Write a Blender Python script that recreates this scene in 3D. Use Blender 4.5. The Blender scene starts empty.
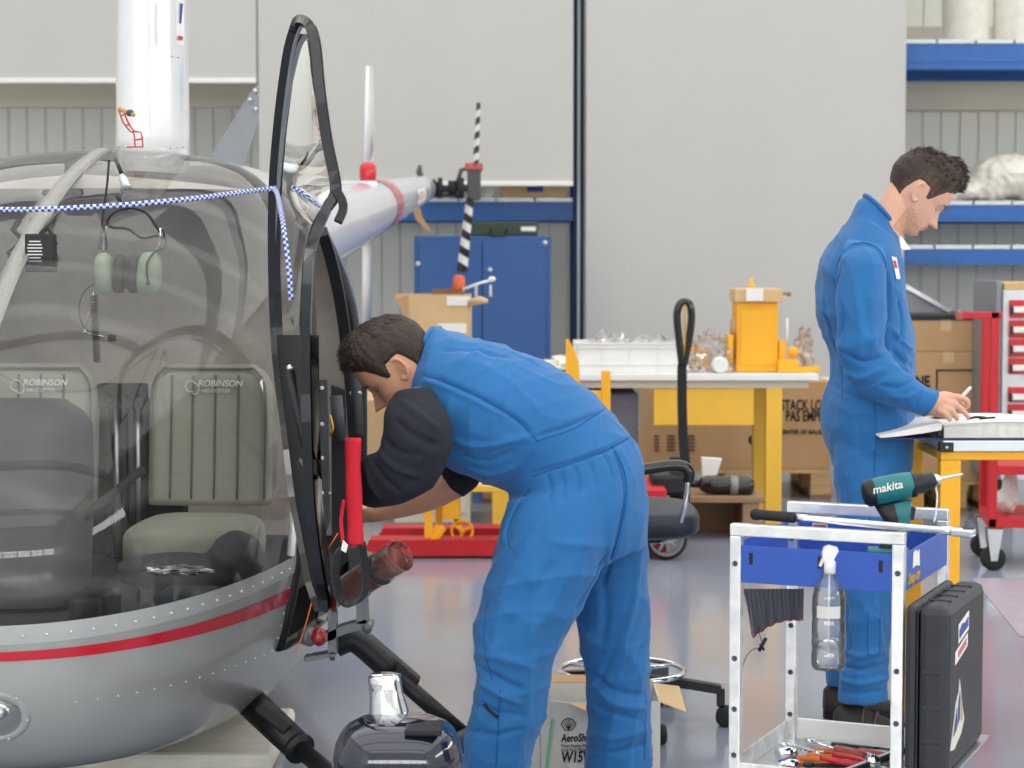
import bpy, bmesh, math, random
import numpy as np
from mathutils import Vector, Matrix, noise
from mathutils.bvhtree import BVHTree
from mathutils.kdtree import KDTree

random.seed(7)
PI = math.pi
SC = bpy.context.scene
COL = SC.collection

# ------------------------------------------------------------------ camera
F = 2100.0
PITCH = math.radians(3.6)
CAMZ = 1.44
cam_d = bpy.data.cameras.new('camera')
cam_d.sensor_width = 36.0
cam_d.lens = F / 1024.0 * 36.0
cam_d.clip_end = 200
cam_d.dof.use_dof = True
cam_d.dof.focus_distance = 5.2
cam_d.dof.aperture_fstop = 6.3
cam = bpy.data.objects.new('camera', cam_d)
COL.objects.link(cam)
cam.location = (0, 0, CAMZ)
cam.rotation_euler = (PI / 2 - PITCH, 0, 0)
SC.camera = cam

# ------------------------------------------------------------------ world, lights, exposure
wd = bpy.data.worlds.new('world')
wd.use_nodes = True
SC.world = wd
wd.node_tree.nodes['Background'].inputs[0].default_value = (0.80, 0.90, 1.0, 1)
wd.node_tree.nodes['Background'].inputs[1].default_value = 0.9
def area(name, loc, rot, sx, sy, power, col=(1, 1, 1)):
    l = bpy.data.lights.new(name, 'AREA')
    l.shape = 'RECTANGLE'; l.size = sx; l.size_y = sy; l.energy = power; l.color = col
    o = bpy.data.objects.new(name, l); COL.objects.link(o)
    o.location = loc; o.rotation_euler = rot
    return o
area('skylight', (0, 3.9, 7.1), (0, 0, 0), 17.4, 25.4, 2000, (1.0, 0.985, 0.95))
SC.view_settings.view_transform = 'Standard'
SC.view_settings.look = 'None'
SC.view_settings.gamma = 1.0
SC.view_settings.exposure = 0.1
SC.view_settings.use_curve_mapping = False

def at(px, py, D):
    dx = (px - 512.0) / F
    dy = (384.0 - py) / F
    c, s = math.cos(PITCH), math.sin(PITCH)
    ry = c + dy * s
    rz = -s + dy * c
    return Vector((dx / ry * D, D, CAMZ + rz / ry * D))

# ------------------------------------------------------------------ materials
def lin(v):
    v /= 255.0
    return v / 12.92 if v <= 0.04045 else ((v + 0.055) / 1.055) ** 2.4
def rgb(r, g, b):
    return (lin(r), lin(g), lin(b), 1.0)
MATS = {}
def mat(name, col, rough=0.5, metal=0.0, var=0.06, scale=12.0, bump=0.0, bscale=80.0, coat=0.0, spec=0.5,
        trans=0.0, ior=1.45, sss=0.0, emit=None, estr=0.0, sheen=0.0, alpha=1.0, stretch=None):
    m = bpy.data.materials.new(name)
    m.use_nodes = True
    nt = m.node_tree
    b = nt.nodes['Principled BSDF']
    b.inputs['Base Color'].default_value = rgb(*col)
    b.inputs['Roughness'].default_value = rough
    b.inputs['Metallic'].default_value = metal
    b.inputs['Coat Weight'].default_value = coat
    b.inputs['Coat Roughness'].default_value = 0.06
    b.inputs['Specular IOR Level'].default_value = spec
    b.inputs['Transmission Weight'].default_value = trans
    b.inputs['IOR'].default_value = ior
    b.inputs['Alpha'].default_value = alpha
    b.inputs['Sheen Weight'].default_value = sheen
    if sss:
        b.inputs['Subsurface Weight'].default_value = sss
        b.inputs['Subsurface Radius'].default_value = (0.012, 0.005, 0.003)
        b.inputs['Subsurface Scale'].default_value = 1.0
    if emit:
        b.inputs['Emission Color'].default_value = rgb(*emit)
        b.inputs['Emission Strength'].default_value = estr
    tc = nt.nodes.new('ShaderNodeTexCoord')
    src = tc.outputs['Object']
    if stretch:
        mp = nt.nodes.new('ShaderNodeMapping'); mp.inputs['Scale'].default_value = stretch
        nt.links.new(src, mp.inputs[0]); src = mp.outputs[0]
    if var:
        n = nt.nodes.new('ShaderNodeTexNoise')
        n.inputs['Scale'].default_value = scale; n.inputs['Detail'].default_value = 5
        nt.links.new(src, n.inputs['Vector'])
        mr = nt.nodes.new('ShaderNodeMapRange')
        mr.inputs[1].default_value = 0.25; mr.inputs[2].default_value = 0.75
        mr.inputs[3].default_value = 1 - var; mr.inputs[4].default_value = 1 + var
        nt.links.new(n.outputs['Fac'], mr.inputs[0])
        hs = nt.nodes.new('ShaderNodeHueSaturation')
        hs.inputs['Color'].default_value = rgb(*col)
        nt.links.new(mr.outputs[0], hs.inputs['Value'])
        nt.links.new(hs.outputs[0], b.inputs['Base Color'])
        m['hs'] = hs.name
    if bump:
        n2 = nt.nodes.new('ShaderNodeTexNoise')
        n2.inputs['Scale'].default_value = bscale; n2.inputs['Detail'].default_value = 3
        nt.links.new(src, n2.inputs['Vector'])
        bp = nt.nodes.new('ShaderNodeBump'); bp.inputs['Strength'].default_value = bump
        bp.inputs['Distance'].default_value = 0.004
        nt.links.new(n2.outputs['Fac'], bp.inputs['Height'])
        nt.links.new(bp.outputs[0], b.inputs['Normal'])
    MATS[name] = m
    return m

def clear_mat(name, tint, refl=1.0, haze=0.0, hazecol=(200, 200, 200), ior=1.5, rough=0.0, streak=0.0):
    """thin transparent sheet: transparent + fresnel gloss + a little surface haze"""
    m = bpy.data.materials.new(name); m.use_nodes = True
    nt = m.node_tree; nt.nodes.clear()
    out = nt.nodes.new('ShaderNodeOutputMaterial')
    tr = nt.nodes.new('ShaderNodeBsdfTransparent'); tr.inputs[0].default_value = (*tint, 1)
    gl = nt.nodes.new('ShaderNodeBsdfGlossy'); gl.inputs['Roughness'].default_value = rough
    gl.inputs['Color'].default_value = (1, 1, 1, 1)
    fr = nt.nodes.new('ShaderNodeFresnel'); fr.inputs['IOR'].default_value = ior
    mx = nt.nodes.new('ShaderNodeMixShader')
    if refl != 1.0:
        ml = nt.nodes.new('ShaderNodeMath'); ml.operation = 'MULTIPLY'; ml.inputs[1].default_value = refl
        ml.use_clamp = True
        nt.links.new(fr.outputs[0], ml.inputs[0]); f = ml.outputs[0]
    else:
        f = fr.outputs[0]
    base = tr.outputs[0]
    if haze:
        df = nt.nodes.new('ShaderNodeBsdfDiffuse'); df.inputs[0].default_value = rgb(*hazecol)
        tl = nt.nodes.new('ShaderNodeBsdfTranslucent'); tl.inputs[0].default_value = rgb(*hazecol)
        ad = nt.nodes.new('ShaderNodeMixShader'); ad.inputs[0].default_value = 0.5
        nt.links.new(df.outputs[0], ad.inputs[1]); nt.links.new(tl.outputs[0], ad.inputs[2])
        m2 = nt.nodes.new('ShaderNodeMixShader')
        # swirling haze
        tc = nt.nodes.new('ShaderNodeTexCoord')
        wv = nt.nodes.new('ShaderNodeTexNoise'); wv.inputs['Scale'].default_value = 3.0
        wv.inputs['Detail'].default_value = 6; wv.inputs['Distortion'].default_value = 1.5
        nt.links.new(tc.outputs['Object'], wv.inputs['Vector'])
        mr = nt.nodes.new('ShaderNodeMapRange')
        mr.inputs[1].default_value = 0.3; mr.inputs[2].default_value = 0.7
        mr.inputs[3].default_value = haze * 0.5; mr.inputs[4].default_value = haze * 1.5
        nt.links.new(wv.outputs['Fac'], mr.inputs[0])
        hz = mr.outputs[0]
        if streak:   # ring-shaped streaks of extra haze
            w2 = nt.nodes.new('ShaderNodeTexWave'); w2.inputs['Scale'].default_value = 1.6; w2.inputs['Distortion'].default_value = 7.0
            w2.inputs['Detail'].default_value = 1.5; w2.inputs['Detail Scale'].default_value = 0.8; w2.wave_type = 'RINGS'
            nt.links.new(tc.outputs['Object'], w2.inputs['Vector'])
            m3 = nt.nodes.new('ShaderNodeMapRange'); m3.inputs[1].default_value = 0.80; m3.inputs[2].default_value = 1.0
            m3.inputs[3].default_value = 0.0; m3.inputs[4].default_value = streak
            nt.links.new(w2.outputs['Fac'], m3.inputs[0])
            m4 = nt.nodes.new('ShaderNodeMath'); m4.operation = 'MULTIPLY_ADD'
            nt.links.new(m3.outputs[0], m4.inputs[0]); nt.links.new(wv.outputs['Fac'], m4.inputs[1]); nt.links.new(hz, m4.inputs[2]); hz = m4.outputs[0]
        nt.links.new(hz, m2.inputs[0])
        nt.links.new(tr.outputs[0], m2.inputs[1]); nt.links.new(ad.outputs[0], m2.inputs[2])
        base = m2.outputs[0]
    nt.links.new(f, mx.inputs[0]); nt.links.new(base, mx.inputs[1]); nt.links.new(gl.outputs[0], mx.inputs[2])
    nt.links.new(mx.outputs[0], out.inputs[0])
    MATS[name] = m
    return m

M = MATS
mat('curtain', (195, 193, 190), 0.9, var=0.015, scale=1.5)
mat('white_bar', (236, 235, 230), 0.5)
mat('cream_beam', (205, 198, 182), 0.45, var=0.04, scale=2)
mat('ceiling', (190, 192, 195), 0.8)
mat('rack_blue', (48, 104, 178), 0.4, var=0.08)
mat('rack_navy', (28, 52, 96), 0.5)
mat('steel', (196, 200, 204), 0.35, 0.85, var=0.04)
mat('galv', (205, 208, 212), 0.4, 0.5, var=0.05)
mat('cabinet_blue', (52, 92, 152), 0.5, var=0.04, scale=3)
mat('cardboard', (196, 158, 116), 0.85, var=0.05, scale=6)
mat('cardboard_pale', (214, 182, 138), 0.85, var=0.05, scale=6)
mat('cardboard_dark', (150, 116, 84), 0.9)
mat('paper', (238, 236, 232), 0.8, var=0.02)
mat('paper_grey', (214, 212, 206), 0.8, var=0.06)
mat('ink', (42, 38, 36), 0.8, var=0)
mat('ink_brown', (104, 76, 54), 0.8, var=0)
mat('yellow', (246, 178, 36), 0.45, var=0.05, scale=5)
mat('yellow_pale', (240, 190, 66), 0.5, var=0.06, scale=5)
mat('white_plastic', (236, 236, 234), 0.35, var=0.03)
mat('foam_white', (238, 234, 222), 0.8, var=0.08, bump=0.4, bscale=25)
mat('black', (26, 27, 30), 0.45, var=0.05)
mat('black_gloss', (20, 21, 25), 0.15, coat=0.5, var=0.03)
mat('black_rough', (38, 38, 42), 0.8, var=0.08, bump=0.3, bscale=200)
mat('rubber', (34, 34, 35), 0.75, var=0.08)
mat('red', (200, 28, 40), 0.35, coat=0.4, var=0.05)
mat('red_paint', (196, 34, 44), 0.4, var=0.08)
mat('red_fabric', (206, 30, 48), 0.8, var=0.07, bump=0.2, bscale=300)
mat('wood', (206, 172, 124), 0.75, var=0.14, scale=6, stretch=(1, 1, 8))
mat('wood_dark', (150, 122, 92), 0.8, var=0.14, scale=6)
mat('dark_gap', (58, 54, 52), 0.9)
mat('olive', (62, 74, 62), 0.7)
mat('orange', (228, 116, 40), 0.4)
mat('orange_dull', (214, 96, 60), 0.6)
mat('chrome', (226, 228, 232), 0.09, 1.0, var=0.03, scale=20)
mat('chrome_scuffed', (240, 240, 240), 0.22, 0.62, var=0.16, scale=26, bump=0.15, bscale=40)
mat('tray_blue', (50, 88, 178), 0.4, var=0.08, scale=14)
mat('hull_silver', (186, 186, 182), 0.36, 0.4, var=0.03, scale=3, coat=0.7)
mat('hull_rim', (208, 208, 204), 0.35, 0.35, var=0.03, coat=0.4)
mat('hull_white', (232, 234, 238), 0.2, 0.1, var=0.02, coat=0.8)
mat('stripe_red', (202, 26, 48), 0.25, coat=0.8, var=0.02)
mat('boom_white', (226, 228, 236), 0.25, 0.1, coat=0.6, var=0.03)
mat('grey_plate', (140, 142, 148), 0.5, 0.4, var=0.05)
mat('felt', (206, 197, 188), 0.95, var=0.14, scale=9, bump=0.4, bscale=120)
mat('seat', (158, 156, 144), 0.6, var=0.06, bump=0.15, bscale=150)
mat('seat_dark', (104, 104, 98), 0.7)
mat('cabin_grey', (78, 80, 84), 0.6, var=0.1)
mat('cabin_dark', (44, 46, 50), 0.7, var=0.12)
mat('headset_green', (176, 196, 166), 0.35, coat=0.3, var=0.03)
mat('rope_blue', (48, 84, 176), 0.8, bump=0.3)
mat('rope_white', (226, 230, 240), 0.8)
mat('navy_gloss', (24, 29, 50), 0.08, coat=1.0, var=0.05)
mat('coverall', (34, 106, 168), 0.78, var=0.05, scale=9, bump=0.25, bscale=420, sheen=0.15)
mat('seam', (20, 84, 150), 0.8, var=0)
mat('sweater', (34, 36, 46), 0.9, var=0.08, bump=0.3, bscale=300)
mat('skin', (222, 172, 148), 0.5, var=0.05, scale=30, sss=0.25, bump=0.08, bscale=300)
mat('skin_tan', (214, 160, 130), 0.48, var=0.05, scale=30, sss=0.25, bump=0.08, bscale=300)
mat('stubble', (202, 154, 131), 0.55, var=0.12, scale=120, sss=0.15)
mat('lips', (196, 134, 118), 0.4, var=0.03, sss=0.2)
mat('hair', (52, 38, 30), 0.5, var=0.35, scale=60, bump=0.6, bscale=160, stretch=(1, 1, 1))
mat('hair_fade', (82, 63, 53), 0.7, var=0.25, scale=160)
mat('eye_white', (226, 222, 216), 0.2, var=0)
mat('shoe', (52, 46, 46), 0.7, var=0.2, scale=40)
mat('shoe_suede', (104, 90, 82), 0.85, var=0.12)
mat('sole', (40, 38, 40), 0.8)
mat('teal', (30, 112, 118), 0.4, var=0.04)
mat('case_black', (46, 48, 54), 0.5, var=0.06, bump=0.2, bscale=300)
mat('cloth_dark', (108, 109, 118), 0.9, var=0.1, bump=0.3)
mat('desk_white', (226, 230, 236), 0.35, var=0.02)
mat('binder_navy', (34, 44, 90), 0.5)
mat('label_blue', (52, 78, 168), 0.5, var=0)
mat('wheel_grey', (150, 150, 150), 0.5)
mat('stool_pad', (38, 42, 56), 0.45)
mat('burgundy', (176, 86, 78), 0.35, 0.1, var=0.2, scale=14)
mat('lamp_glow', (255, 250, 240), 0.5, var=0, emit=(255, 252, 244), estr=14.0)
mat('window_and_strip_glow', (240, 248, 255), 0.5, var=0, emit=(250, 249, 246), estr=8.0)
mat('strip_metal', (152, 152, 146), 0.4, 0.3)
mat('bracket_grey', (118, 122, 126), 0.4, 0.4, var=0.1)
mat('lamp_red', (150, 22, 34), 0.15, coat=0.6)
mat('gold', (200, 160, 60), 0.4)
clear_mat('windshield', (0.90, 0.905, 0.90), refl=0.8, haze=0.045, hazecol=(214, 210, 204), streak=0.22)
clear_mat('door_pane', (0.93, 0.94, 0.96), refl=1.3, haze=0.07, hazecol=(205, 210, 225))
clear_mat('film', (0.92, 0.92, 0.92), refl=1.6, haze=0.12, hazecol=(230, 228, 222))
clear_mat('pet', (0.96, 0.97, 0.975), refl=1.2, haze=0.20, hazecol=(225, 232, 236))
clear_mat('lens', (0.95, 0.95, 0.95), refl=1.8)

def floor_material():
    m = bpy.data.materials.new('floor_epoxy'); m.use_nodes = True
    nt = m.node_tree; b = nt.nodes['Principled BSDF']
    tc = nt.nodes.new('ShaderNodeTexCoord')
    n = nt.nodes.new('ShaderNodeTexNoise'); n.inputs['Scale'].default_value = 0.7; n.inputs['Detail'].default_value = 7
    nt.links.new(tc.outputs['Object'], n.inputs['Vector'])
    cr = nt.nodes.new('ShaderNodeValToRGB')
    cr.color_ramp.elements[0].position = 0.3; cr.color_ramp.elements[0].color = rgb(138, 145, 160)
    cr.color_ramp.elements[1].position = 0.7; cr.color_ramp.elements[1].color = rgb(152, 158, 172)
    nt.links.new(n.outputs['Fac'], cr.inputs[0])
    nt.links.new(cr.outputs[0], b.inputs['Base Color'])
    b.inputs['Roughness'].default_value = 0.13
    b.inputs['Specular IOR Level'].default_value = 0.5
    n2 = nt.nodes.new('ShaderNodeTexNoise'); n2.inputs['Scale'].default_value = 3; n2.inputs['Detail'].default_value = 4
    nt.links.new(tc.outputs['Object'], n2.inputs['Vector'])
    bp = nt.nodes.new('ShaderNodeBump'); bp.inputs['Strength'].default_value = 0.03; bp.inputs['Distance'].default_value = 0.02
    nt.links.new(n2.outputs['Fac'], bp.inputs['Height']); nt.links.new(bp.outputs[0], b.inputs['Normal'])
    MATS['floor'] = m
floor_material()
def wall_material():
    m = bpy.data.materials.new('wall_cladding'); m.use_nodes = True
    nt = m.node_tree; b = nt.nodes['Principled BSDF']
    tc = nt.nodes.new('ShaderNodeTexCoord')
    sx = nt.nodes.new('ShaderNodeSeparateXYZ'); nt.links.new(tc.outputs['Object'], sx.inputs[0])
    md = nt.nodes.new('ShaderNodeMath'); md.operation = 'PINGPONG'; md.inputs[1].default_value = 0.075
    nt.links.new(sx.outputs['X'], md.inputs[0])
    mr = nt.nodes.new('ShaderNodeMapRange'); mr.inputs[1].default_value = 0.0; mr.inputs[2].default_value = 0.012
    nt.links.new(md.outputs[0], mr.inputs[0])
    mx = nt.nodes.new('ShaderNodeMix'); mx.data_type = 'RGBA'
    mx.inputs['A'].default_value = rgb(212, 213, 207); mx.inputs['B'].default_value = rgb(228, 228, 220)
    nt.links.new(mr.outputs[0], mx.inputs['Factor']); nt.links.new(mx.outputs['Result'], b.inputs['Base Color'])
    b.inputs['Roughness'].default_value = 0.5
    bp = nt.nodes.new('ShaderNodeBump'); bp.inputs['Strength'].default_value = 0.6; bp.inputs['Distance'].default_value = 0.02
    nt.links.new(mr.outputs[0], bp.inputs['Height']); nt.links.new(bp.outputs[0], b.inputs['Normal'])
    MATS['cladding'] = m
wall_material()

# ------------------------------------------------------------------ mesh helpers (all geometry in world coordinates)
class MB:
    def __init__(s):
        s.v = []; s.f = []; s.mi = []; s.sm = []; s.mats = []
    def midx(s, m):
        if m is None: m = 'steel'
        if m not in s.mats: s.mats.append(m)
        return s.mats.index(m)
    def add(s, vs, fs, m=None, smooth=True):
        o = len(s.v); s.v.extend(Vector(p) for p in vs)
        k = s.midx(m) if m else (0 if s.mats else 0)
        for f in fs:
            s.f.append(tuple(i + o for i in f)); s.mi.append(k); s.sm.append(smooth)
        return s
    def box(s, c, size, R=None, m=None, bev=0.0, seg=2):
        bm = bmesh.new(); bmesh.ops.create_cube(bm, size=1.0)
        bmesh.ops.scale(bm, vec=size, verts=bm.verts)
        if bev > 0:
            bmesh.ops.bevel(bm, geom=bm.edges[:], offset=min(bev, min(size) * 0.49), segments=seg, profile=0.5, affect='EDGES')
        c = Vector(c)
        bm.verts.index_update()
        vs = [((R @ v.co) if R else v.co) + c for v in bm.verts]
        fs = [[v.index for v in f.verts] for f in bm.faces]
        bm.free()
        return s.add(vs, fs, m, False)
    def bx(s, x0, x1, y0, y1, z0, z1, m=None, bev=0.0):
        return s.box(((x0 + x1) / 2, (y0 + y1) / 2, (z0 + z1) / 2), (abs(x1 - x0), abs(y1 - y0), abs(z1 - z0)), None, m, bev)
    def rings(s, rings, m=None, closed=True, cap=True, smooth=True, loop=False):
        n = len(rings[0]); vs = [p for r in rings for p in r]; fs = []
        R = len(rings)
        for i in range(R if loop else R - 1):
            a = i * n; b = ((i + 1) % R) * n
            for j in range(n if closed else n - 1):
                k = (j + 1) % n
                fs.append((a + j, a + k, b + k, b + j))
        if cap and not loop and closed:
            fs.append(tuple(range(n - 1, -1, -1))); fs.append(tuple((R - 1) * n + j for j in range(n)))
        return s.add(vs, fs, m, smooth)
    def tube(s, pts, r, m=None, n=12, closed=False, flat=None, up=None):
        pts = [Vector(p) for p in pts]
        N = len(pts); rs = r if isinstance(r, (list, tuple)) else [r] * N
        rings = []; prev = None
        for i, p in enumerate(pts):
            if closed: t = pts[(i + 1) % N] - pts[i - 1]
            else: t = pts[min(i + 1, N - 1)] - pts[max(i - 1, 0)]
            if t.length < 1e-9: t = Vector((0, 0, 1))
            t.normalize()
            if up is not None: u = Vector(up)
            elif prev is not None: u = prev
            else: u = Vector((0, 0, 1)) if abs(t.z) < 0.9 else Vector((1, 0, 0))
            u = (u - t * u.dot(t))
            if u.length < 1e-6: u = t.orthogonal()
            u.normalize(); prev = u; w = t.cross(u)
            fl = flat if flat else 1.0
            rings.append([p + (u * math.cos(2 * PI * k / n) + w * math.sin(2 * PI * k / n) * fl) * rs[i] for k in range(n)])
        return s.rings(rings, m, cap=not closed, loop=closed)
    def strip(s, pts, a, b, m=None, up=(0, 0, 1), closed=False):
        """rectangular bar swept along pts: a = half size along up, b = half size across"""
        pts = [Vector(p) for p in pts]; N = len(pts); rings = []
        for i, p in enumerate(pts):
            t = (pts[(i + 1) % N] - pts[i - 1]) if closed else (pts[min(i + 1, N - 1)] - pts[max(i - 1, 0)])
            t.normalize(); u = Vector(up) - t * Vector(up).dot(t)
            if u.length < 1e-6: u = t.orthogonal()
            u.normalize(); w = t.cross(u)
            rings.append([p + u * a + w * b, p - u * a + w * b, p - u * a - w * b, p + u * a - w * b])
        return s.rings(rings, m, cap=not closed, loop=closed, smooth=False)
    def cyl(s, p0, p1, r0, r1=None, m=None, n=20):
        return s.tube([p0, p1], [r0, r0 if r1 is None else r1], m, n)
    def lathe(s, c, axis, prof, m=None, n=28, smooth=True, cap=True):
        """prof: (distance along axis, radius)"""
        a = Vector(axis).normalized(); u = a.orthogonal().normalized(); w = a.cross(u); c = Vector(c)
        rings = [[c + a * h + (u * math.cos(2 * PI * k / n) + w * math.sin(2 * PI * k / n)) * max(r, 1e-5) for k in range(n)] for h, r in prof]
        return s.rings(rings, m, smooth=smooth, cap=cap)
    def ell(s, c, rx, ry, rz, m=None, R=None, nu=24, nv=16, p=1.0):
        vs = []; fs = []; c = Vector(c)
        def sp(x): return math.copysign(abs(x) ** p, x)
        for i in range(nv + 1):
            a = -PI / 2 + PI * i / nv
            for j in range(nu):
                b = 2 * PI * j / nu
                q = Vector((rx * sp(math.cos(a)) * sp(math.cos(b)), ry * sp(math.cos(a)) * sp(math.sin(b)), rz * sp(math.sin(a))))
                vs.append((R @ q if R else q) + c)
        for i in range(nv):
            for j in range(nu):
                k = (j + 1) % nu
                fs.append((i * nu + j, i * nu + k, (i + 1) * nu + k, (i + 1) * nu + j))
        return s.add(vs, fs, m)
    def prism(s, poly, d, m=None, smooth=False):
        """poly: 3D points of a planar outline, extruded by vector d"""
        n = len(poly); d = Vector(d)
        vs = [Vector(p) for p in poly] + [Vector(p) + d for p in poly]
        fs = [tuple(range(n - 1, -1, -1)), tuple(range(n, 2 * n))]
        for i in range(n):
            k = (i + 1) % n; fs.append((i, k, n + k, n + i))
        return s.add(vs, fs, m, smooth)
    def grid(s, fn, nu, nv, m=None, thick=None):
        P = [[Vector(fn(i / nu, j / nv)) for j in range(nv + 1)] for i in range(nu + 1)]
        vs = [p for r in P for p in r]; w = nv + 1; fs = []
        for i in range(nu):
            for j in range(nv):
                fs.append((i * w + j, (i + 1) * w + j, (i + 1) * w + j + 1, i * w + j + 1))
        return s.add(vs, fs, m)

WORLD = {}
def wmat(o):
    return WORLD.get(o.name, Matrix.Identity(4))
def tag(o, label=None, cat=None, group=None, kind=None):
    if label: o['label'] = label
    if cat: o['category'] = cat
    if group: o['group'] = group
    if kind: o['kind'] = kind
    return o
def build(name, mb, m=None, parent=None, label=None, cat=None, group=None, kind=None, loc=None, mesh=None, fix=True):
    if mesh is None:
        me = bpy.data.meshes.new(name)
        me.from_pydata([tuple(p) for p in mb.v], [], mb.f)
        mats = mb.mats if mb.mats else [m or 'steel']
        for k in mats: me.materials.append(MATS[k])
        me.polygons.foreach_set('material_index', mb.mi)
        me.polygons.foreach_set('use_smooth', mb.sm)
        if fix:
            bm = bmesh.new(); bm.from_mesh(me); bmesh.ops.recalc_face_normals(bm, faces=bm.faces); bm.to_mesh(me); bm.free()
    else:
        me = mesh
        if m:
            me.materials.clear(); me.materials.append(MATS[m])
    o = bpy.data.objects.new(name, me); COL.objects.link(o)
    if parent is not None:
        o.parent = parent
        W = wmat(parent).copy()
        me.transform(W.inverted())
        WORLD[o.name] = W
    else:
        if loc is None:
            n = len(me.vertices); co = np.empty(n * 3); me.vertices.foreach_get('co', co); co = co.reshape(-1, 3)
            lo, hi = co.min(0), co.max(0); loc = ((lo[0] + hi[0]) / 2, (lo[1] + hi[1]) / 2, lo[2])
        T = Matrix.Translation(Vector(loc)); me.transform(T.inverted()); o.matrix_world = T; o.location = loc
        WORLD[o.name] = T
    me.update()
    return tag(o, label, cat, group, kind)
def thing(name, loc, label, cat, group=None, rz=0.0, kind=None):
    o = bpy.data.objects.new(name, None); COL.objects.link(o)
    o.location = loc; o.rotation_euler = (0, 0, rz); o.empty_display_size = 0.1
    WORLD[o.name] = Matrix.Translation(Vector(loc)) @ Matrix.Rotation(rz, 4, 'Z')
    return tag(o, label, cat, group, kind)
def copy_tree(o, dloc=None, parent=None, label=None, rz=0.0):
    c = o.copy(); COL.objects.link(c)
    if parent is not None: c.parent = parent
    else:
        if dloc is not None: c.location = Vector(o.location) + Vector(dloc)
        c.rotation_euler = (o.rotation_euler[0], o.rotation_euler[1], o.rotation_euler[2] + rz)
        WORLD[c.name] = Matrix.Translation(c.location) @ Matrix.Rotation(c.rotation_euler[2], 4, 'Z')
    if label: c['label'] = label
    for ch in list(CHILD.get(o.name, [])) or [x for x in COL.objects if x.parent == o]:
        copy_tree(ch, None, c)
    return c
CHILD = {}
def text(name, body, size, origin, xd, ud, m, parent, ext=0.0006, align='LEFT', bold=0.0, shear=0.0, label=None, sx=1.0):
    cu = bpy.data.curves.new(name, 'FONT'); cu.body = body; cu.size = size; cu.extrude = ext
    cu.align_x = align; cu.offset = bold; cu.shear = shear; cu.resolution_u = 3
    t = bpy.data.objects.new(name, cu); COL.objects.link(t)
    dg = bpy.context.evaluated_depsgraph_get()
    me = bpy.data.meshes.new_from_object(t.evaluated_get(dg))
    bpy.data.objects.remove(t); bpy.data.curves.remove(cu)
    xd = Vector(xd).normalized(); ud = Vector(ud).normalized(); nd = xd.cross(ud)
    R = Matrix((xd * sx, ud, nd)).transposed().to_4x4()
    me.transform(Matrix.Translation(Vector(origin)) @ R)
    me.name = name
    return build(name, None, m, parent, label, mesh=me)
def eval_mesh(mb, mods, name='tmp'):
    me = bpy.data.meshes.new(name); me.from_pydata([tuple(p) for p in mb.v], [], mb.f)
    bm = bmesh.new(); bm.from_mesh(me); bmesh.ops.recalc_face_normals(bm, faces=bm.faces); bm.to_mesh(me); bm.free()
    o = bpy.data.objects.new(name, me); COL.objects.link(o)
    for typ, kw in mods:
        md = o.modifiers.new(typ, typ)
        for k, v in kw.items(): setattr(md, k, v)
    dg = bpy.context.evaluated_depsgraph_get(); dg.update()
    out = bpy.data.meshes.new_from_object(o.evaluated_get(dg))
    bpy.data.objects.remove(o); bpy.data.meshes.remove(me)
    out.name = name
    out.polygons.foreach_set('use_smooth', [True] * len(out.polygons))
    return out
def fuse(mb, voxel=0.004, it=6, fac=0.5):
    return eval_mesh(mb, [('REMESH', dict(mode='VOXEL', voxel_size=voxel, use_smooth_shade=True)), ('SMOOTH', dict(factor=fac, iterations=it))])
def coords(me):
    n = len(me.vertices); a = np.empty(n * 3, dtype=np.float64)
    me.vertices.foreach_get('co', a); return a.reshape(-1, 3)
def normals(me):
    n = len(me.vertices); a = np.empty(n * 3, dtype=np.float32)
    me.vertex_normals.foreach_get('vector', a); return a.reshape(-1, 3).astype(np.float64)
def setco(me, a):
    me.vertices.foreach_set('co', a.reshape(-1)); me.update()
def smoothcurve(pts, k=6):
    """Catmull-Rom through tuples"""
    out = []
    P = [np.array(p, dtype=float) for p in pts]; n = len(P)
    for i in range(n - 1):
        p0 = P[max(i - 1, 0)]; p1 = P[i]; p2 = P[i + 1]; p3 = P[min(i + 2, n - 1)]
        for j in range(k):
            t = j / k
            out.append(0.5 * ((2 * p1) + (-p0 + p2) * t + (2 * p0 - 5 * p1 + 4 * p2 - p3) * t * t + (-p0 + 3 * p1 - 3 * p2 + p3) * t ** 3))
    out.append(P[-1])
    return out
def curve3(pts, k=6):
    return [Vector(p) for p in smoothcurve([tuple(p) for p in pts], k)]
def interp(tab, x):
    xs = [t[0] for t in tab]; 
    return float(np.interp(x, xs, [t[1] for t in tab]))
def pchip(tab):
    xs = np.array([t[0] for t in tab]); ys = np.array([t[1] for t in tab])
    h = np.diff(xs); d = np.diff(ys) / h; n = len(xs); m = np.zeros(n)
    for i in range(1, n - 1):
        if d[i - 1] * d[i] > 0:
            w1 = 2 * h[i] + h[i - 1]; w2 = h[i] + 2 * h[i - 1]
            m[i] = (w1 + w2) / (w1 / d[i - 1] + w2 / d[i])
    m[0] = d[0]; m[-1] = d[-1]
    def f(x):
        x = min(max(x, xs[0]), xs[-1]); i = int(min(max(np.searchsorted(xs, x) - 1, 0), n - 2))
        t = (x - xs[i]) / h[i]
        return float((2 * t**3 - 3 * t**2 + 1) * ys[i] + (t**3 - 2 * t**2 + t) * h[i] * m[i] + (-2 * t**3 + 3 * t**2) * ys[i + 1] + (t**3 - t**2) * h[i] * m[i + 1])
    return f

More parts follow.
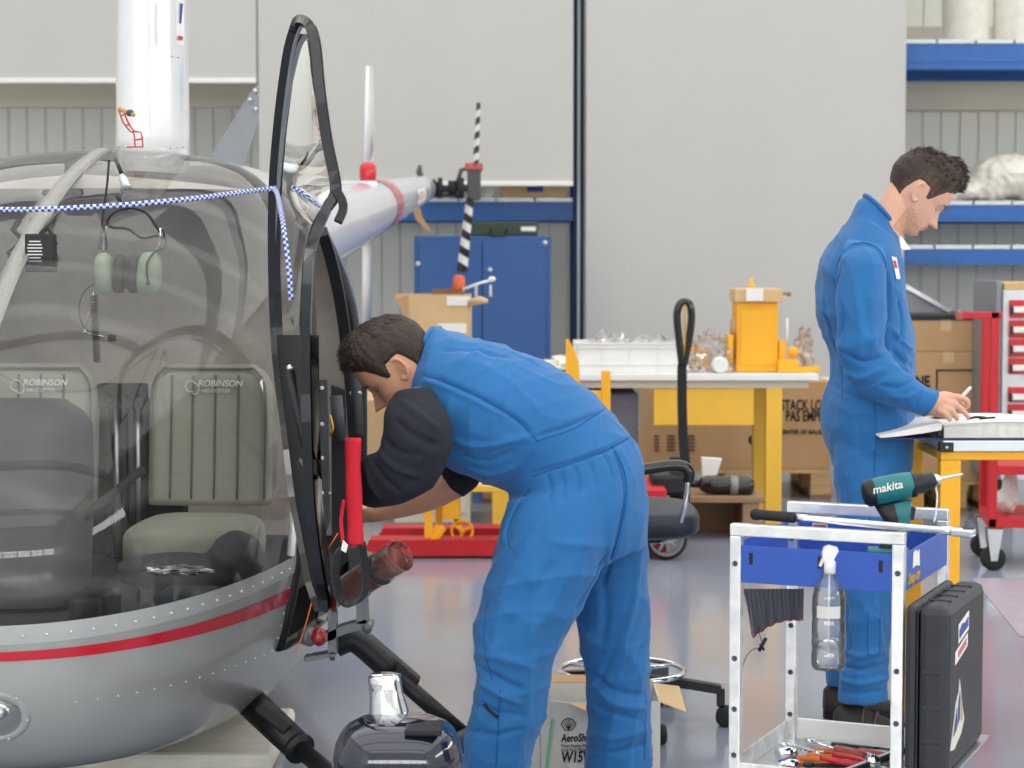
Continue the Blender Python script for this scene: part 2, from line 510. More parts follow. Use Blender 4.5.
# ------------------------------------------------------------------ the hangar
XL, XR, YF, YB, ZT = -9.0, 9.0, -9.0, 17.0, 7.2
mb = MB().add([(XL, YF, 0), (XR, YF, 0), (XR, YB, 0), (XL, YB, 0)], [(0, 1, 2, 3)], 'floor', False)
build('floor', mb, kind='structure', fix=False)
mb = MB(); mb.bx(XL, XR, YB, YB + 0.2, 0, ZT, 'cladding'); build('wall_back', mb, kind='structure')
mb = MB(); mb.bx(XL - 0.2, XL, YF, YB, 0, ZT, 'cladding'); build('wall_left', mb, kind='structure')
mb = MB(); mb.bx(XR, XR + 0.2, YF, YB, 0, ZT, 'cladding'); build('wall_right', mb, kind='structure')
mb = MB(); mb.bx(XL, XR, YF, YB, ZT, ZT + 0.2, 'ceiling'); build('ceiling', mb, kind='structure')
# front side behind the camera: a wall with a band of daylit windows
mb = MB(); mb.bx(XL, XR, YF - 0.2, YF, 0, 2.1, 'cladding'); mb.bx(XL, XR, YF - 0.2, YF, 3.5, ZT, 'cladding')
for x in np.linspace(XL, XR, 9): mb.bx(x - 0.08, x + 0.08, YF - 0.2, YF, 2.1, 3.5, 'cladding')
build('wall_front', mb, kind='structure')
for i_ in range(8):
    xa, xb = np.linspace(XL, XR, 9)[i_] + .08, np.linspace(XL, XR, 9)[i_ + 1] - .08
    mb = MB(); mb.bx(xa, xb, YF - .12, YF - .1, 2.1, 3.5, 'window_and_strip_glow'); mb.bx(xa, xb, YF - .1, YF - .06, 2.78, 2.83, 'white_bar'); build('window_%d' % (i_ + 1), mb, kind='structure')
mb = MB(); mb.bx(XR - .03, XR - .01, -1.5, 13, 2.95, 3.6, 'window_and_strip_glow'); build('window_9', mb, kind='structure')  # added glowing strip: streak in the bubble's reflection, extra light from the right
mb = MB(); mb.bx(XR - .06, XR - .001, -1.6, 13.1, 2.85, 2.945, 'white_bar'); mb.bx(XR - .06, XR - .001, -1.6, 13.1, 3.605, 3.7, 'white_bar'); build('trim_10', mb, kind='structure')  # frame bars around the added glowing strip
# horizontal wall girts
def zy(y, D): return at(512, y, D).z
def xx(x, D, y=252): return at(x, y, D).x
mb = MB(); mb.bx(XL, xx(262, YB), YB - 0.12, YB - 0.002, zy(108, YB), zy(82, YB), 'cream_beam'); build('trim_1', mb, kind='structure')
mb = MB(); mb.bx(xx(890, YB), XR, YB - 0.12, YB - 0.002, zy(111, YB), zy(80, YB), 'cream_beam'); build('trim_2', mb, kind='structure')
mb = MB(); mb.bx(xx(890, YB), XR, YB - 0.12, YB - 0.002, zy(44, YB), zy(28, YB), 'cream_beam'); build('trim_3', mb, kind='structure')
for i_, y_ in enumerate((-4.5, 0.5, 5.5, 10.5)):  # unseen ceiling beams, added to put soft arcs into the bubble's reflections
    mb = MB(); mb.bx(XL, XR, y_ - .12, y_ + .12, 6.3, 6.8, 'steel'); build('trim_%d' % (6 + i_), mb, kind='structure')
# faint painted floor mark, right
mb = MB(); p = [at(972, 578, 9.2), at(1100, 578, 9.2), at(1150, 640, 7.8), at(1020, 640, 7.8)]
mb.add([(q.x, q.y, 0.002) for q in p], [(0, 1, 2, 3)], None, False); mat('floor_mark', (166, 156, 170), 0.4, var=0.1); mb.mats = ['floor_mark']
build('trim_4', mb, kind='structure', fix=False)

# ------------------------------------------------------------------ roller curtains over the racks
DC = 15.25
def curtain(x0, x1, yb, bar, label):
    t = thing('roller_curtain', (xx((x0 + x1) / 2, DC), DC, zy(yb, DC)), label, 'curtain', 'grey roller curtains in front of the racking')
    a, b = xx(x0, DC), xx(x1, DC); z0 = zy(yb, DC)
    mb = MB(); n = 40
    def fn(u, v):
        x = a + (b - a) * u
        return (x, DC + 0.006 * math.sin(x * 5 + v * 2) + 0.004 * math.sin(x * 11 + 3), z0 + (6.0 - z0) * v)
    mb.grid(fn, n, 12, 'curtain')
    vs = [p + Vector((0, 0.004, 0)) for p in mb.v[:]]
    mb2 = MB(); mb2.add(mb.v, mb.f, 'curtain'); mb2.add(vs, mb.f, 'curtain')
    mb2.mi = [0] * len(mb2.f)
    build('fabric', mb2, parent=t, fix=False)
    if bar:
        q = MB(); q.bx(a, b, DC - 0.02, DC + 0.025, z0 - 0.03, z0 + 0.005, 'white_bar', 0.006); build('bottom_bar', q, parent=t)
    q = MB(); q.cyl((a, DC + 0.08, 6.0), (b, DC + 0.08, 6.0), 0.08, m='steel'); build('roller', q, parent=t)
curtain(-260, 257.5, 79, True, 'short pale grey roller curtain behind the rotor mast')
curtain(260, 573, 182, True, 'wide pale grey roller curtain above the blue beam and cabinet')
curtain(586, 904, 378, True, 'long pale grey roller curtain right of the blue upright')

# ------------------------------------------------------------------ racking
DR = 15.7
def rack(x0, x1, levels, label, uprights, deep=1.0):
    t = thing('pallet_rack', (xx((x0 + x1) / 2, DR), DR, 0), label, 'rack')
    for px, w in uprights:
        mb = MB(); x = xx(px, DR)
        for dy in (0, deep): 
            mb.bx(x, x + w, DR - 0.03 + dy, DR + 0.05 + dy, 0, 4.6, 'rack_navy', 0.004)
        for z in np.arange(0.3, 4.4, 0.45): mb.bx(x + w * .4, x + w * .6, DR + 0.05, DR + deep, z, z + 0.04, 'rack_navy')
        build('upright', mb, parent=t)
        mb = MB(); mb.bx(x + w * 0.36, x + w * 0.62, DR - 0.038, DR - 0.03, 0.1, 4.6, 'galv'); build('slot_strip', mb, parent=t)
    a, b = xx(x0, DR), xx(x1, DR)
    for yt, yb2 in levels:
        mb = MB(); z1 = zy(yt, DR); z0 = zy(yb2, DR)
        mb.bx(a, b, DR - 0.03, DR + 0.03, z0, z1, 'rack_blue', 0.004)
        mb.bx(a, b, DR - 0.036, DR - 0.030, z0 + (z1 - z0) * .3, z1 - (z1 - z0) * .3, 'rack_blue')
        mb.bx(a, b, DR + deep, DR + deep + 0.05, z0, z1, 'rack_blue')
        build('beam', mb, parent=t)
        mb = MB(); n = max(2, int((b - a) / 0.27)); w = (b - a) / n
        for i in range(n): mb.bx(a + i * w + 0.008, a + (i + 1) * w - 0.008, DR - 0.04, DR + deep + 0.05, z1 + 0.001, z1 + 0.03, 'galv')
        build('deck', mb, parent=t)
rack(306, 573, [(202, 221)], 'blue pallet rack bay behind the tail rotor and the blue cabinet', [(573.5, 0.075), (300, 0.075)])
rack(895, 1240, [(44, 70), (205, 222), (249, 265)], 'blue shelving rack with three beams at the right behind the standing mechanic', [(1235, 0.075), (868, 0.075)])

def carton(x0, x1, yt, D, depth, zb, label, group=None, col='cardboard', flaps=False, tape=True, name='cardboard_box', seams=True):
    a, b = xx(x0, D), xx(x1, D); z1 = zy(yt, D)
    t = thing(name, ((a + b) / 2, D + depth / 2, zb), label, 'box', group)
    mb = MB()
    if not flaps:
        mb.bx(a, b, D, D + depth, zb, z1, col, 0.006)
    else:
        th = 0.006
        mb.bx(a, b, D, D + th, zb, z1, col); mb.bx(a, b, D + depth - th, D + depth, zb, z1, col)
        mb.bx(a, a + th, D, D + depth, zb, z1, col); mb.bx(b - th, b, D, D + depth, zb, z1, col); mb.bx(a, b, D, D + depth, zb, zb + th, col)
    build('carton', mb, parent=t)
    if tape and not flaps:
        mb = MB(); mb.bx((a + b) / 2 - 0.03, (a + b) / 2 + 0.03, D - 0.001, D + depth + 0.001, z1 - 0.06, z1 + 0.001, 'cardboard_pale'); build('tape', mb, parent=t)
    return t, a, b, z1
ZD = zy(202, DR) + 0.031
t, a, b, z1 = carton(500, 567, 186, DR + 0.02, 0.4, ZD, 'long cardboard box with a blue label on the rack beam under the curtain', tape=False, col='cardboard_pale')
mb = MB(); mb.bx(xx(527, DR), xx(543, DR), DR + 0.014, DR + 0.0195, ZD + 0.045, ZD + 0.11, 'label_blue'); build('label_sticker', mb, parent=t)
mb = MB(); p0 = at(490, 201, DR); mb.prism([(xx(484, DR), DR + .05, ZD), (xx(492, DR), DR + .05, ZD), (xx(497, DR), DR + .05, ZD + 0.14), (xx(489, DR), DR + .05, ZD + 0.14)], (0, 0.3, 0), 'white_plastic')
build('foam_sheet', mb, label='white leaning foam panel beside the boxed shelf item', cat='foam sheet')
# shelf 1: white rolls
ZS1 = zy(44, DR) + 0.031; ZS2 = zy(205, DR) + 0.031
for i, (x0, x1) in enumerate([(944, 989), (994, 1040)]):
    c = at((x0 + x1) / 2, 40, DR + 0.2); r = (xx(x1, DR + .2) - xx(x0, DR + .2)) / 2
    mb = MB(); h = 0.8
    mb.lathe((c.x, DR + 0.22, ZS1 + 0.0), (0, 0, 1), [(0, r * .96), (0.01, r), (h - .02, r), (h, r * .95), (h, r * .3)], 'foam_white')
    build('white_drum', mb, label=['white drum on the top right shelf, the left one', 'white drum on the top right shelf, cut by the frame edge'][i], cat='drum', group='white drums on the top shelf')
def lumpy(name, pts, label, cat, m, group=None, vox=0.02, parent=None, it=4, disp=0.02):
    mb = MB()
    for (p, r) in pts: mb.ell(p, r[0], r[1], r[2], nu=14, nv=10)
    me = fuse(mb, vox, it); co = coords(me); nn = normals(me)
    d = np.sin(co[:, 0] * 47 + 2 * np.sin(co[:, 2] * 31)) * np.sin(co[:, 2] * 53 + 2 * np.sin(co[:, 0] * 29)) + .5 * np.sin(co @ np.array([90, 40, 110]))
    setco(me, co + nn * (d * disp)[:, None])
    return build(name, None, m, parent, label, cat, group, mesh=me)
lumpy('wrapped_bundle', [(Vector((xx(990, DR + .3), DR + .35, ZS2 + .12)), (.2, .25, .13)), (Vector((xx(1010, DR + .3), DR + .3, ZS2 + .2)), (.3, .25, .16)),
      (Vector((xx(1030, DR + .3), DR + .4, ZS2 + .14)), (.3, .25, .14)), (Vector((xx(965, DR + .3), DR + .3, ZS2 + .07)), (.1, .2, .07)), (Vector((xx(950, DR + .3), DR + .3, ZS2 + .05)), (.1, .12, .05))],
      'lumpy off-white wrapped bundle on the middle right shelf', 'bundle', 'foam_white', disp=0.012)

# ------------------------------------------------------------------ blue cabinet
DB = 14.6
t = thing('metal_cabinet', (xx(482, DB), DB + .25, 0), 'blue two-door metal cabinet below the rack beam', 'cabinet')
a, b = xx(414, DB), xx(551, DB); zt = zy(236, DB)
mb = MB(); mb.bx(a, b, DB, DB + .45, 0.05, zt, 'cabinet_blue', 0.006); build('body', mb, parent=t)
mid = xx(482, DB)
for x0, x1 in ((a + .035, mid - .004), (mid + .004, b - .035)):
    mb = MB(); mb.bx(x0, x1, DB - .018, DB, 0.09, zt - .035, 'cabinet_blue', 0.004); d = build('door', mb, parent=t)
    q = MB(); q.bx((mid - .05) if x0 < mid - .1 else (mid + .05), (mid - .03) if x0 < mid - .1 else (mid + .07), DB - .03, DB - .018, zt - .42, zt - .34, 'steel', .003); build('handle', q, parent=d)
for q0 in ((418, 264), (490, 270), (545, 243)):
    mb = MB(); c = at(q0[0], q0[1], DB - .02); mb.ell(c, .018, .01, .018, 'steel'); build('lock', mb, parent=t)
for x in (a + .02, b - .06):
    mb = MB(); mb.bx(x, x + .04, DB + .02, DB + .43, 0, 0.05, 'black'); build('foot', mb, parent=t)
t = thing('tool_case', (xx(505, DB), DB + .2, zt), 'dark olive carry case lying on top of the blue cabinet', 'case')
mb = MB(); mb.bx(xx(470, DB), xx(538, DB), DB + .05, DB + .35, zt + .001, zt + .1, 'olive', .01); build('shell', mb, parent=t)
mb = MB(); mb.bx(xx(521, DB), xx(536, DB), DB + .044, DB + .049, zt + .035, zt + .065, 'paper'); build('label_sticker', mb, parent=t)
mb = MB(); mb.tube([at(491, 229, DB + .045), at(492, 236, DB + .0), at(505, 236, DB + .0), at(507, 229, DB + .045)], .008, 'black'); build('handle', mb, parent=t)

# ------------------------------------------------------------------ work bench (far)
DT = 11.0
t = thing('work_bench', (xx(690, DT), DT + .35, 0), 'long white-topped work bench with yellow steel legs and yellow apron', 'bench')
zt = zy(374, DT); a, b = xx(470, DT), xx(820, DT)
mb = MB(); mb.bx(a, b, DT, DT + .72, zt - .035, zt, 'white_plastic', .004); build('bench_top', mb, parent=t)
for px in (768, 492):
    for dy in (0.03, 0.6):
        x = xx(px, DT); mb = MB(); mb.bx(x, x + .085, DT + dy, DT + dy + .085, 0, zt - .036, 'yellow_pale', .004); build('leg', mb, parent=t)
mb = MB(); mb.bx(xx(655, DT), xx(756, DT), DT + .04, DT + .06, zy(426, DT), zt - .036, 'yellow_pale', .003); build('apron_panel', mb, parent=t)
for dy in (.03, .62):
    mb = MB(); mb.bx(a + .05, b - .05, DT + dy, DT + dy + .04, zt - .075, zt - .0355, 'cream_beam'); build('rail', mb, parent=t)
ZB = zt
# dark cupboard under the bench
mb = MB(); mb.bx(xx(560, DT), xx(640, DT), DT + .12, DT + .6, 0.0, zy(376, DT) - .1, 'cloth_dark', .01)
mb.bx(xx(599, DT), xx(601, DT), DT + .115, DT + .12, 0.03, zy(376, DT) - .13, 'black')
build('under_bench_cupboard', mb, label='dark grey cupboard under the left part of the work bench', cat='cupboard')
# white trays with bubble film
t = thing('plastic_crate', (xx(632, DT), DT + .3, ZB), 'long white ribbed plastic crate on the work bench', 'crate')
mb = MB(); a, b = xx(575, DT + .1), xx(688, DT + .1); h = .16
mb.bx(a, b, DT + .1, DT + .12, ZB + .001, ZB + h, 'white_plastic', .003); mb.bx(a, b, DT + .48, DT + .5, ZB + .001, ZB + h, 'white_plastic', .003)
mb.bx(a, a + .02, DT + .1, DT + .5, ZB + .001, ZB + h, 'white_plastic'); mb.bx(b - .02, b, DT + .1, DT + .5, ZB + .001, ZB + h, 'white_plastic'); mb.bx(a, b, DT + .1, DT + .5, ZB + .001, ZB + .02, 'white_plastic')
for k in range(5): x = a + (b - a) * k / 4; mb.bx(x - .004, x + .004, DT + .092, DT + .1, ZB + .01, ZB + h, 'white_plastic')
for z in (.05, h - .02, h): mb.bx(a - .006, b + .006, DT + .09, DT + .1, ZB + z - .008, ZB + z, 'white_plastic')
build('crate_body', mb, parent=t)
def crumple(name, c, r, label, cat, m='film', parent=None, seed=1, group=None):
    rs = np.random.RandomState(seed); mb = MB(); mb.ell((0, 0, 0), 1, 1, 1, nu=26, nv=16)
    vs = []
    for p in mb.v:
        d = noise.noise(p * 2.2 + Vector((seed, 0, 0))) * .5 + abs(noise.noise(p * 5 + Vector((0, seed, 0)))) * .6
        q = p * (0.8 + d); q.z = max(q.z, -0.75)
        vs.append(Vector((c[0] + q.x * r[0], c[1] + q.y * r[1], c[2] + (q.z + .75) * r[2])))
    mb.v = vs; mb.mats = [m]; mb.sm = [False] * len(mb.f)
    return build(name, mb, None, parent, label, cat, group)
crumple('bubble_wrap', (xx(608, DT + .3), DT + .3, ZB + .03), (.12, .1, .1), 'crumpled clear film spilling from the left end of the white crate', 'film', seed=3)
crumple('bubble_wrap', (xx(655, DT + .3), DT + .3, ZB + .03), (.16, .1, .085), 'crumpled clear film in the middle of the white crate', 'film', seed=5)
crumple('plastic_bag', (xx(712, DT + .2), DT + .2, ZB + .001), (.12, .1, .12), 'crumpled clear plastic bag beside the yellow machine on the bench', 'bag', seed=9)
crumple('packing_film', (xx(566, DT + .2), DT + .25, ZB + .001), (.1, .12, .05), 'white crumpled packing film at the left end of the bench', 'film', 'foam_white', seed=11)
crumple('packing_film', (xx(506, DT + .2), DT + .3, ZB + .001), (.13, .12, .05), 'white crumpled packing film behind the bending mechanic', 'film', 'foam_white', seed=12)
# yellow part in the bag
mb = MB(); mb.lathe((xx(700, DT + .45), DT + .5, ZB + .001), (0, 0, 1), [(0, .05), (.02, .06), (.1, .055), (.12, .03), (.13, .03)], 'yellow'); build('yellow_fitting', mb, label='small yellow fitting behind the plastic bag', cat='fitting')
mb = MB(); mb.lathe((xx(722, DT), DT + .03, ZB + .045), (0, 1, 0), [(0, .03), (0, .042), (.16, .042), (.16, .03)], 'white_plastic'); build('white_tube_roll', mb, label='white rolled tube lying in front of the plastic bag', cat='roll')
# yellow machine
t = thing('yellow_press', (xx(757, DT), DT + .3, ZB), 'tall yellow box-shaped machine with top tray on the bench', 'machine')
a, b = xx(737, DT + .15), xx(779, DT + .15)
mb = MB(); mb.bx(a, b, DT + .15, DT + .4, ZB + .001, zy(302, DT + .15), 'yellow', .008); build('housing', mb, parent=t)
mb = MB(); mb.bx(a + .02, b - .02, DT + .143, DT + .15, ZB + .04, zy(309, DT + .15), 'yellow', .002); build('front_panel', mb, parent=t)
mb = MB(); mb.bx(a - .01, b + .02, DT + .13, DT + .42, zy(302, DT + .15), zy(289, DT + .15), 'cardboard_pale', .003); build('top_tray', mb, parent=t)
mb = MB(); mb.bx(xx(749, DT), xx(766, DT), DT + .11, DT + .129, zy(301, DT + .1), zy(288, DT + .1), 'paper'); build('label_sticker', mb, parent=t)
mb = MB(); mb.lathe((xx(757, DT), DT + .25, zy(289, DT + .15)), (0, 0, 1), [(0, .02), (.02, .02), (.03, .008), (.05, .012), (.06, .004)], 'yellow'); build('knob', mb, parent=t)
mb = MB(); mb.cyl(at(780, 293, DT + .2), at(788, 294, DT + .2), .008, m='wood_dark'); mb.ell(at(789, 294, DT + .2), .013, .013, .013, 'wood_dark'); build('crank', mb, parent=t)
mb = MB(); mb.bx(xx(731, DT), xx(737, DT), DT + .15, DT + .3, ZB + .05, ZB + .2, 'yellow', .004); build('side_bracket', mb, parent=t)
mb = MB(); mb.bx(xx(779, DT + .1), xx(800, DT + .1), DT + .1, DT + .35, ZB + .001, ZB + .07, 'yellow', .006)
mb.bx(xx(781, DT + .1), xx(788, DT + .1), DT + .15, DT + .25, ZB + .07, ZB + .17, 'yellow', .004); mb.bx(xx(799.9, DT + .1), xx(822, DT + .1), DT + .12, DT + .2, ZB + .001, ZB + .03, 'yellow', .004)
build('clamp_foot', mb, parent=t)
mb = MB(); mb.ell(at(793, 352, DT + .15), .03, .03, .03, 'yellow'); mb.cyl(at(787, 345, DT + .18), at(787, 318, DT + .18), .006, m='white_plastic'); build('lever', mb, parent=t)
mb = MB(); c = at(734, 335, DT + .2); mb.lathe((c.x, c.y, ZB + .2), (0, 0, 1), [(0, .02), (.07, .02), (.09, .01), (.11, .01)], 'pet'); build('glass_vial', mb, parent=t)
crumple('plastic_bag', (xx(806, DT + .2), DT + .25, ZB + .001), (.05, .08, .13), 'small clear plastic bag at the right end of the bench', 'bag', seed=21)

# open cardboard box on a stand behind the man's head
t, a, b, z1 = carton(408, 470, 295, DT + .1, .4, ZB - .04 + .001, 'open cardboard box with white labels behind the bending mechanic', flaps=True, col='cardboard_pale')
mb = MB(); mb.add([(a, DT + .1, z1), (a, DT + .5, z1), (a - .09, DT + .5, z1 + .0), (a - .07, DT + .1, z1 - .02)], [(0, 1, 2, 3)], 'cardboard', False)
mb.add([(a, DT + .1, z1), (a, DT + .1, z1 - .15), (a - .07, DT + .1, z1 - .02)], [(0, 1, 2)], 'cardboard', False)
mb.bx(xx(430, DT), xx(462, DT), DT + .3, DT + .306, z1, z1 + .03, 'cardboard_dark')
build('flap', mb, parent=t, fix=False)
mb = MB(); mb.bx(xx(446, DT), xx(470, DT) - .002, DT + .093, DT + .099, zy(306, DT), zy(297, DT), 'paper'); build('label_sticker', mb, parent=t); mb = MB(); mb.bx(xx(437, DT), xx(466, DT), DT + .093, DT + .099, zy(334, DT), zy(324, DT), 'paper'); build('label_sticker', mb, parent=t)
mb = MB(); mb.lathe(at(459, 290, DT + .2), (0, 0, 1), [(0, .035), (.01, .036), (.07, .03), (.08, .012)], 'orange_dull'); build('orange_cap', mb, label='orange cap standing in the open cardboard box', cat='cap')
mb = MB(); mb.tube([at(463, 296, DT + .2), at(464, 289, DT + .15), at(480, 283, DT + .1), at(492, 280, DT + .1)], .007, 'white_plastic'); mb.ell(at(492, 279, DT + .1), .02, .012, .014, 'white_plastic'); build('bent_wire_tool', mb, label='bent white rod sticking out of the open cardboard box', cat='rod')
mb = MB(); mb.tube([at(470, 303, DT + .1), at(480, 300, DT + .05), at(488, 301, DT + .05)], [.02, .022, .01], 'cardboard_pale'); build('paper_tube', mb, label='tan rolled paper poking out right of the open box', cat='paper')
# a low filing cabinet below the box
mb = MB(); mb.bx(xx(392, DT), xx(470, DT), DT + .08, DT + .6, 0, ZB - .04, 'cream_beam', .01)
for k in range(3): mb.bx(xx(396, DT), xx(466, DT), DT + .07, DT + .08, .06 + k * .23, .26 + k * .23, 'cream_beam', .003)
build('filing_cabinet', mb, label='beige drawer cabinet carrying the open cardboard box', cat='cabinet')

# ------------------------------------------------------------------ pallets with big cartons
def pallet(x0, x1, D, label, zt=.17, depth=.9):
    a, b = xx(x0, D), xx(x1, D)
    t = thing('wooden_pallet', ((a + b) / 2, D + depth / 2, 0), label, 'pallet', 'wooden pallets under the big cartons')
    for k in range(5):
        y = D + k * (depth - .1) / 4
        mb = MB(); mb.bx(a, b, y, y + .1, zt - .022, zt, 'wood', .002); build('top_board', mb, parent=t)
    for k in range(3):
        x = a + k * (b - a - .1) / 2
        for y in (D, D + depth / 2 - .05, D + depth - .1):
            mb = MB(); mb.bx(x, x + .12, y, y + .1, .022, zt - .045, 'wood', .003); build('block', mb, parent=t)
        mb = MB(); mb.bx(x, x + .12, D, D + depth, zt - .044, zt - .0225, 'wood'); build('stringer', mb, parent=t)
        mb = MB(); mb.bx(x, x + .12, D, D + depth, 0.0, .0215, 'wood_dark'); build('base_board', mb, parent=t)
    return t
DP = 12.2
Z = Vector((0, 0, 1)); X = Vector((1, 0, 0))
pallet(640, 830, DP, 'wooden pallet under the carton behind the work bench')
t, a, b, z1 = carton(648, 832, 381, DP + .01, .8, .171, 'wide brown carton with large printed text behind the work bench', 'brown cartons on pallets')
z = lambda y: zy(y, DP)
text('printed_text', 'STACK LOAD', .086, (xx(782, DP), DP + .003, z(410)), X, Z, 'ink', t, bold=.0018, sx=.60)
text('printed_text', 'PAS EMPILER', .086, (xx(787, DP), DP + .003, z(421)), X, Z, 'ink', t, bold=.0018, sx=.60)
text('printed_text', 'CENTER OF BALANCE', .036, (xx(781, DP), DP + .003, z(434)), X, Z, 'ink', t, bold=.001, sx=.85)
mb = MB()
for r in range(5):
    for (x0, x1) in ((655, 660), (668, 676), (680, 684), (688, 696)):
        mb.bx(xx(x0, DP), xx(x1, DP), DP + .004, DP + .009, z(437 + r * 3.5), z(435.4 + r * 3.5), 'ink_brown')
build('printed_table', mb, parent=t)
mb = MB(); mb.lathe((xx(755, DP), DP + .009, z(440)), (0, -1, 0), [(0, .03), (.004, .03)], 'ink'); build('printed_dot', mb, parent=t)
pallet(905, 1010, DP - .6, 'wooden pallet under the stacked cartons behind the desk')
DQ = DP - .6
t, a, b, z1 = carton(908, 992, 352, DQ + .01, .8, .171, 'lower brown carton with a printed frame behind the writing desk', 'brown cartons on pallets')
text('printed_text', 'LINE', .09, (xx(908, DQ), DQ + .003, zy(387, DQ)), X, Z, 'ink', t, bold=.0025, sx=.72)
mb = MB()
for (x0, x1, y0, y1) in ((938, 988, 369.5, 371), (938, 939.5, 371, 425), (936, 988, 424, 425.5)):
    mb.bx(xx(x0, DQ), xx(x1, DQ), DQ + .004, DQ + .009, zy(y1, DQ), zy(y0, DQ), 'ink')
build('printed_frame', mb, parent=t)
t, a, b, z2 = carton(904, 990, 320, DQ + .01, .78, z1 + .001, 'upper brown carton stacked behind the standing mechanic', 'brown cartons on pallets')
mb = MB(); mb.bx(xx(975, DQ), xx(985, DQ), DQ + .004, DQ + .009, zy(342, DQ), zy(332, DQ), 'cardboard_pale'); build('label_sticker', mb, parent=t)
mb = MB(); mb.bx(xx(900, DQ), xx(996, DQ), DQ, DQ + .79, z2 + .001, z2 + .03, 'black', .004); build('black_lid', mb, label='flat black lid on the upper brown carton', cat='lid')
mb = MB(); q = [at(905, 288, DQ + .3), at(950, 316, DQ + .3), at(905, 316, DQ + .3)]
q = [Vector((p.x, p.y, max(p.z, z2 + .031))) for p in q]
mb.prism(q, (0, .35, 0), 'grey_plate'); mb.strip([q[0] + Vector((0, -.01, .01)), q[1] + Vector((0, -.01, .01))], .012, .012, 'steel')
build('sheet_metal_ramp', mb, label='grey sloping sheet metal piece on the black lid', cat='metal piece')
pallet(330, 500, DP - .2, 'wooden pallet under the beige carton behind the bending mechanic')
t, a, b, z1 = carton(338, 470, 400, DP - .19, .8, .171, 'beige carton behind the bending mechanic and the helicopter door', 'brown cartons on pallets', col='cardboard_pale')
# objects beside the pallet jack
DJ = 11.0 - .45
t = thing('hammer_drill', (xx(728, DJ), DJ, 0.2), 'black and blue cylindrical power tool lying by the yellow bench leg', 'power tool')
mb = MB(); c0 = at(700, 484, DJ); c1 = at(757, 487, DJ); ax = (c1 - c0)
mb.lathe(c0, ax, [(0, .03), (.03, .045), (.1, .05), (.14, .045), (.15, .05), (.24, .05), (.27, .035), (.275, .01)], 'black_gloss'); build('motor_body', mb, parent=t)
mb = MB(); mb.lathe(c0 + ax * .52, ax, [(0, .0515), (.04, .0515)], 'grey_plate'); build('band', mb, parent=t)
mb = MB(); mb.lathe(c0, -ax, [(0, .02), (.04, .018), (.1, .015), (.102, .005)], 'black'); build('spout', mb, parent=t)
zc = c0.z - .054
mb = MB()
for k in range(3): mb.bx(xx(645, DJ), c1.x + .03, DJ - .1 + k * .14, DJ + .03 + k * .14, zc - .03, zc, 'wood_dark', .003)
mb.bx(xx(650, DJ), xx(650, DJ) + .08, DJ - .09, DJ + .3, 0, zc - .03, 'wood_dark'); mb.bx(c1.x - .08, c1.x, DJ - .09, DJ + .3, 0, zc - .03, 'wood_dark'); mb.bx(xx(650, DJ), c1.x, DJ + .28, DJ + .3, 0, zc - .03, 'wood_dark')
build('low_platform', mb, label='low brown wooden platform under the power tool by the bench leg', cat='platform')
mb = MB(); c = at(712, 470, DJ + .08); mb.prism([at(703, 477, DJ + .1), at(716, 477, DJ + .1), at(722, 459, DJ + .1), at(702, 458, DJ + .1)], (0, .06, 0), 'paper')
build('paper_packet', mb, label='white paper packet standing behind the power tool', cat='packet')

# ------------------------------------------------------------------ pallet jack with yellow stand
DJ = 9.8
t = thing('pallet_jack', (xx(665, DJ), DJ, 0), 'red pallet truck with long dark handle standing behind the bending mechanic', 'pallet truck')
zf = zy(540, DJ)
for dy, n in ((0, 0), (.42, 1)):
    mb = MB(); x0, x1 = xx(362 + 8 * n, DJ), xx(650, DJ)
    mb.prism([(x0, DJ + dy, zf - .05), (x0 + .03, DJ + dy, zf), (x1, DJ + dy, zf), (x1, DJ + dy, zf - .075), (x0 + .1, DJ + dy, zf - .075)], (0, .16, 0), 'red_paint')
    build('fork', mb, parent=t)
    mb = MB(); mb.lathe((x0 + .22, DJ + dy + .04, .045), (0, 1, 0), [(0, .02), (0, .04), (.08, .04), (.08, .02)], 'rubber'); mb.bx(x0 + .14, x0 + .3, DJ + dy + .02, DJ + dy + .14, .05, zf - .05, 'red_paint'); build('fork_roller', mb, parent=t)
mb = MB(); mb.bx(xx(640, DJ), xx(668, DJ), DJ, DJ + .56, zf - .06, zf + .24, 'red_paint', .01); build('body', mb, parent=t)
mb = MB(); c = at(684, 470, DJ + .25); mb.cyl((c.x - .02, c.y, .2), (c.x - .02, c.y, zy(462, DJ)), .05, m='black'); mb.bx(xx(655, DJ), xx(692, DJ), DJ + .15, DJ + .4, zy(500, DJ), zy(478, DJ), 'black', .02); build('pump', mb, parent=t)
mb = MB(); c = at(666, 545, DJ - .02)
mb.lathe((c.x, DJ - .06, .1), (0, 1, 0), [(0, .082), (.01, .098), (.05, .098), (.06, .082), (0, .082)], 'rubber', cap=False); w = build('wheel', mb, parent=t)
mb = MB()
for k in range(9):
    a = 2 * PI * k / 9; mb.cyl((c.x, DJ - .03, .1), (c.x + .08 * math.cos(a), DJ - .03, .1 + .08 * math.sin(a)), .008, m='wheel_grey', n=8)
mb.lathe((c.x, DJ - .05, .1), (0, 1, 0), [(0, .02), (.04, .02)], 'wheel_grey'); mb.lathe((c.x, DJ - .06, .1), (0, 1, 0), [(0.005, .072), (0.005, .083), (.05, .083), (.05, .072), (0.005, .072)], 'wheel_grey', cap=False); build('spokes', mb, parent=w)
hp_ = [at(686, 470, DJ + .2), at(683, 440, DJ + .2), at(682, 400, DJ + .18), at(682, 365, DJ + .16)]
mb = MB(); mb.strip(hp_, .012, .022, 'black_rough', up=(0, 1, 0)); build('handle_bar', mb, parent=t)
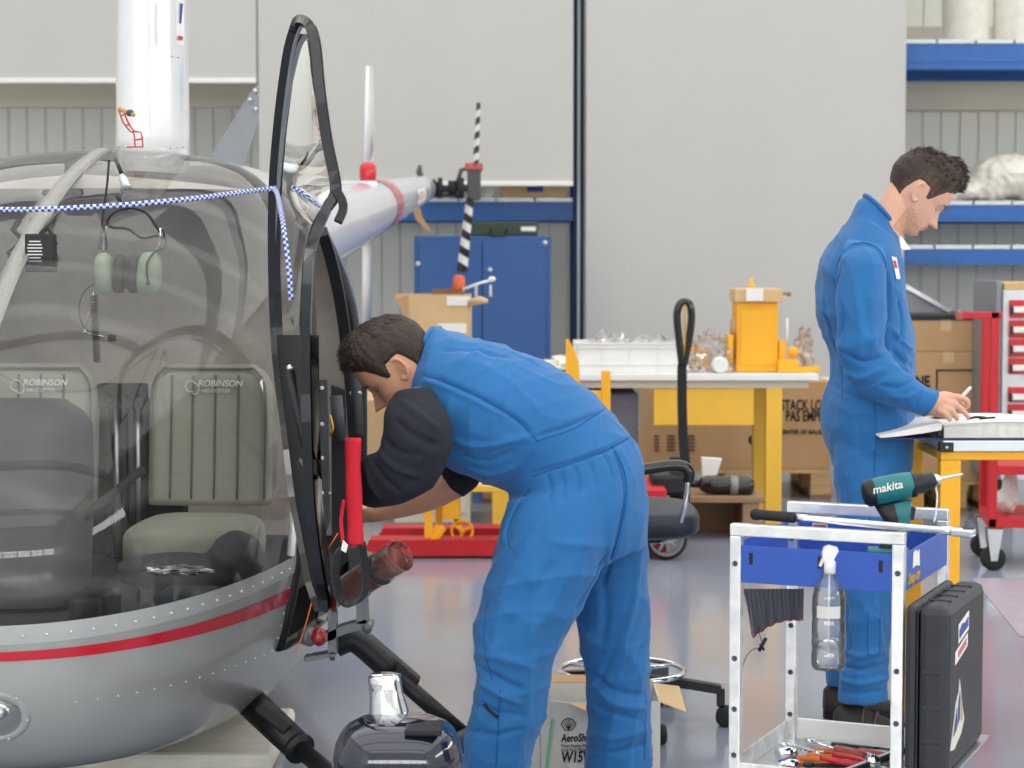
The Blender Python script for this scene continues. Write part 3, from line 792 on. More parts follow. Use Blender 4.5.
mb = MB(); lp = [(682, 365), (678.5, 335), (677, 315), (680, 304), (685, 302), (690, 305), (691.5, 318), (689, 340), (684, 365)]
mb.tube(curve3([at(x, y, DJ + .16) for x, y in lp], 4), .0185, 'black_gloss', n=10)
mb.tube([at(685, 304, DJ + .15), at(685, 335, DJ + .15), at(684, 365, DJ + .15)], .005, 'gold', n=6)
build('grip_loop', mb, parent=t)

t = thing('yellow_stand', (xx(520, DJ), DJ + .2, zf), 'yellow steel stand with uprights carried on the red forks', 'stand')
mb = MB(); x0, x1 = xx(424, DJ), xx(500, DJ)
for px, w in ((423, .055), (432, .05)):
    x = xx(px, DJ); mb = MB(); mb.bx(x, x + w * .7, DJ + .05 + (px - 423) * .03, DJ + .09 + (px - 423) * .03, zf + .001, zy(500, DJ), 'yellow', .003); build('post', mb, parent=t)
mb = MB(); mb.strip([at(424, 549, DJ + .03), at(441, 527, DJ + .1)], .012, .03, 'yellow', up=(0, 0, 1)); build('brace', mb, parent=t)
mb = MB(); mb.bx(xx(441, DJ), xx(459, DJ), DJ + .1, DJ + .2, zy(522, DJ), zy(495, DJ), 'yellow', .005); build('block', mb, parent=t)
mb = MB(); a, b = xx(425, DJ), xx(612, DJ); zt2 = zy(487, DJ)
mb.bx(a, b, DJ + .05, DJ + .35, zt2 - .03, zt2, 'yellow_pale', .004); build('platform', mb, parent=t)
mb = MB(); mb.bx(a + .1, b - .1, DJ + .08, DJ + .33, zt2 + .001, zt2 + .02, 'white_plastic', .004); build('platform_sheet', mb, parent=t)
mb = MB(); c = at(462, 531, DJ + .12)
mb.tube([Vector((c.x + .05 * math.cos(a), c.y, c.z + .05 * math.sin(a))) for a in np.linspace(0, 2 * PI, 24)[:-1]], .007, 'yellow', n=8, closed=True)
for k in range(3):
    a = k * 2.09 + .4; mb.cyl(c, c + Vector((.05 * math.cos(a), 0, .05 * math.sin(a))), .008, m='yellow', n=8)
mb.ell(c, .015, .02, .015, 'yellow'); mb.cyl(c, c + Vector((-.03, .04, .05)), .012, m='yellow'); build('hand_wheel', mb, parent=t)
mb = MB(); zz = zy(345, DJ); mb.prism([at(566, 410, DJ + .2), at(581, 410, DJ + .2), at(579, 362, DJ + .2), at(569, 339, DJ + .2), at(566, 340, DJ + .2)], (0, .05, 0), 'yellow')
mb.bx(xx(566, DJ + .2), xx(580, DJ + .2), DJ + .2, DJ + .25, zt2, zy(409, DJ + .2), 'yellow'); build('post', mb, parent=t)
mb = MB(); mb.bx(xx(602, DJ + .2), xx(611, DJ + .2), DJ + .2, DJ + .25, zt2, zy(371, DJ + .2), 'yellow', .004); build('post', mb, parent=t)
mb = MB(); mb.bx(xx(578, DJ + .2), xx(603, DJ + .2), DJ + .21, DJ + .24, zy(402, DJ + .2), zy(391, DJ + .2), 'yellow', .004); build('crossbar', mb, parent=t)

# ------------------------------------------------------------------ right side: writing desk, tool cabinet, red cart
DD = 5.95
zt = zy(441, DD) 
t = thing('writing_desk', (xx(1060, DD), DD + .3, 0), 'white-topped desk with yellow steel frame in front of the standing mechanic', 'desk')
x0 = xx(946, DD); x1 = x0 + 1.3; dp = .62
mb = MB(); mb.bx(x0, x1, DD, DD + dp, zt - .03, zt, 'desk_white', .003); build('desk_top', mb, parent=t)
mb = MB(); mb.bx(x0 - .005, x1, DD + .01, DD + .05, zt - .056, zt - .031, 'yellow', .003); mb.bx(x0 - .005, x1, DD + dp - .05, DD + dp - .01, zt - .056, zt - .031, 'yellow', .003)
mb.bx(x0 - .005, x0 + .04, DD + .051, DD + dp - .051, zt - .056, zt - .031, 'yellow', .003); build('frame', mb, parent=t)
for x in (x0 - .005, x1 - .06):
    for y in (DD + .01, DD + dp - .06):
        mb = MB(); mb.bx(x, x + .058, y, y + .05, 0, zt - .0565, 'yellow', .003); build('leg', mb, parent=t)
mb = MB(); mb.bx(x0 - .012, x0 + .028, DD - .006, DD + .02, zt - .031, zt - .004, 'black', .002); q = build('corner_bracket', mb, parent=t)
mb = MB(); mb.lathe((x0 + .008, DD - .006, zt - .018), (0, -1, 0), [(0, .005), (.003, .004), (.004, .001)], 'steel'); build('bolt', mb, parent=q)
ZDK = zt
# binder: navy cover lying open, left leaf overhanging, thick paper block on the right
t = thing('ring_binder', (x0 + .12, DD + .25, ZDK), 'open navy ring binder with a thick stack of white pages on the desk', 'binder')
lx = xx(882, DD); sp = xx(944, DD); rx = sp + .34
mb = MB(); mb.prism([(lx - .0, DD + .0, ZDK + .004), (sp, DD + .02, ZDK + .003), (sp, DD + .34, ZDK + .003), (lx, DD + .34, ZDK + .004)], (0, 0, .004), 'binder_navy')
mb.prism([(sp, DD + .02, ZDK + .002), (rx, DD + .02, ZDK + .002), (rx, DD + .34, ZDK + .002), (sp, DD + .34, ZDK + .002)], (0, 0, .004), 'binder_navy'); build('cover', mb, parent=t)
mb = MB()
rings = []
for k in range(15):
    u = k / 14; x = lx + .0 + (sp - lx) * u + 0.002
    h0 = ZDK + .0085 + .022 * u ** 1.5; h1 = h0 + .006 + .016 * math.sin(u * PI * .5)
    rings.append([(x, DD + .01, h0), (x, DD + .33, h0), (x, DD + .33, h1), (x, DD + .01, h1)])
mb.rings(rings, 'paper', smooth=False); build('left_pages', mb, parent=t)
mb = MB(); rings = []
for k in range(21):
    u = k / 20; x = sp + .012 + (rx - sp - .02) * u
    h1 = ZDK + .04 + .012 * math.sin(u * PI * .9) * (1 if u < .8 else 1 - (u - .8) * 2)
    rings.append([(x, DD + .025, ZDK + .0065), (x, DD + .33, ZDK + .0065), (x, DD + .33, h1), (x, DD + .025 + .002 * math.sin(k * 3), h1)])
mb.rings(rings, 'paper_grey', smooth=False)
for k in range(9):
    z = ZDK + .010 + k * .0032; mb.bx(sp + .012, rx - .01, DD + .0235, DD + .0255, z, z + .0012, 'paper')
build('page_block', mb, parent=t)
mb = MB(); rr = [Vector((sp + .012 + (rx - sp - .02) * u, 0, ZDK + .0405 + .012 * math.sin(u * PI * .9) * (1 if u < .8 else 1 - (u - .8) * 2))) for u in np.linspace(0, 1, 21)]
mb.rings([[(p.x, DD + .02, p.z + .0005), (p.x, DD + .335, p.z + .0005), (p.x, DD + .335, p.z + .002), (p.x, DD + .02, p.z + .002)] for p in rr], 'paper', smooth=False); build('top_sheet', mb, parent=t)
for dy in (.08, .16, .26):
    mb = MB(); c = Vector((sp, DD + dy, ZDK + .022)); mb.tube([c + Vector((.017 * math.cos(a), 0, .022 * math.sin(a))) for a in np.linspace(0, 2 * PI, 20)[:-1]], .0025, 'chrome', n=6, closed=True); build('ring', mb, parent=t)
mb = MB(); mb.bx(sp - .006, sp + .01, DD + .03, DD + .05, ZDK + .0085, ZDK + .036, 'black', .003); build('page_clip', mb, parent=t)
mb = MB()
for (x_, y_) in ((975, 404), (1020, 404)):
    pass
mb = MB(); p = Vector((sp + .1, DD + .12, ZDK + .0535)); mb.tube(curve3([p, p + Vector((.03, .03, .003)), p + Vector((.05, .0, .004)), p + Vector((.03, -.02, .003)), p + Vector((.08, .01, .003))], 5), .003, 'ink', n=6); build('spectacle_frame', mb, label=None, parent=t)
o = bpy.data.objects.get('spectacle_frame'); o.name = 'ribbon'
# red tool cabinet right edge
DK = 11.0
t = thing('tool_cabinet', (xx(1060, DK), DK + .3, 0), 'tall grey cabinet with red drawers and white handles at the right edge', 'cabinet')
a, b = xx(1004, DK), xx(1090, DK); zt = zy(290, DK)
mb = MB(); mb.bx(a, b, DK, DK + .6, zy(480, DK), zt, 'galv', .005); build('body', mb, parent=t)
mb = MB(); mb.bx(xx(998, DK), a - .002, DK + .02, DK + .58, zy(480, DK), zy(281, DK), 'grey_plate', .004); build('side_panel', mb, parent=t)
mb = MB(); mb.bx(a + .01, b - .01, DK + .03, DK + .6, zt + .001, zy(283, DK), 'wood', .003); build('top_board', mb, parent=t)
for (y0, y1) in ((300, 318), (320, 338), (339, 357), (358, 374), (387, 402), (404, 432), (434, 462)):
    mb = MB(); mb.bx(a + .03, b - .03, DK - .018, DK - .001, zy(y1, DK), zy(y0, DK), 'red', .004); d = build('drawer', mb, parent=t)
    mb = MB(); z0 = zy(y0 + 10, DK); mb.bx(a + .045, b - .045, DK - .045, DK - .02, z0 - .014, z0 + .018, 'white_bar', .006); build('handle', mb, parent=d)
    mb = MB(); mb.bx(a + .032, a + .044, DK - .045, DK - .019, z0 - .024, z0 + .022, 'black', .003); build('handle_cap', mb, parent=d)
for x in (a + .02, b - .08):
    mb = MB(); mb.bx(x, x + .06, DK + .05, DK + .55, 0, zy(480, DK) - .001, 'black'); build('foot', mb, parent=t)
DE = 9.4
t = thing('red_cart', (xx(1040, DE), DE + .2, 0), 'tall red steel cart on castors beside the red drawer cabinet', 'cart')
a = xx(989, DE); w = .042
zb_ = zy(528, DE)
for px, dy in ((992, 0), (984, .5)):
    x = xx(px, DE + dy); mb = MB(); mb.bx(x, x + .04, DE + dy, DE + dy + .04, zb_, zy(312, DE + dy), 'red_paint', .004); build('upright', mb, parent=t)
mb = MB(); x = xx(1070, DE); mb.bx(x, x + .04, DE, DE + .04, zb_, zy(312, DE), 'red_paint', .004); build('upright', mb, parent=t)
mb = MB(); mb.bx(xx(962, DE), xx(1004, DE), DE, DE + .035, zy(319, DE), zy(312, DE), 'red_paint', .004); build('handle_arm', mb, parent=t)
mb = MB(); mb.bx(xx(958, DE), xx(964, DE), DE - .004, DE + .04, zy(320, DE), zy(311, DE), 'burgundy', .006); build('grip', mb, parent=t)
xa_, xb_ = xx(992, DE), xx(984, DE + .5); xc_ = xx(1080, DE)
mb = MB(); mb.prism([(xa_, DE, zb_), (xc_, DE, zb_), (xc_ + .08, DE + .54, zb_), (xb_, DE + .54, zb_)], (0, 0, .04), 'red_paint'); build('shelf', mb, parent=t)
mb = MB(); mb.prism([(xa_ + .04, DE, zy(475, DE)), (xc_, DE, zy(475, DE)), (xc_ + .08, DE + .54, zy(475, DE)), (xb_ + .04, DE + .54, zy(475, DE))], (0, 0, .04), 'red_paint'); build('shelf', mb, parent=t)
for (x, y) in ((xx(1000, DE), DE + .05), (xx(988, DE + .45), DE + .48), (xx(1072, DE), DE + .05)):
    mb = MB(); mb.lathe((x - .0, y - .02, .055), (0, 1, 0), [(0, .03), (0, .052), (.008, .056), (.035, .056), (.043, .052), (.043, .03)], 'rubber'); cs = build('castor', mb, parent=t)
    mb = MB(); mb.prism([(x - .035, y - .028, zb_ - .001), (x + .04, y - .028, zb_ - .001), (x + .015, y - .028, .045), (x - .015, y - .028, .045)], (0, .005, 0), 'steel')
    mb.prism([(x - .035, y + .026, zb_ - .001), (x + .04, y + .026, zb_ - .001), (x + .015, y + .026, .045), (x - .015, y + .026, .045)], (0, .005, 0), 'steel'); mb.bx(x - .035, x + .04, y - .028, y + .031, zb_ - .008, zb_ - .001, 'steel'); build('fork', mb, parent=cs)
lumpy('rag_heap', [(Vector((xx(1018, DE), DE + .2, zb_ + .1)), (.05, .06, .05)), (Vector((xx(1024, DE), DE + .2, zb_ + .14)), (.04, .05, .1))], 'pale rags on the lower shelf of the red cart', 'rags', 'paper_grey', vox=.008, disp=.004)
o = bpy.data.objects['rag_heap']; o.location.z = zb_ + .041

# ------------------------------------------------------------------ drafting chair, oil box
DS = 6.35
c = at(632, 700, DS); c.z = 0
t = thing('drafting_chair', (c.x, c.y, 0), 'black drafting chair with chrome foot ring behind the bending mechanic', 'chair')
mb = MB(); mb.lathe(c, Z, [(.10, .035), (.12, .06), (.15, .06), (.17, .03), (.3, .03), (.3, .02), (.58, .02)], 'black'); build('column', mb, parent=t)
for k in range(5):
    a = k * 2 * PI / 5 - .12
    d = Vector((math.cos(a), math.sin(a), 0)); e = c + d * .27
    mb = MB(); mb.strip([c + d * .03 + Z * .14, c + d * .18 + Z * .125, e + Z * .112], .013, .018, 'black'); mb.bx(e.x - .012, e.x + .012, e.y - .012, e.y + .012, .06, .115, 'black', .003); build('base_arm', mb, parent=t)
    mb = MB(); s_ = Vector((-d.y, d.x, 0))
    for q in (-1, 1): mb.lathe(e + d * .015 + s_ * (.005 * q) + Z * .03, s_ * q, [(0, .012), (0, .027), (.003, .030), (.018, .030), (.022, .025), (.022, .01)], 'rubber')
    build('castor', mb, parent=t)
zr = zy(670, DS)
mb = MB(); R_ = (xx(686, DS) - xx(560, DS)) / 2; cr = Vector((xx(623, DS), DS, zr))
mb.tube([cr + Vector((R_ * math.cos(a), R_ * math.sin(a), 0)) for a in np.linspace(0, 2 * PI, 60)[:-1]], .009, 'chrome', n=10, closed=True)
for k in range(3):
    a = k * 2 * PI / 3 + .5; mb.cyl(Vector((c.x, c.y, zr)), cr + Vector((R_ * math.cos(a), R_ * math.sin(a), 0)), .007, m='chrome', n=8)
build('foot_ring', mb, parent=t)
mb = MB(); zs = zy(503, DS); sc_ = Vector((xx(655, DS), DS, zs))
mb.ell((xx(642, DS), DS, zs - .045), (xx(699, DS) - xx(642, DS)), .23, .05, 'stool_pad', p=.55, nu=40, nv=20); build('seat', mb, parent=t)
mb = MB(); mb.bx(xx(610, DS), xx(670, DS), DS - .1, DS + .1, zs - .11, zs - .093, 'black', .005); mb.cyl((c.x, c.y, .57), (c.x, c.y, zs - .10), .03, m='black'); build('seat_plate', mb, parent=t)
mb = MB(); mb.tube(curve3([at(640, 470, DS - .22), at(665, 466, DS - .22), at(682, 466, DS - .22), at(689, 472, DS - .22), at(688, 482, DS - .22)], 5), .017, 'black_gloss', n=10); build('armrest', mb, parent=t)
mb = MB(); mb.tube(curve3([at(688, 480, DS - .22), at(685, 505, DS - .22), at(678, 530, DS - .2), at(670, 540, DS - .15), at(655, 541, DS - .05)], 5), .008, 'chrome', n=8); build('arm_tube', mb, parent=t)
mb = MB(); mb.box((xx(622, DS), DS, zs + .13), (.05, .36, .2), None, 'stool_pad', .024, 4); mb.cyl((xx(620, DS), DS, zs - .09), (xx(620, DS), DS, zs + .06), .015, m='black'); build('backrest', mb, parent=t)

DO = 5.72
a, b = xx(542, DO), xx(663, DO); zt = zy(703, DO)
t = thing('oil_carton', ((a + b) / 2, DO + .14, 0), 'opened white and brown oil carton printed AeroShell W15W on the floor', 'carton')
mb = MB(); th = .004
p_ = [(a, DO + .05), (a + .075, DO), (b, DO + .02), (b, DO + .27), (a + .0, DO + .27)]
for i in range(5):
    u, v = Vector((*p_[i], 0)), Vector((*p_[(i + 1) % 5], 0)); d = (v - u).normalized(); nn_ = Vector((-d.y, d.x, 0)) * th
    mb.prism([u, v, v + nn_, u + nn_], (0, 0, zt), 'paper_grey')
mb.prism([Vector((*q, 0)) for q in p_], (0, 0, th), 'cardboard_dark')
build('carton_body', mb, parent=t)
f0 = Vector((a + .075, DO - .002, zt)); f1 = Vector((b, DO + .018, zt))
def flap(pts, m='cardboard_pale'):
    n_ = (Vector(pts[1]) - Vector(pts[0])).cross(Vector(pts[2]) - Vector(pts[0])).normalized() * .003
    q = MB(); q.prism(pts, n_, m); build('flap', q, parent=t, label='brown inner side of a carton flap')
flap([f0 + Vector((0, -.001, 0)), f0 + Vector((.1, 0, -.0)), f0 + Vector((.14, -.03, -.035)), f0 + Vector((.06, -.035, -.02))], 'cardboard_pale')
flap([Vector((a, DO + .27, zt)), Vector((b, DO + .27, zt)), Vector((b - .02, DO + .33, zt + .008)), Vector((a + .03, DO + .33, zt + .010))], 'cardboard')
flap([Vector((b, DO + .02, zt)), Vector((b, DO + .27, zt)), Vector((b + .07, DO + .25, zt - .005)), Vector((b + .075, DO + .05, zt - .035))], 'cardboard_pale')
fx = Vector((1, .02 / (b - a - .075), 0)).normalized()
o_ = lambda px, py: at(px, py, DO + (px - 562) / (663 - 562) * .02) + Vector((0, -.0035, 0))
text('printed_text', 'AeroShell', .031, o_(561, 741.5), fx, Z, 'ink', t, bold=.0008, shear=.15, sx=.72)
text('printed_text', 'W15W 50', .043, o_(561, 762), fx, Z, 'ink', t, bold=.0014, shear=.15, sx=.68)
text('printed_text', 'Piston Engine Oil', .0125, o_(561, 747), fx, Z, 'ink', t, sx=.8)
text('printed_text', 'Huile Pour Moteurs', .0125, o_(561, 751), fx, Z, 'ink', t, sx=.8)
mb = MB(); cc = o_(568.5, 724)
sh = []
for k in range(13):
    a_ = PI * (k / 12) ; r_ = .0195 * (1 + .07 * abs(math.sin(k * PI / 2))); sh.append(cc + Vector((-r_ * math.cos(a_), -.0005, r_ * math.sin(a_) * .95 - .003)))
sh += [cc + Vector((.009, -.0005, -.017)), cc + Vector((-.009, -.0005, -.017))]
mb.tube(sh, .0015, 'ink', n=5, closed=True)
for k in range(1, 8):
    a_ = PI * k / 8; mb.cyl(cc + Vector((0, 0, -.015)), cc + Vector((-.018 * math.cos(a_), 0, .017 * math.sin(a_) - .003)), .0009, m='ink', n=5)
build('shell_emblem', mb, parent=t)
mb = MB(); q0 = at(545, 750, DO + .03); mat('green_print', (120, 196, 150), 0.8)
mb.prism([at(545.5, 768, DO + .035), at(548, 768, DO + .035), at(553, 720, DO + .02), at(550.5, 720, DO + .02)], (0, -.001, 0), 'green_print'); 
build('green_band', mb, parent=t)
mb = MB(); mb.bx(xx(650.5, DO, 752) , xx(655, DO), DO + .010, DO + .0155, 0.02, zy(748, DO), 'red'); build('red_band', mb, parent=t)

# ------------------------------------------------------------------ vacuum cleaner (foreground)
DV = 4.55
cv = at(398, 740, DV); ztop = zy(716, DV); rv = (xx(465, DV) - xx(332, DV)) / 2 * 1.0
t = thing('vacuum_cleaner', (cv.x, DV, 0), 'glossy dark blue domed vacuum cleaner with chrome spout in the foreground', 'vacuum cleaner')
c = Vector((cv.x, DV, 0))
def vbody(prof, m, p=.8, n=48):
    rings = []
    for h, r in prof:
        ring = []
        for k in range(n):
            a = 2 * PI * k / n; cx_, sy_ = math.cos(a), math.sin(a)
            ring.append(c + Vector((math.copysign(abs(cx_) ** p, cx_) * r, math.copysign(abs(sy_) ** p, sy_) * r * .9, h)))
        rings.append(ring)
    return MB().rings(rings, m)
H = ztop
build('dome', vbody([(H - .125, rv * .99), (H - .11, rv * 1.0), (H - .08, rv * .985), (H - .055, rv * .94), (H - .035, rv * .87), (H - .02, rv * .77), (H - .008, rv * .6), (H - .001, rv * .35), (H, .02)], 'navy_gloss'), parent=t)
build('trim_ring', vbody([(H - .14, rv * .98), (H - .138, rv * 1.02), (H - .128, rv * 1.02), (H - .1255, rv * .98)], 'grey_plate'), parent=t)
build('tank', vbody([(.06, rv * .85), (.065, rv * .95), (.1, rv * 1.0), (H - .142, rv * 1.0)], 'navy_gloss'), parent=t)
for sx_, sy_ in ((1, 1), (1, -1), (-1, 1), (-1, -1)):
    mb = MB(); q = c + Vector((sx_ * rv * .8, sy_ * rv * .75, .03)); mb.lathe(q + Vector((0, -.015, 0)), (0, 1, 0), [(0, .01), (0, .028), (.03, .028), (.03, .01)], 'rubber'); mb.cyl(q, q + Vector((-.02 * sx_, -.01 * sy_, .06)), .01, m='black'); build('castor', mb, parent=t)
mb = MB(); mb.bx(c.x + .02, c.x + .1, DV - .11, DV - .02, H - .02, H - .004, 'black', .004); build('handle_recess', mb, parent=t)
mb = MB(); p0 = at(389, 712, DV + .06); p1 = at(384, 676, DV + .07)
p0.z = max(p0.z, H - .01)
mb.tube([p0 - Z * .02, p0, p0 + (p1 - p0) * .5, p0 + (p1 - p0) * .8, p1, p1 + (p1 - p0) * .05, p1], [.046, .044, .037, .036, .037, .03, .028], 'chrome', n=28)
build('spout', mb, parent=t)
mb = MB(); mb.prism([p0 + Vector((-.012, -.045, .06)), p0 + Vector((.0, -.05, .025)), p0 + Vector((.014, -.045, .06)), p0 + Vector((.012, -.045, .09)), p0 + Vector((-.012, -.045, .09))], (0, .015, 0), 'chrome'); build('spout_wedge', mb, parent=t)

# white foam pad under the helicopter belly
mb = MB(); a, b = at(60, 740, 5.9), at(279, 740, 5.9)
mb.bx(-1.75, b.x, 5.75, 6.35, 0, .05, 'foam_white', .015)
rs = np.random.RandomState(2)
build('foam_pad', mb, label='off-white foam block on the floor under the helicopter belly', cat='foam block')

# ------------------------------------------------------------------ HELICOPTER
HX, HY, HA = -1.32, 4.85, math.radians(4.2)
SD = Vector((math.sin(HA), math.cos(HA), 0)); WDIR = Vector((math.cos(HA), -math.sin(HA), 0))
def hp(s, w, z): return Vector((HX, HY, 0)) + SD * s + WDIR * w + Z * z
heli = thing('helicopter', (HX, HY, 0), 'silver helicopter with red stripe, clear bubble nose and open cabin door', 'helicopter', rz=-HA)
Wt = pchip([(.095, .02), (.10, .2), (.11, .34), (.125, .45), (.15, .52), (.2, .575), (.25, .61), (.3, .635), (.4, .67), (.5, .69), (.6, .71), (.8, .72), (1.0, .72), (1.2, .70), (1.4, .645), (1.55, .56), (1.65, .47), (1.70, .38), (1.735, .2), (1.745, .01)])
S0 = pchip([(.095, .85), (.10, .66), (.11, .53), (.13, .40), (.16, .3), (.2, .22), (.3, .12), (.4, .065), (.5, .04), (.6, .01), (.7, 0), (.8, .02), (.9, .06), (1.0, .12), (1.1, .2), (1.2, .3), (1.3, .42), (1.4, .56), (1.5, .74), (1.6, .95), (1.7, 1.25), (1.745, 1.45)])
S1 = 1.45; SE = 2.7; NX = 2.25
def wof(s, z):
    s0 = S0(z); W_ = Wt(z)
    if s <= s0: return 0.0
    if s < S1: return W_ * max(0.0, 1 - ((S1 - s) / (S1 - s0)) ** NX) ** (1 / NX)
    if s <= 1.8: return W_
    return W_ * (1 - .45 * ((s - 1.8) / (SE - 1.8)) ** 2)
def SA(z): return max(.84 + .74 * ((z - .6) / 1.14) ** 2 if z > .6 else .84, S0(z) + .03)
def zwb(s): return .561 + .055 * min(max(s, 0), .95) / .9
def shell(name, zlo, zhi, slo, shi, m, side, nu=40, nv=26, off=0.0, par=None, label=None, cos=False, front=False):
    """zlo/zhi: functions of s; slo/shi: functions of z"""
    mb = MB()
    def fn(u, v):
        vv = (1 - math.cos(v * PI / 2)) if cos == 'lo' else (math.sin(v * PI / 2) if cos == 'hi' else v)
        zg = zlo(0.3) + (zhi(0.3) - zlo(0.3)) * vv
        a_ = max(slo(zg), S0(zg) if front else slo(zg)); b_ = shi(zg)
        uu = u * u if front else u
        s_ = a_ + (b_ - a_) * uu
        z_ = zlo(s_) + (zhi(s_) - zlo(s_)) * vv
        w_ = 0.0 if (front and u == 0) else wof(s_, z_)
        p = hp(s_, side * w_, z_)
        if off:
            c0 = hp(max(s_, .9), 0, .95); d = (p - c0); d.normalize(); p = p + d * off
        return p
    mb.grid(fn, nu, nv, m)
    return mb
def both(name, *a, **k):
    mb = MB()
    for sd in (1, -1):
        q = shell(name, *a, side=sd, **{x: y for x, y in k.items() if x not in ('par', 'label')})
        mb.add(q.v, q.f, a[4])
    return build(name, mb, parent=k.get('par', heli), label=k.get('label'))
K = lambda c_: (lambda s_: c_)
# lower hull, front; thickness comes from a second inner skin
hull = both('hull', K(.095), lambda s_: zwb(s_) - .045, K(0), K(.90), 'hull_silver', nu=44, nv=34, cos='lo', front=True)
def nose_panel(): pass
mb = MB()
for sd in (1, -1):
    q = shell('x', K(.095), K(.36), K(.90), K(SE), 'hull_silver', sd, nu=24, nv=12, cos='lo'); mb.add(q.v, q.f, 'hull_silver')
build('belly', mb, parent=heli)
rim = both('window_rim', lambda s_: zwb(s_) - .045, lambda s_: zwb(s_) + .004, K(0), K(.90), 'hull_rim', nu=44, nv=3, front=True, off=.002)
mb = MB()
def surf(s_, z_, side=1, off=0.0):
    p = hp(s_, side * wof(s_, z_), z_); c0 = hp(max(s_, .9), 0, .95); d = (p - c0).normalized(); return p + d * off, d
for sd in (1, -1):
    L = 0; prev = None
    for k in range(400):
        s_ = .008 + (.9 - .008) * (k / 399) ** 2; p, d = surf(s_, zwb(s_) - .024, sd, .004)
        if prev is None or (p - prev).length > .055:
            mb.ell(p, .0042, .0042, .0042, 'hull_rim', nu=8, nv=6); prev = p
build('rivet_row', mb, parent=rim)
mb = MB()
for zr_, sp_ in ((.36, .055),):
    for sd in (1, -1):
        prev = None
        for k in range(400):
            s_ = .16 + .74 * (k / 399) ** 1.5; z_ = zr_ + .0 * s_; p, d = surf(s_, z_, sd, .0)
            if prev is None or (p - prev).length > sp_:
                mb.ell(p, .003, .003, .003, 'hull_rim', nu=8, nv=6); prev = p
prev = None
for k in range(200):
    z_ = .2 + .36 * k / 199; p, d = surf(.86, z_, 1, 0)
    if prev is None or (p - prev).length > .035: mb.ell(p, .003, .003, .003, 'hull_rim', nu=8, nv=6); prev = p
build('rivet_row', mb, parent=hull)
both('red_stripe', lambda s_: .477 + .010 * s_, lambda s_: .499 + .034 * s_, K(0), K(.90), 'stripe_red', nu=44, nv=2, front=True, off=.0022, par=hull)
# windshield halves
ws = both('windshield', zwb, K(1.742), K(0), SA, 'windshield', nu=44, nv=40, front=True, cos='hi')
# centre strip
mb = MB(); rings = []
for k in range(60):
    z_ = .60 + (1.74 - .60) * math.sin(k / 59 * PI / 2); s_ = S0(z_)
    d = (hp(s_, 0, z_) - hp(1.3, 0, .9)).normalized(); o1 = d * .009
    cpt = hp(s_ + .001, 0, z_)
    rings.append([cpt + WDIR * -.024 - d * .004, cpt + WDIR * -.024 + o1 * .6, cpt + o1, cpt + WDIR * .024 + o1 * .6, cpt + WDIR * .024 - d * .004])
mb.rings(rings, 'strip_metal', smooth=True)
for k in range(4, 58, 2):
    q = rings[k]; mb.ell((q[2] + q[3]) / 2 + WDIR * 0, .003, .003, .003, 'steel', nu=6, nv=5)
build('centre_strip', mb, parent=ws, label='riveted metal centre strip')
# roof and upper rear cabin (both sides), door opening on the right side
zroof = 1.56
mb = MB()
for sd in (1, -1):
    q = shell('x', K(zroof), K(1.7445), (lambda z: SA(z)), K(SE), 'hull_white', sd, nu=26, nv=16, cos='hi'); mb.add(q.v, q.f, 'hull_white')
build('roof', mb, parent=heli)
mb = MB(); q = shell('x', K(.36), K(zroof), K(1.78), K(SE), 'hull_white', 1, nu=14, nv=16); mb.add(q.v, q.f, 'hull_white')
q = shell('x', K(.36), K(zroof), K(.9), K(SE), 'hull_white', -1, nu=24, nv=16)
build('cabin_side', mb, parent=heli)
mb = MB(); q = shell('x', K(.36), K(.70), K(.9), K(SE), 'hull_white', -1, nu=24, nv=10); mb.add(q.v, q.f, 'hull_white')
q = shell('x', K(.70), K(zroof), K(1.78), K(SE), 'hull_white', -1, nu=10, nv=10); mb.add(q.v, q.f, 'hull_white')
build('cabin_side', mb, parent=heli)
mb = MB(); q = shell('x', K(.70), K(zroof), SA, K(1.78), 'door_pane', -1, nu=20, nv=12); mb.add(q.v, q.f, 'door_pane')
build('side_window', mb, parent=heli)
# rear cap
mb = MB(); ring = []
zs_ = [.096, .11, .13, .2, .25, .3, .4, .5, .7, .9, 1.1, 1.3, 1.5, 1.6, 1.7, 1.74]
ring = [hp(SE, wof(SE, z_), z_) for z_ in zs_] + [hp(SE, -wof(SE, z_), z_) for z_ in reversed(zs_)]
mb.add(ring, [tuple(range(len(ring)))], 'hull_white', False); build('rear_cowl', mb, parent=heli, fix=False)
# side decoration behind the door: blue field with red and white edging seen edge-on
mb = MB(); mat('deco_blue', (70, 96, 160), .3, coat=.5)
q = shell('x', K(.5), K(1.54), K(1.84), K(2.4), 'deco_blue', 1, nu=10, nv=14, off=.003); mb.add(q.v, q.f, 'deco_blue'); build('blue_panel', mb, parent=heli)
mb = MB(); q = shell('x', K(.45), K(1.56), K(1.80), K(1.835), 'stripe_red', 1, nu=3, nv=14, off=.004); mb.add(q.v, q.f, 'stripe_red'); build('red_edge', mb, parent=heli)
# A pillar and door opening frame (right), mirrored pillar left
for sd in (1, -1):
    pts = [hp(SA(z_), sd * wof(SA(z_), z_), z_) for z_ in np.linspace(.62, 1.60, 30)]
    mb = MB(); mb.strip(pts, .012, .010, 'hull_rim', up=SD); build('door_pillar', mb, parent=heli)
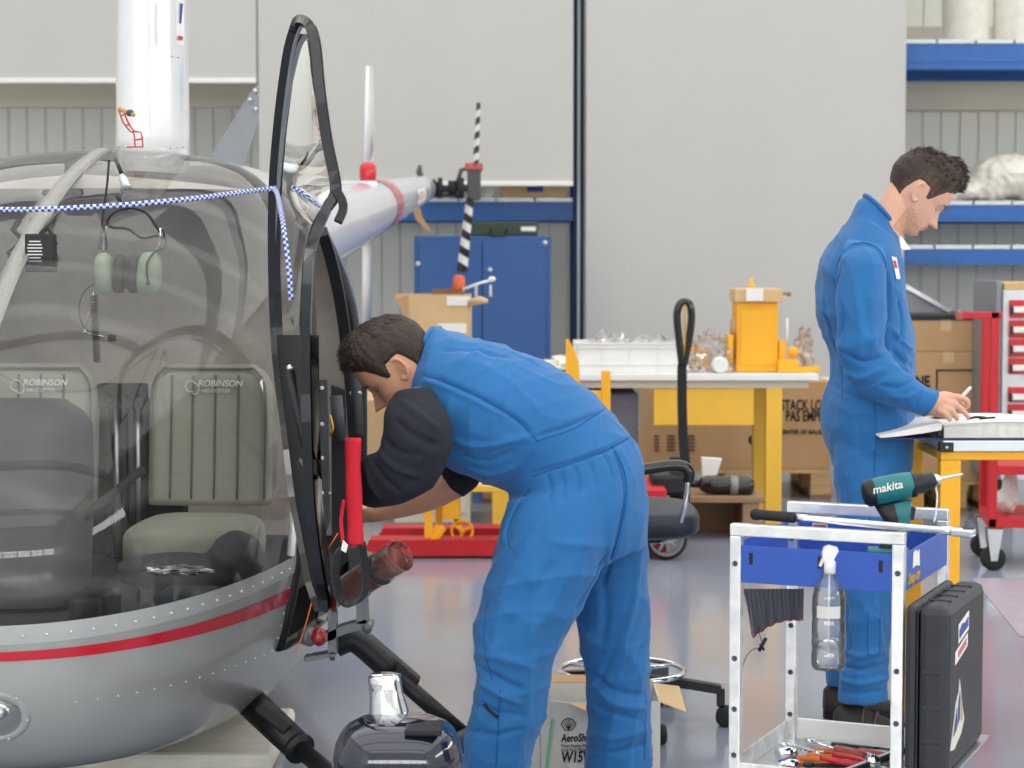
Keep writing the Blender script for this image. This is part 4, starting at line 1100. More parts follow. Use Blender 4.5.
# opening frame loop: sill, rear post, header
loop = [hp(SA(z_) + .05, wof(SA(z_) + .05, z_), z_) for z_ in np.linspace(.36, 1.54, 14)] + [hp(s_, wof(s_, 1.56), 1.56) for s_ in np.linspace(1.4, 1.7, 6)] + \
       [hp(1.78, wof(1.78, z_), z_) for z_ in np.linspace(1.54, .36, 14)] + [hp(s_, wof(s_, .36), .36) for s_ in np.linspace(1.7, .95, 8)]
mb = MB(); mb.tube(loop, .018, 'black', n=8, closed=True); build('door_seal', mb, parent=heli)
# mast
mb = MB(); rings = []
cx0, cx1 = at(143.5, 150, 6.35), at(143.0, 0, 6.35)
for k in range(14):
    u = k / 10; p = cx0.lerp(cx1, u); 
    if k == 0: p = cx0 + (cx0 - cx1) * .15
    r = .103 - .005 * u
    rings.append([p + WDIR * (math.copysign(abs(math.cos(a)) ** .85, math.cos(a)) * r) + SD * (math.sin(a) * .2 + .12) for a in np.linspace(0, 2 * PI, 40)[:-1]])
mb.rings(rings, 'hull_white'); mast = build('mast_fairing', mb, parent=heli)
# main rotor hub and blades high above (out of frame)
mtop = cx0 + (cx1 - cx0) * 1.3 + SD * .12
mb = MB(); mb.cyl(mtop - Z * .02, mtop + Z * .2, .04, m='steel'); mb.box(mtop + Z * .2, (.4, .16, .08), Matrix.Rotation(.5, 3, 'Z'), 'steel', .01); build('rotor_hub', mb, parent=heli)
for sg in (1, -1):
    mb = MB(); R3 = Matrix.Rotation(-.2, 3, 'Z'); d = R3 @ Vector((sg, 0, 0)); mb.box(mtop + Z * .2 + d * 2.5, (4.6, .24, .02), R3, 'hull_white', .008); build('rotor_blade', mb, parent=heli)
mb = MB(); mb.bx(0, 1, 0, 1, 0, 1, 'paper'); 
pl = [at(177.5, 0, 6.27), at(184.5, 0, 6.30), at(184.5, 46, 6.30), at(177, 42, 6.27)]
mb = MB(); mb.prism([p + Vector((0, -.012, 0)) for p in pl], (0, .006, 0), 'paper'); stk = build('sticker', mb, parent=mast)
mb = MB(); pl2 = [at(181, 4, 6.28), at(184, 4, 6.3), at(182, 24, 6.29), at(180.5, 24, 6.28)]; mb.prism([p + Vector((0, -.014, 0)) for p in pl2], (0, .001, 0), 'label_blue'); 
mb.prism([p + Vector((0, -.014, 0)) for p in [at(179, 36, 6.27), at(184, 37, 6.3), at(184, 41, 6.3), at(179, 40, 6.27)]], (0, .001, 0), 'burgundy'); build('sticker_print', mb, parent=stk)
mb = MB()
for (x_, y_) in ((172, 56), (178, 57), (118, 146), (125, 147), (178, 147), (170, 148), (184, 147)):
    mb.ell(at(x_, y_, 6.22), .004, .004, .004, 'steel', nu=8, nv=6)
build('rivet_row', mb, parent=mast)
# tail boom
def bc(s_):
    u = (s_ - 5.3) / (9.0 - 5.3); return hp(s_, .0 + .06 * max(0, u), 1.56 + .285 * u)
def br(s_): return .192 + (.092 - .192) * (s_ - 5.3) / 3.7
mb = MB(); rings = []
for k in range(24):
    s_ = 2.4 + (9.1 - 2.4) * k / 23; c_ = bc(s_); r = br(s_)
    rings.append([c_ + WDIR * r * math.cos(a) + Z * r * math.sin(a) for a in np.linspace(0, 2 * PI, 33)[:-1]])
mb.rings(rings, 'boom_white'); mb.lathe(bc(9.1), SD, [(0, br(9.1)), (.03, br(9.1) * .9), (.05, .03)], 'boom_white'); boom = build('tail_boom', mb, parent=heli)
def boomband(sa, sb, m, a0=0, a1=2 * PI, off=.003, nm='boom_band'):
    mb = MB(); mb.grid(lambda u, v: bc(sa + (sb - sa) * u) + (WDIR * math.cos(a0 + (a1 - a0) * v) + Z * math.sin(a0 + (a1 - a0) * v)) * (br(sa + (sb - sa) * u) + off), 10, 30, m)
    return build(nm, mb, parent=boom)
mat('faded_red', (208, 90, 104), .3, coat=.5)
boomband(6.95, 7.25, 'faded_red', -1.2, 1.9)
mb = MB(); mb.grid(lambda u, v: bc(5.6 + 1.7 * u) + (WDIR * math.cos(-1.2 + .16 * v - .0 * u) + Z * math.sin(-1.2 + .16 * v)) * (br(5.6 + 1.7 * u) + .003), 16, 4, 'stripe_red'); build('red_line', mb, parent=boom)
mb = MB(); mb.grid(lambda u, v: bc(4 + 5 * u) + (WDIR * math.cos(-1.35 + .08 * v) + Z * math.sin(-1.35 + .08 * v)) * (br(4 + 5 * u) + .003), 16, 3, 'orange_dull'); build('tan_line', mb, parent=boom)
mb = MB(); mb.grid(lambda u, v: bc(8.0 + .45 * u) + (WDIR * math.cos(-.35 + .75 * v) + Z * math.sin(-.35 + .75 * v)) * (br(8.0 + .45 * u) + .004), 6, 6, 'paper'); pw = build('warning_sticker', mb, parent=boom)
mb = MB()
for vv in (.3, .5, .7): mb.grid(lambda u, v, vv=vv: bc(8.05 + .35 * u) + (WDIR * math.cos(-.35 + .75 * vv + .05 * v) + Z * math.sin(-.35 + .75 * vv + .05 * v)) * (br(8.0 + .45 * u) + .0055), 6, 1, 'faded_red')
build('warning_print', mb, parent=pw)
# beacon
DBn = 11.5
bcn = at(368, 184, DBn); 
mb = MB(); mb.lathe(bcn - Z * .02, Z, [(0, .055), (.03, .05), (.035, .045)], 'white_plastic'); be = build('beacon_base', mb, parent=heli)
mb = MB(); mb.lathe(bcn + Z * .012, Z, [(0, .04), (.03, .046), (.06, .046), (.09, .042), (.105, .025), (.11, .005)], 'red'); build('beacon_lens', mb, parent=be)
# white vertical fin seen edge on
mb = MB()
for (ya, yb, xa, xb, wa, wb) in ((68, 172, 370.5, 367.5, 7, 9), (238, 328, 367.5, 366.5, 8, 7)):
    p0, p1 = at(xa, ya, DBn + .5), at(xb, yb, DBn + .5)
    rings = [[p + WDIR * r * math.cos(a) + SD * .14 * math.sin(a) for a in np.linspace(0, 2 * PI, 21)[:-1]] for p, r in ((p0, wa / 2 / 175), (p0.lerp(p1, .5), (wa + wb) / 4 / 175), (p1, wb / 2 / 175))]
    mb.rings(rings, 'hull_white')
p0, p1 = at(367.5, 172, DBn + .5), at(367.5, 238, DBn + .5); mb.strip([p0, p1], .03, .02, 'hull_white', up=SD)
build('vertical_fin', mb, parent=heli)
# tail rotor gearbox and blades
DG = 14.2
g = lambda x_, y_: at(x_, y_, DG)
mb = MB(); mb.cyl(g(417, 188), g(440, 189), .05, m='black_rough'); mb.cyl(g(440, 189), g(468, 188), .025, m='cabin_grey')
for (x_, r0, h_) in ((428, .06, .05), (438, .07, .03), (448, .05, .06), (458, .07, .04)):
    mb.lathe(g(x_, 188), (1, 0, 0), [(0, r0 * .8), (0, r0), (h_, r0), (h_, r0 * .8)], 'black_rough')
mb.tube([g(420, 165), g(419, 172), g(424, 183)], [.012, .02, .02], 'cabin_grey', n=8); mb.tube([g(424, 198), g(440, 195), g(462, 197)], .014, 'cabin_grey', n=8); mb.tube([g(455, 190), g(461, 170), g(472, 168)], .014, 'cabin_grey', n=8)
mb.box(g(474, 184), (.09, .08, .22), None, 'cabin_grey', .01); mb.box(g(474, 167), (.12, .1, .05), None, 'burgundy', .01); mb.cyl(g(470, 200), g(479, 170), .018, m='cabin_grey')
gb = build('tail_gearbox', mb, parent=heli)
tr = thing('x', (0, 0, 0), None, None); bpy.data.objects.remove(tr)
def trblade(pa, pb, w0, w1, nm):
    n = 7; parts = []
    mb = MB()
    dk = True
    d = pb - pa; nseg = 9
    for k in range(nseg):
        u0, u1 = k / nseg, (k + 1) / nseg; q0, q1 = pa + d * u0, pa + d * u1
        r0 = w0 + (w1 - w0) * u0; r1 = w0 + (w1 - w0) * u1
        sk = .35
        def ring(q, r, sg): return [q + X * r + d.normalized() * sg * r, q + Vector((0, .06, 0)), q - X * r - d.normalized() * sg * r, q - Vector((0, .06, 0))]
        mb.rings([ring(q0, r0, .6 if k else 0), ring(q1, r1, .6 if k < nseg - 1 else 0)], 'black' if k % 2 == 0 else 'paper', smooth=False)
    return build(nm, mb, parent=heli)
trblade(g(475.5, 168), g(478.5, 103), .02, .014, 'tail_rotor_blade')
trblade(g(470, 198), g(462, 272), .026, .036, 'tail_rotor_blade')
# orange tip cover hanging under boom and grey sail plate behind bubble
mb = MB(); mb.prism([at(411, 205, 14.0), at(419, 203, 14.0), at(422, 217, 14.0), at(431, 230, 14.0), at(428, 231, 14.0), at(416, 220, 14.0)], (0, .02, 0), 'cardboard'); build('tail_skid', mb, parent=heli)
mb = MB(); DPp = 8.6; mb.prism([at(200, 172, DPp), at(240, 176, DPp), at(258, 122, DPp), at(258, 84, DPp), at(252, 90, DPp)], (0, .03, 0), 'grey_plate'); pp = build('stabiliser_plate', mb, parent=heli)
mb = MB()
for q in ((255, 91), (255.5, 109), (250, 100)): mb.ell(at(q[0], q[1], DPp - .01), .01, .01, .01, 'steel', nu=8, nv=6)
build('bolt', mb, parent=pp)
mb = MB(); q0 = at(220, 172, DPp); mb.strip([q0 + Vector((0, .02, 0)), bc(4.2)], .03, .03, 'grey_plate'); build('stabiliser_strut', mb, parent=heli)
# red safety ribbon with pin on the mast
rb = thing('safety_ribbon', at(125, 130, 6.12), 'red safety ribbon and pin hanging on the white rotor mast', 'ribbon')
mb = MB(); mb.tube(curve3([at(119, 110, 6.12), at(123, 122, 6.1), at(130, 131, 6.1), at(134, 134, 6.1), at(135, 147, 6.1)], 5), .0025, 'red', n=6)
mb.tube(curve3([at(124, 110, 6.12), at(127, 120, 6.1), at(134, 131, 6.1), at(141, 133, 6.1), at(143, 147, 6.1)], 5), .0025, 'red', n=6)
for (a_, b_) in (((121, 116), (125, 114)), ((126, 125), (130, 125)), ((132, 132), (138, 131)), ((135, 140), (142, 139)), ((127, 147), (143, 147))): mb.cyl(at(*a_, 6.1), at(*b_, 6.1), .0022, m='red', n=6)
build('strap', mb, parent=rb)
mb = MB(); mb.cyl(at(119, 109, 6.13), at(134, 115, 6.08), .006, m='gold', n=10); mb.ell(at(130, 113, 6.09), .012, .01, .01, 'cabin_grey'); build('pin', mb, parent=rb)

# headlamp plate
for sd in (1, -1):
    cw = sd * .088; zc = .335
    sL = None
    lo, hi = 0.0, .9
    for _ in range(40):
        mid_ = (lo + hi) / 2
        if wof(mid_, zc) < abs(cw): lo = mid_
        else: hi = mid_
    p = hp(lo, cw, zc); ds = .02
    n1 = (hp(lo + .02, sd * wof(lo + .02, zc), zc) - p).normalized(); up_ = (hp(lo, cw, zc + .01) - p)
    nn_ = Vector((0, 0, 0)); e = surf(lo, zc, sd)[1]
    n_ = (-SD + WDIR * sd * .25 - Z * .45).normalized()
    mb = MB(); mb.lathe(p - n_ * .02, n_, [(0, .078), (.016, .078), (.024, .070), (.026, .057), (.022, .053)], 'hull_silver', n=36); hl = build('lamp_bezel', mb, parent=heli)
    mb = MB(); mb.lathe(p - n_ * .03, n_, [(0, .005), (.01, .03), (.03, .052), (.034, .056)], 'chrome', n=32); build('reflector', mb, parent=hl)
    mb = MB(); mb.lathe(p + n_ * .002, n_, [(0, .055), (.008, .045), (.013, .025), (.015, .003)], 'lens', n=32); build('lamp_glass', mb, parent=hl)
    mb = MB()
    for k in range(6):
        a_ = k * PI / 3; u_ = n_.orthogonal().normalized(); v_ = n_.cross(u_); mb.ell(p + n_ * .004 + (u_ * math.cos(a_) + v_ * math.sin(a_)) * .068, .004, .004, .004, 'steel', nu=8, nv=6)
    build('screw', mb, parent=hl)

# ---- interior
def hbox(mb, s0, s1, w0, w1, z0, z1, m, bev=0.0, seg=3):
    R3 = Matrix.Rotation(-HA, 3, 'Z'); c_ = hp((s0 + s1) / 2, (w0 + w1) / 2, (z0 + z1) / 2)
    return mb.box(c_, (abs(w1 - w0), abs(s1 - s0), abs(z1 - z0)), R3, m, bev, seg)
mb = MB(); rings = []
mb = MB(); ring = [hp(s_, wof(s_, .5) - .01, .505) for s_ in np.linspace(.07, 2.2, 30)] + [hp(s_, -(wof(s_, .5) - .01), .505) for s_ in np.linspace(2.2, .07, 30)]
mb.prism(ring, (0, 0, .012), 'cabin_dark'); build('cabin_floor', mb, parent=heli)
mb = MB(); zs_ = list(np.linspace(.52, 1.72, 22)); ring = [hp(1.98, wof(1.98, z_) - .012, z_) for z_ in zs_] + [hp(1.98, -(wof(1.98, z_) - .012), z_) for z_ in reversed(zs_)]
mb.prism(ring, SD * .02, 'felt'); build('rear_bulkhead', mb, parent=heli)
mb = MB()
for sd in (1, -1):
    mb.grid(lambda u, v: hp(1.1 + (1.97 - 1.1) * u, sd * v * max(0.0, wof(1.1 + .87 * u, 1.66) - .015), 1.66 - .04 * v * v), 8, 8, 'felt')
build('headliner', mb, parent=heli)
def seatback(w0, w1, ztop, nm='seat_back', logo=True, sx=1.0):
    s_ = 1.33; N = 36; zb_ = .70
    mb = MB(); rings = []
    cw = (w0 + w1) / 2; hw = (w1 - w0) / 2
    prof = []
    for k in range(21):
        v = k / 20; z_ = zb_ + (ztop - zb_) * v
        rr = 1.0 if v < .75 else (1 - ((v - .75) / .25) ** 3 * .30) 
        rings.append((z_, rr))
    R_ = []
    for z_, rr in rings:
        h_ = hw * rr; th = .055; edge = min(1.0, (ztop - z_) / .04 + .35); lean = (z_ - zb_) * .12
        pts = []
        for a in np.linspace(0, 2 * PI, N + 1)[:-1]:
            ca, sa = math.cos(a), math.sin(a)
            x_ = math.copysign(abs(ca) ** .35, ca) * h_; y_ = math.copysign(abs(sa) ** .6, sa) * th * edge
            pts.append(hp(s_ + lean + y_, cw + x_, z_))
        R_.append(pts)
    mb.rings(R_, 'seat'); sb = build(nm, mb, parent=heli)
    mb = MB()
    for f_ in (-.6, -.25, .12, .5):
        mb.tube([hp(s_ - .0565 + (z_ - zb_) * .12, cw + f_ * hw, z_) for z_ in np.linspace(zb_ + .02, ztop - .03, 8)], .0035, 'seat_dark', n=6)
    pts = [hp(s_ - .050 + (z_ - zb_) * .12, cw + sg * hw * .94 * (1.0 if (z_ - zb_) / (ztop - zb_) < .75 else (1 - (((z_ - zb_) / (ztop - zb_) - .75) / .25) ** 3 * .30)), z_) for sg, zz_ in ((-1, np.linspace(zb_ + .02, ztop - .012, 16)), (1, np.linspace(ztop - .012, zb_ + .02, 16))) for z_ in zz_]
    mb.tube(pts, .004, 'seat_dark', n=6); build('stitching', mb, parent=sb)
    mb = MB(); 
    mb.ell(hp(1.13, cw, .61), hw * 1.02, .22, .075, 'seat', R=Matrix.Rotation(-HA, 3, 'Z'), p=.5, nu=36, nv=14); build('seat_cushion', mb, parent=heli)
    if logo:
        zl = ztop - .062
        text('seat_lettering', 'ROBINSON', .026, hp(s_ - .062 + (zl - zb_) * .12, cw - .03, zl), WDIR, Z, 'paper', sb, bold=.0004, shear=.2, sx=1.0)
        text('seat_lettering', 'HELICOPTER', .015, hp(s_ - .062 + (zl - zb_) * .12, cw - .02, zl - .018), WDIR, Z, 'paper', sb, shear=.2)
        mb = MB(); q = hp(s_ - .064 + (zl - zb_) * .12, cw - .05, zl)
        mb.tube([q + WDIR * .016 * math.cos(a) + Z * .016 * math.sin(a) for a in np.linspace(.6, 5.2, 14)], .0013, 'paper', n=5)
        mb.tube([q + WDIR * (.012 + .012 * math.cos(a)) + Z * (-.008 + .016 * math.sin(a)) for a in np.linspace(-2.4, 1.6, 12)], .0013, 'paper', n=5); build('seat_emblem', mb, parent=sb)
def at_s(px, py, s_): # world point on plane of constant station s
    D = HY + s_; 
    for _ in range(6):
        p = at(px, py, D); r = p - Vector((HX, HY, 0)); D += s_ - r.dot(SD)
    return at(px, py, D)
def sw(px, py, s_):
    r = at_s(px, py, s_) - Vector((HX, HY, 0)); return r.dot(WDIR), r.z
wa, za = sw(146, 365, 1.3); wb, _ = sw(268, 365, 1.3)
seatback(wa, wb, za)
wc, _ = sw(92, 365, 1.3)
seatback(wc - (wb - wa), wc, za)
# centre panel between the seats
w0, z1 = sw(96, 384, 1.36); w1, z0 = sw(144, 408, 1.36)
mb = MB(); hbox(mb, 1.36, 1.42, w0, w1, z0, z1, 'cabin_dark', .006)
for px in (110, 125, 140):
    q = hp(1.358, sw(px, 398, 1.36)[0], sw(px, 398, 1.36)[1]); mb.lathe(q, -SD, [(0, .016), (.004, .015), (.005, .011), (.001, .009)], 'black')
build('junction_box', mb, parent=heli)
for px, m_ in ((106, 'cabin_dark'), (115, 'steel'), (122, 'cabin_dark'), (130, 'cabin_grey'), (137, 'steel'), (142, 'cabin_dark')):
    ww = sw(px, 450, 1.38)[0]; mb = MB(); mb.cyl(hp(1.40, ww, .53), hp(1.40, ww, z0 - .001), .010, m=m_, n=10); build('control_tube', mb, parent=heli)
mb = MB(); hbox(mb, 1.43, 1.5, w0 - .1, w1 + .1, .53, z0 + .02, 'cabin_dark', .01); build('centre_panel', mb, parent=heli)
# instrument hood
wi, zi = sw(96, 400, .75); mb = MB(); rings = []
for k in range(16):
    v = k / 15; z_ = .53 + (1.045 - .53) * v; hw = .25 * (1 - .12 * v ** 2) if v < .85 else .25 * (1 - .12 * v * v - ((v - .85) / .15) ** 2 * .25)
    d_ = .16 if v < .85 else .16 * (1 - ((v - .85) / .15) ** 2 * .6)
    rings.append([hp(.62 + .15 * v + math.copysign(abs(math.sin(a)) ** .6, math.sin(a)) * d_, wi - .25 + math.copysign(abs(math.cos(a)) ** .7, math.cos(a)) * hw, z_) for a in np.linspace(0, 2 * PI, 41)[:-1]])
mb.rings(rings, 'cabin_grey'); build('instrument_hood', mb, parent=heli)
mb = MB(); q0 = at_s(70, 528, .6); q1 = at_s(142, 470, .95); mb.tube([q0, q1], .012, 'cabin_dark', n=10); build('cyclic_stick', mb, parent=heli)
mb = MB(); hbox(mb, .42, .7, sw(150, 580, .5)[0], sw(208, 580, .5)[0], .517, .56, 'cabin_dark', .01); pc = build('map_case', mb, parent=heli)
crumple('foil_scrap', tuple(at_s(180, 574, .55)), (.09, .04, .012), None, None, 'chrome', parent=pc, seed=31)
lumpy('cushion_bag', [(hp(.95, .35, .56), (.2, .16, .06)), (hp(.9, .5, .6), (.08, .1, .08))], None, None, 'cabin_grey', vox=.012, parent=heli, disp=.002)
mb = MB(); hbox(mb, .28, .45, sw(80, 600, .4)[0], sw(118, 600, .4)[0], .517, .60, 'black', .02); build('pedal_box', mb, parent=heli)
# compass / card box behind the windscreen
q = at_s(41, 253, .62); cb = thing('card_box', q, 'small black box with white print hanging by the windscreen strip', 'box')
cb2 = MB(); R3 = Matrix.Rotation(-HA, 3, 'Z'); cb2.box(q, (.078, .03, .10), R3, 'black', .004); build('case', cb2, parent=cb)
mb = MB(); mb.strip([q + Z * .05, q + Z * .065 + X * .02, at_s(52, 234, .62), at_s(56, 245, .62)], .004, .006, 'black'); mb.cyl(q + Z * .05, hp(.80, .04, 1.54), .005, m='black'); build('bracket', mb, parent=cb)
mb = MB()
for k in range(7):
    L_ = (.03, .036, .04, .036, .04, .03, .034)[k]; c_ = q + Vector((-.012, -.0165, .03 - k * .0085)); mb.box(c_, (L_, .001, .003), R3, 'paper')
mb.box(q + Vector((.031, -.0165, -.0)), (.007, .001, .07), R3, 'paper'); build('white_print', mb, parent=cb)
# headset
SH = .80
hs = thing('headset', at_s(130, 270, SH), 'pilot headset with pale green ear cups hanging behind the windscreen', 'headset')
g2 = lambda x_, y_, ds=0: at_s(x_, y_, SH + ds)
for cx_, hw_, lab in ((105, 9.5, 0), (149, 12.5, 1)):
    mb = MB(); p = g2(cx_, 274); mb.ell(p, hw_ / 370, .04, .058 if not lab else .060, 'headset_green', R=Matrix.Rotation(.12 if lab else -.08, 3, 'Y'), p=.75, nu=32, nv=20); e = build('ear_cup', mb, parent=hs)
    mb = MB(); p = g2(120 if not lab else 134, 274); mb.ell(p, 6.5 / 370, .036, .052, 'black', R=Matrix.Rotation(.05, 3, 'Y'), p=.6, nu=28, nv=16); build('ear_pad', mb, parent=hs)
mb = MB(); mb.tube(curve3([g2(102, 250), g2(104, 230), g2(112, 214), g2(128, 208, .02), g2(145, 212), g2(156, 226), g2(160, 232)], 5), [.004] * 31, 'black', n=8); build('headband', mb, parent=hs)
mb = MB(); mb.tube(curve3([g2(103, 250), g2(103, 238), g2(106, 226)], 5), .0035, 'chrome', n=8); mb.tube(curve3([g2(155, 252), g2(160, 242), g2(160, 228)], 5), .0035, 'chrome', n=8); build('slider_wire', mb, parent=hs)
mb = MB(); mb.tube(curve3([g2(148, 284, -.045), g2(147, 264, -.045), g2(155, 252, -.03), g2(166, 246), g2(163, 230)], 5), .003, 'black', n=8); mb.ell(g2(148, 283, -.045), .006, .004, .006, 'black'); build('cord', mb, parent=hs)
mb = MB(); mb.tube([g2(94, 292), g2(92, 305), g2(85, 332)], .0035, 'chrome', n=8); mb.tube([g2(85, 332), g2(105, 337)], .003, 'chrome', n=8); mb.ell(g2(85, 332), .007, .007, .007, 'chrome'); mb.ell(g2(94, 297), .006, .006, .006, 'black')
bm_ = build('mic_boom', mb, parent=hs)
mb = MB(); mb.box(g2(112, 338), (.022, .016, .018), None, 'black', .004); build('microphone', mb, parent=bm_)
mb = MB(); mb.tube(curve3([g2(94, 284), g2(84, 292), g2(79, 308), g2(82, 324), g2(88, 331)], 5), .002, 'black', n=6)
co_ = []
for k in range(260):
    u = k / 259; p = g2(94 + 3 * u, 296 + 66 * u); a_ = u * 2 * PI * 26; co_.append(p + Vector((math.cos(a_) * .009, math.sin(a_) * .009, 0)))
mb.tube(co_, .0022, 'black', n=5); build('coiled_cord', mb, parent=hs)
mb = MB(); mb.tube(curve3([g2(99, 250), g2(102, 222), g2(107, 185), g2(109, 160)], 4), .003, 'black', n=6); build('hanging_cord', mb, parent=hs)
q = hp(1.05, .12, 1.585); mb = MB(); mb.lathe(at_s(122, 176, .95), (.3, -.6, -.5), [(0, .008), (.02, .012), (.05, .012), (.055, .006)], 'galv'); mb.cyl(at_s(121, 172, .98), at_s(116, 160, 1.05), .006, m='black'); build('map_light', mb, parent=heli)

# ---- door: open, hinged at the pillar, seen nearly edge-on
DZ = 0.0
hinge = [(323, 620, 5.42), (310, 582, 5.43), (302, 540, 5.46), (294, 497, 5.5), (285, 424, 5.52), (276.5, 353, 5.52), (273, 270, 5.48), (273.5, 190, 5.4), (278, 130, 5.32), (284, 80, 5.25), (290, 45, 5.2), (298, 24, 5.16), (305, 22, 5.12)]
free = [(312, 30, 5.08), (316, 48, 5.05), (320, 90, 5.0), (327, 140, 4.95), (336, 188, 4.9), (328, 206, 4.88), (315, 236, 4.86), (309, 262, 4.85), (306, 340, 4.85), (307, 420, 4.86), (310, 500, 4.92), (317, 560, 5.0), (325, 605, 5.15)]
P = lambda L: [at(*q) for q in L]
full = curve3(P(hinge + free), 3)
mb = MB(); mb.strip(full + [full[-1].lerp(full[0], .5)], .018, .011, 'black_gloss', up=(0, 1, 0), closed=True); dr = None
door = build('cabin_door', mb, parent=heli, label='black door frame standing open')
fr = [at(x_, y_, D) for x_, y_, D in free[:6]]
mb = MB(); mb.strip(curve3(fr, 4), .010, .013, 'black', up=(0, 1, 0)); build('window_seal', mb, parent=door)
mb = MB(); hh = curve3([at(x_ + 4.5, y_, D - .03) for x_, y_, D in hinge], 3); mb.tube(hh, .0045, 'grey_plate', n=8); build('trim_bead', mb, parent=door)
# pane between hinge and free edges, y 30..330
hcurve = {}
def edge(L, y_):
    L2 = sorted(L, key=lambda q: q[1]); ys = [q[1] for q in L2]
    return float(np.interp(y_, ys, [q[0] for q in L2])), float(np.interp(y_, ys, [q[2] for q in L2]))
mb = MB()
def panef(u, v, y0=34, y1=335, bulge=.05):
    y_ = y0 + (y1 - y0) * v; xa, Da = edge(hinge, y_); xb, Db = edge(free, y_)
    p = at(xa, y_, Da).lerp(at(xb, y_, Db), u); return p + X * 0.0 + WDIR * bulge * .3 * math.sin(u * PI)
mb.grid(panef, 10, 30, 'door_pane'); build('door_window', mb, parent=door, fix=False)
mb = MB()
def lowf(u, v): return panef(u, v, 335, 612, .03)
mb.grid(lowf, 6, 20, 'cabin_dark'); vs = [p + WDIR * .03 for p in mb.v]; fs = list(mb.f); mb.add(vs, fs, 'black_gloss'); build('door_panel', mb, parent=door, fix=False)
mb = MB(); mb.strip(curve3([at(336, 190, 4.88), at(342, 200, 4.87), at(343, 210, 4.87), at(338, 222, 4.86)], 4), .008, .01, 'black', up=(0, 1, 0)); build('latch_tab', mb, parent=door)
mb = MB(); mb.tube(curve3([at(290, 370, 5.3), at(297, 366, 5.2), at(302, 352, 5.2), at(300, 335, 5.2), at(292, 318, 5.25)], 5), .006, 'black_gloss', n=8); mb.ell(at(291, 368, 5.28), .012, .01, .01, 'chrome'); mb.cyl(at(291, 372, 5.3), at(293, 362, 5.3), .008, m='chrome'); build('door_strut', mb, parent=door)
mb = MB(); mb.tube([at(290, 372, 5.2), at(300, 420, 5.15), at(312, 465, 5.1)], .014, 'black', n=10); mb.box(at(312, 470, 5.05), (.03, .04, .05), None, 'chrome_scuffed', .008); mb.cyl(at(300, 460, 5.05), at(314, 480, 5.03), .010, m='black_gloss'); mb.cyl(at(308, 482, 5.03), at(313, 494, 5.03), .008, m='cabin_grey'); build('door_latch', mb, parent=door)
# cabin opening rear frame curve and grey riveted post visible in the opening
mb = MB(); oc = [(322, 232, 6.35), (330, 255, 6.4), (340, 300, 6.45), (347, 350, 6.5), (352, 400, 6.52), (355, 460, 6.54), (356, 520, 6.54), (354, 570, 6.5), (348, 600, 6.45)]
mb.strip(curve3(P(oc), 4), .02, .017, 'black', up=(0, 1, 0)); build('opening_frame', mb, parent=heli)
mb = MB(); mb.prism([at(314, 380, 5.95), at(327, 380, 5.95), at(330, 520, 5.95), at(322, 545, 5.95), at(318, 520, 5.95)], (0, .03, 0), 'cabin_grey'); rp = build('riveted_post', mb, parent=heli)
mb = MB()
for y_ in (388, 424, 458, 493): mb.lathe(at(322, y_, 5.947), (0, -1, 0), [(0, .006), (.002, .006), (.0025, .003)], 'white_plastic', n=12)
mb.lathe(at(330, 493, 5.947), (0, -1, 0), [(0, .004), (.002, .004)], 'white_plastic', n=12); build('rivet_row', mb, parent=rp)
mb = MB(); mb.prism([at(331, 385, 6.05), at(345, 390, 6.05), at(349, 560, 6.05), at(332, 575, 6.05)], (0, .03, 0), 'cabin_dark'); mb.cyl(at(336, 396, 6.02), at(340, 440, 6.02), .018, m='cabin_grey'); build('dark_panel', mb, parent=heli)
mb = MB(); mb.tube(curve3([at(329, 436, 5.98), at(333, 428, 5.95), at(330, 415, 5.97)], 4), .003, 'yellow', n=6); build('yellow_wire', mb, parent=heli)
mb = MB(); mb.tube(curve3([at(316, 575, 5.8), at(312, 600, 5.7), at(304, 630, 5.62), at(296, 652, 5.6)], 5), .002, 'orange', n=6); build('orange_wire', mb, parent=heli)
mb = MB(); mb.tube([at(354, 350, 6.2), at(357, 400, 6.1), at(359, 437, 6.0)], .016, 'cabin_dark', n=10); mb.cyl(at(351, 393, 6.15), at(360, 393, 6.1), .006, m='steel'); build('support_rod', mb, parent=heli)
# side step bracket, rear leg, front leg, skid
mb = MB(); Dq = 5.85
q = lambda x_, y_, d=0: at(x_, y_, Dq + d)
mb.strip([q(318, 640), q(345, 628), q(368, 622)], .012, .03, 'bracket_grey'); mb.strip([q(305, 658), q(322, 655), q(336, 652)], .006, .03, 'bracket_grey')
mb.strip([q(333, 600), q(333, 652)], .03, .012, 'bracket_grey', up=(0, 1, 0)); mb.strip([q(362, 590), q(363, 622)], .03, .016, 'bracket_grey', up=(0, 1, 0)); mb.cyl(q(333, 650), q(332, 660), .008, m='bracket_grey')
mb.lathe(q(367, 629, -.05), (0, 1, 0), [(0, .014), (.1, .014)], 'bracket_grey')
mb.strip([q(356, 546), q(362, 592)], .03, .022, 'cabin_grey', up=(0, 1, 0))
build('step_bracket', mb, parent=heli)
mb = MB(); pth = [at(336, 645, 6.0), at(350, 640, 6.0), at(362, 645, 6.0), at(390, 670, 6.0)]
mb.tube(curve3(pth, 4), .036, 'black', n=18); mb.box(at(392, 660, 6.02), (.2, .06, .03), Matrix.Rotation(.72, 3, 'Y'), 'black', .008); lg = build('rear_leg_cuff', mb, parent=heli)
e2 = at(466, 737, 6.0)
mb = MB(); mb.tube([at(385, 666, 6.0), e2], .024, 'black', n=18); build('rear_leg', mb, parent=heli)
mb = MB(); f0 = at(238, 690, 5.85); f1 = at(298, 747, 5.6); f2 = at(330, 774, 5.5); f3 = at(352, 792, 5.42)
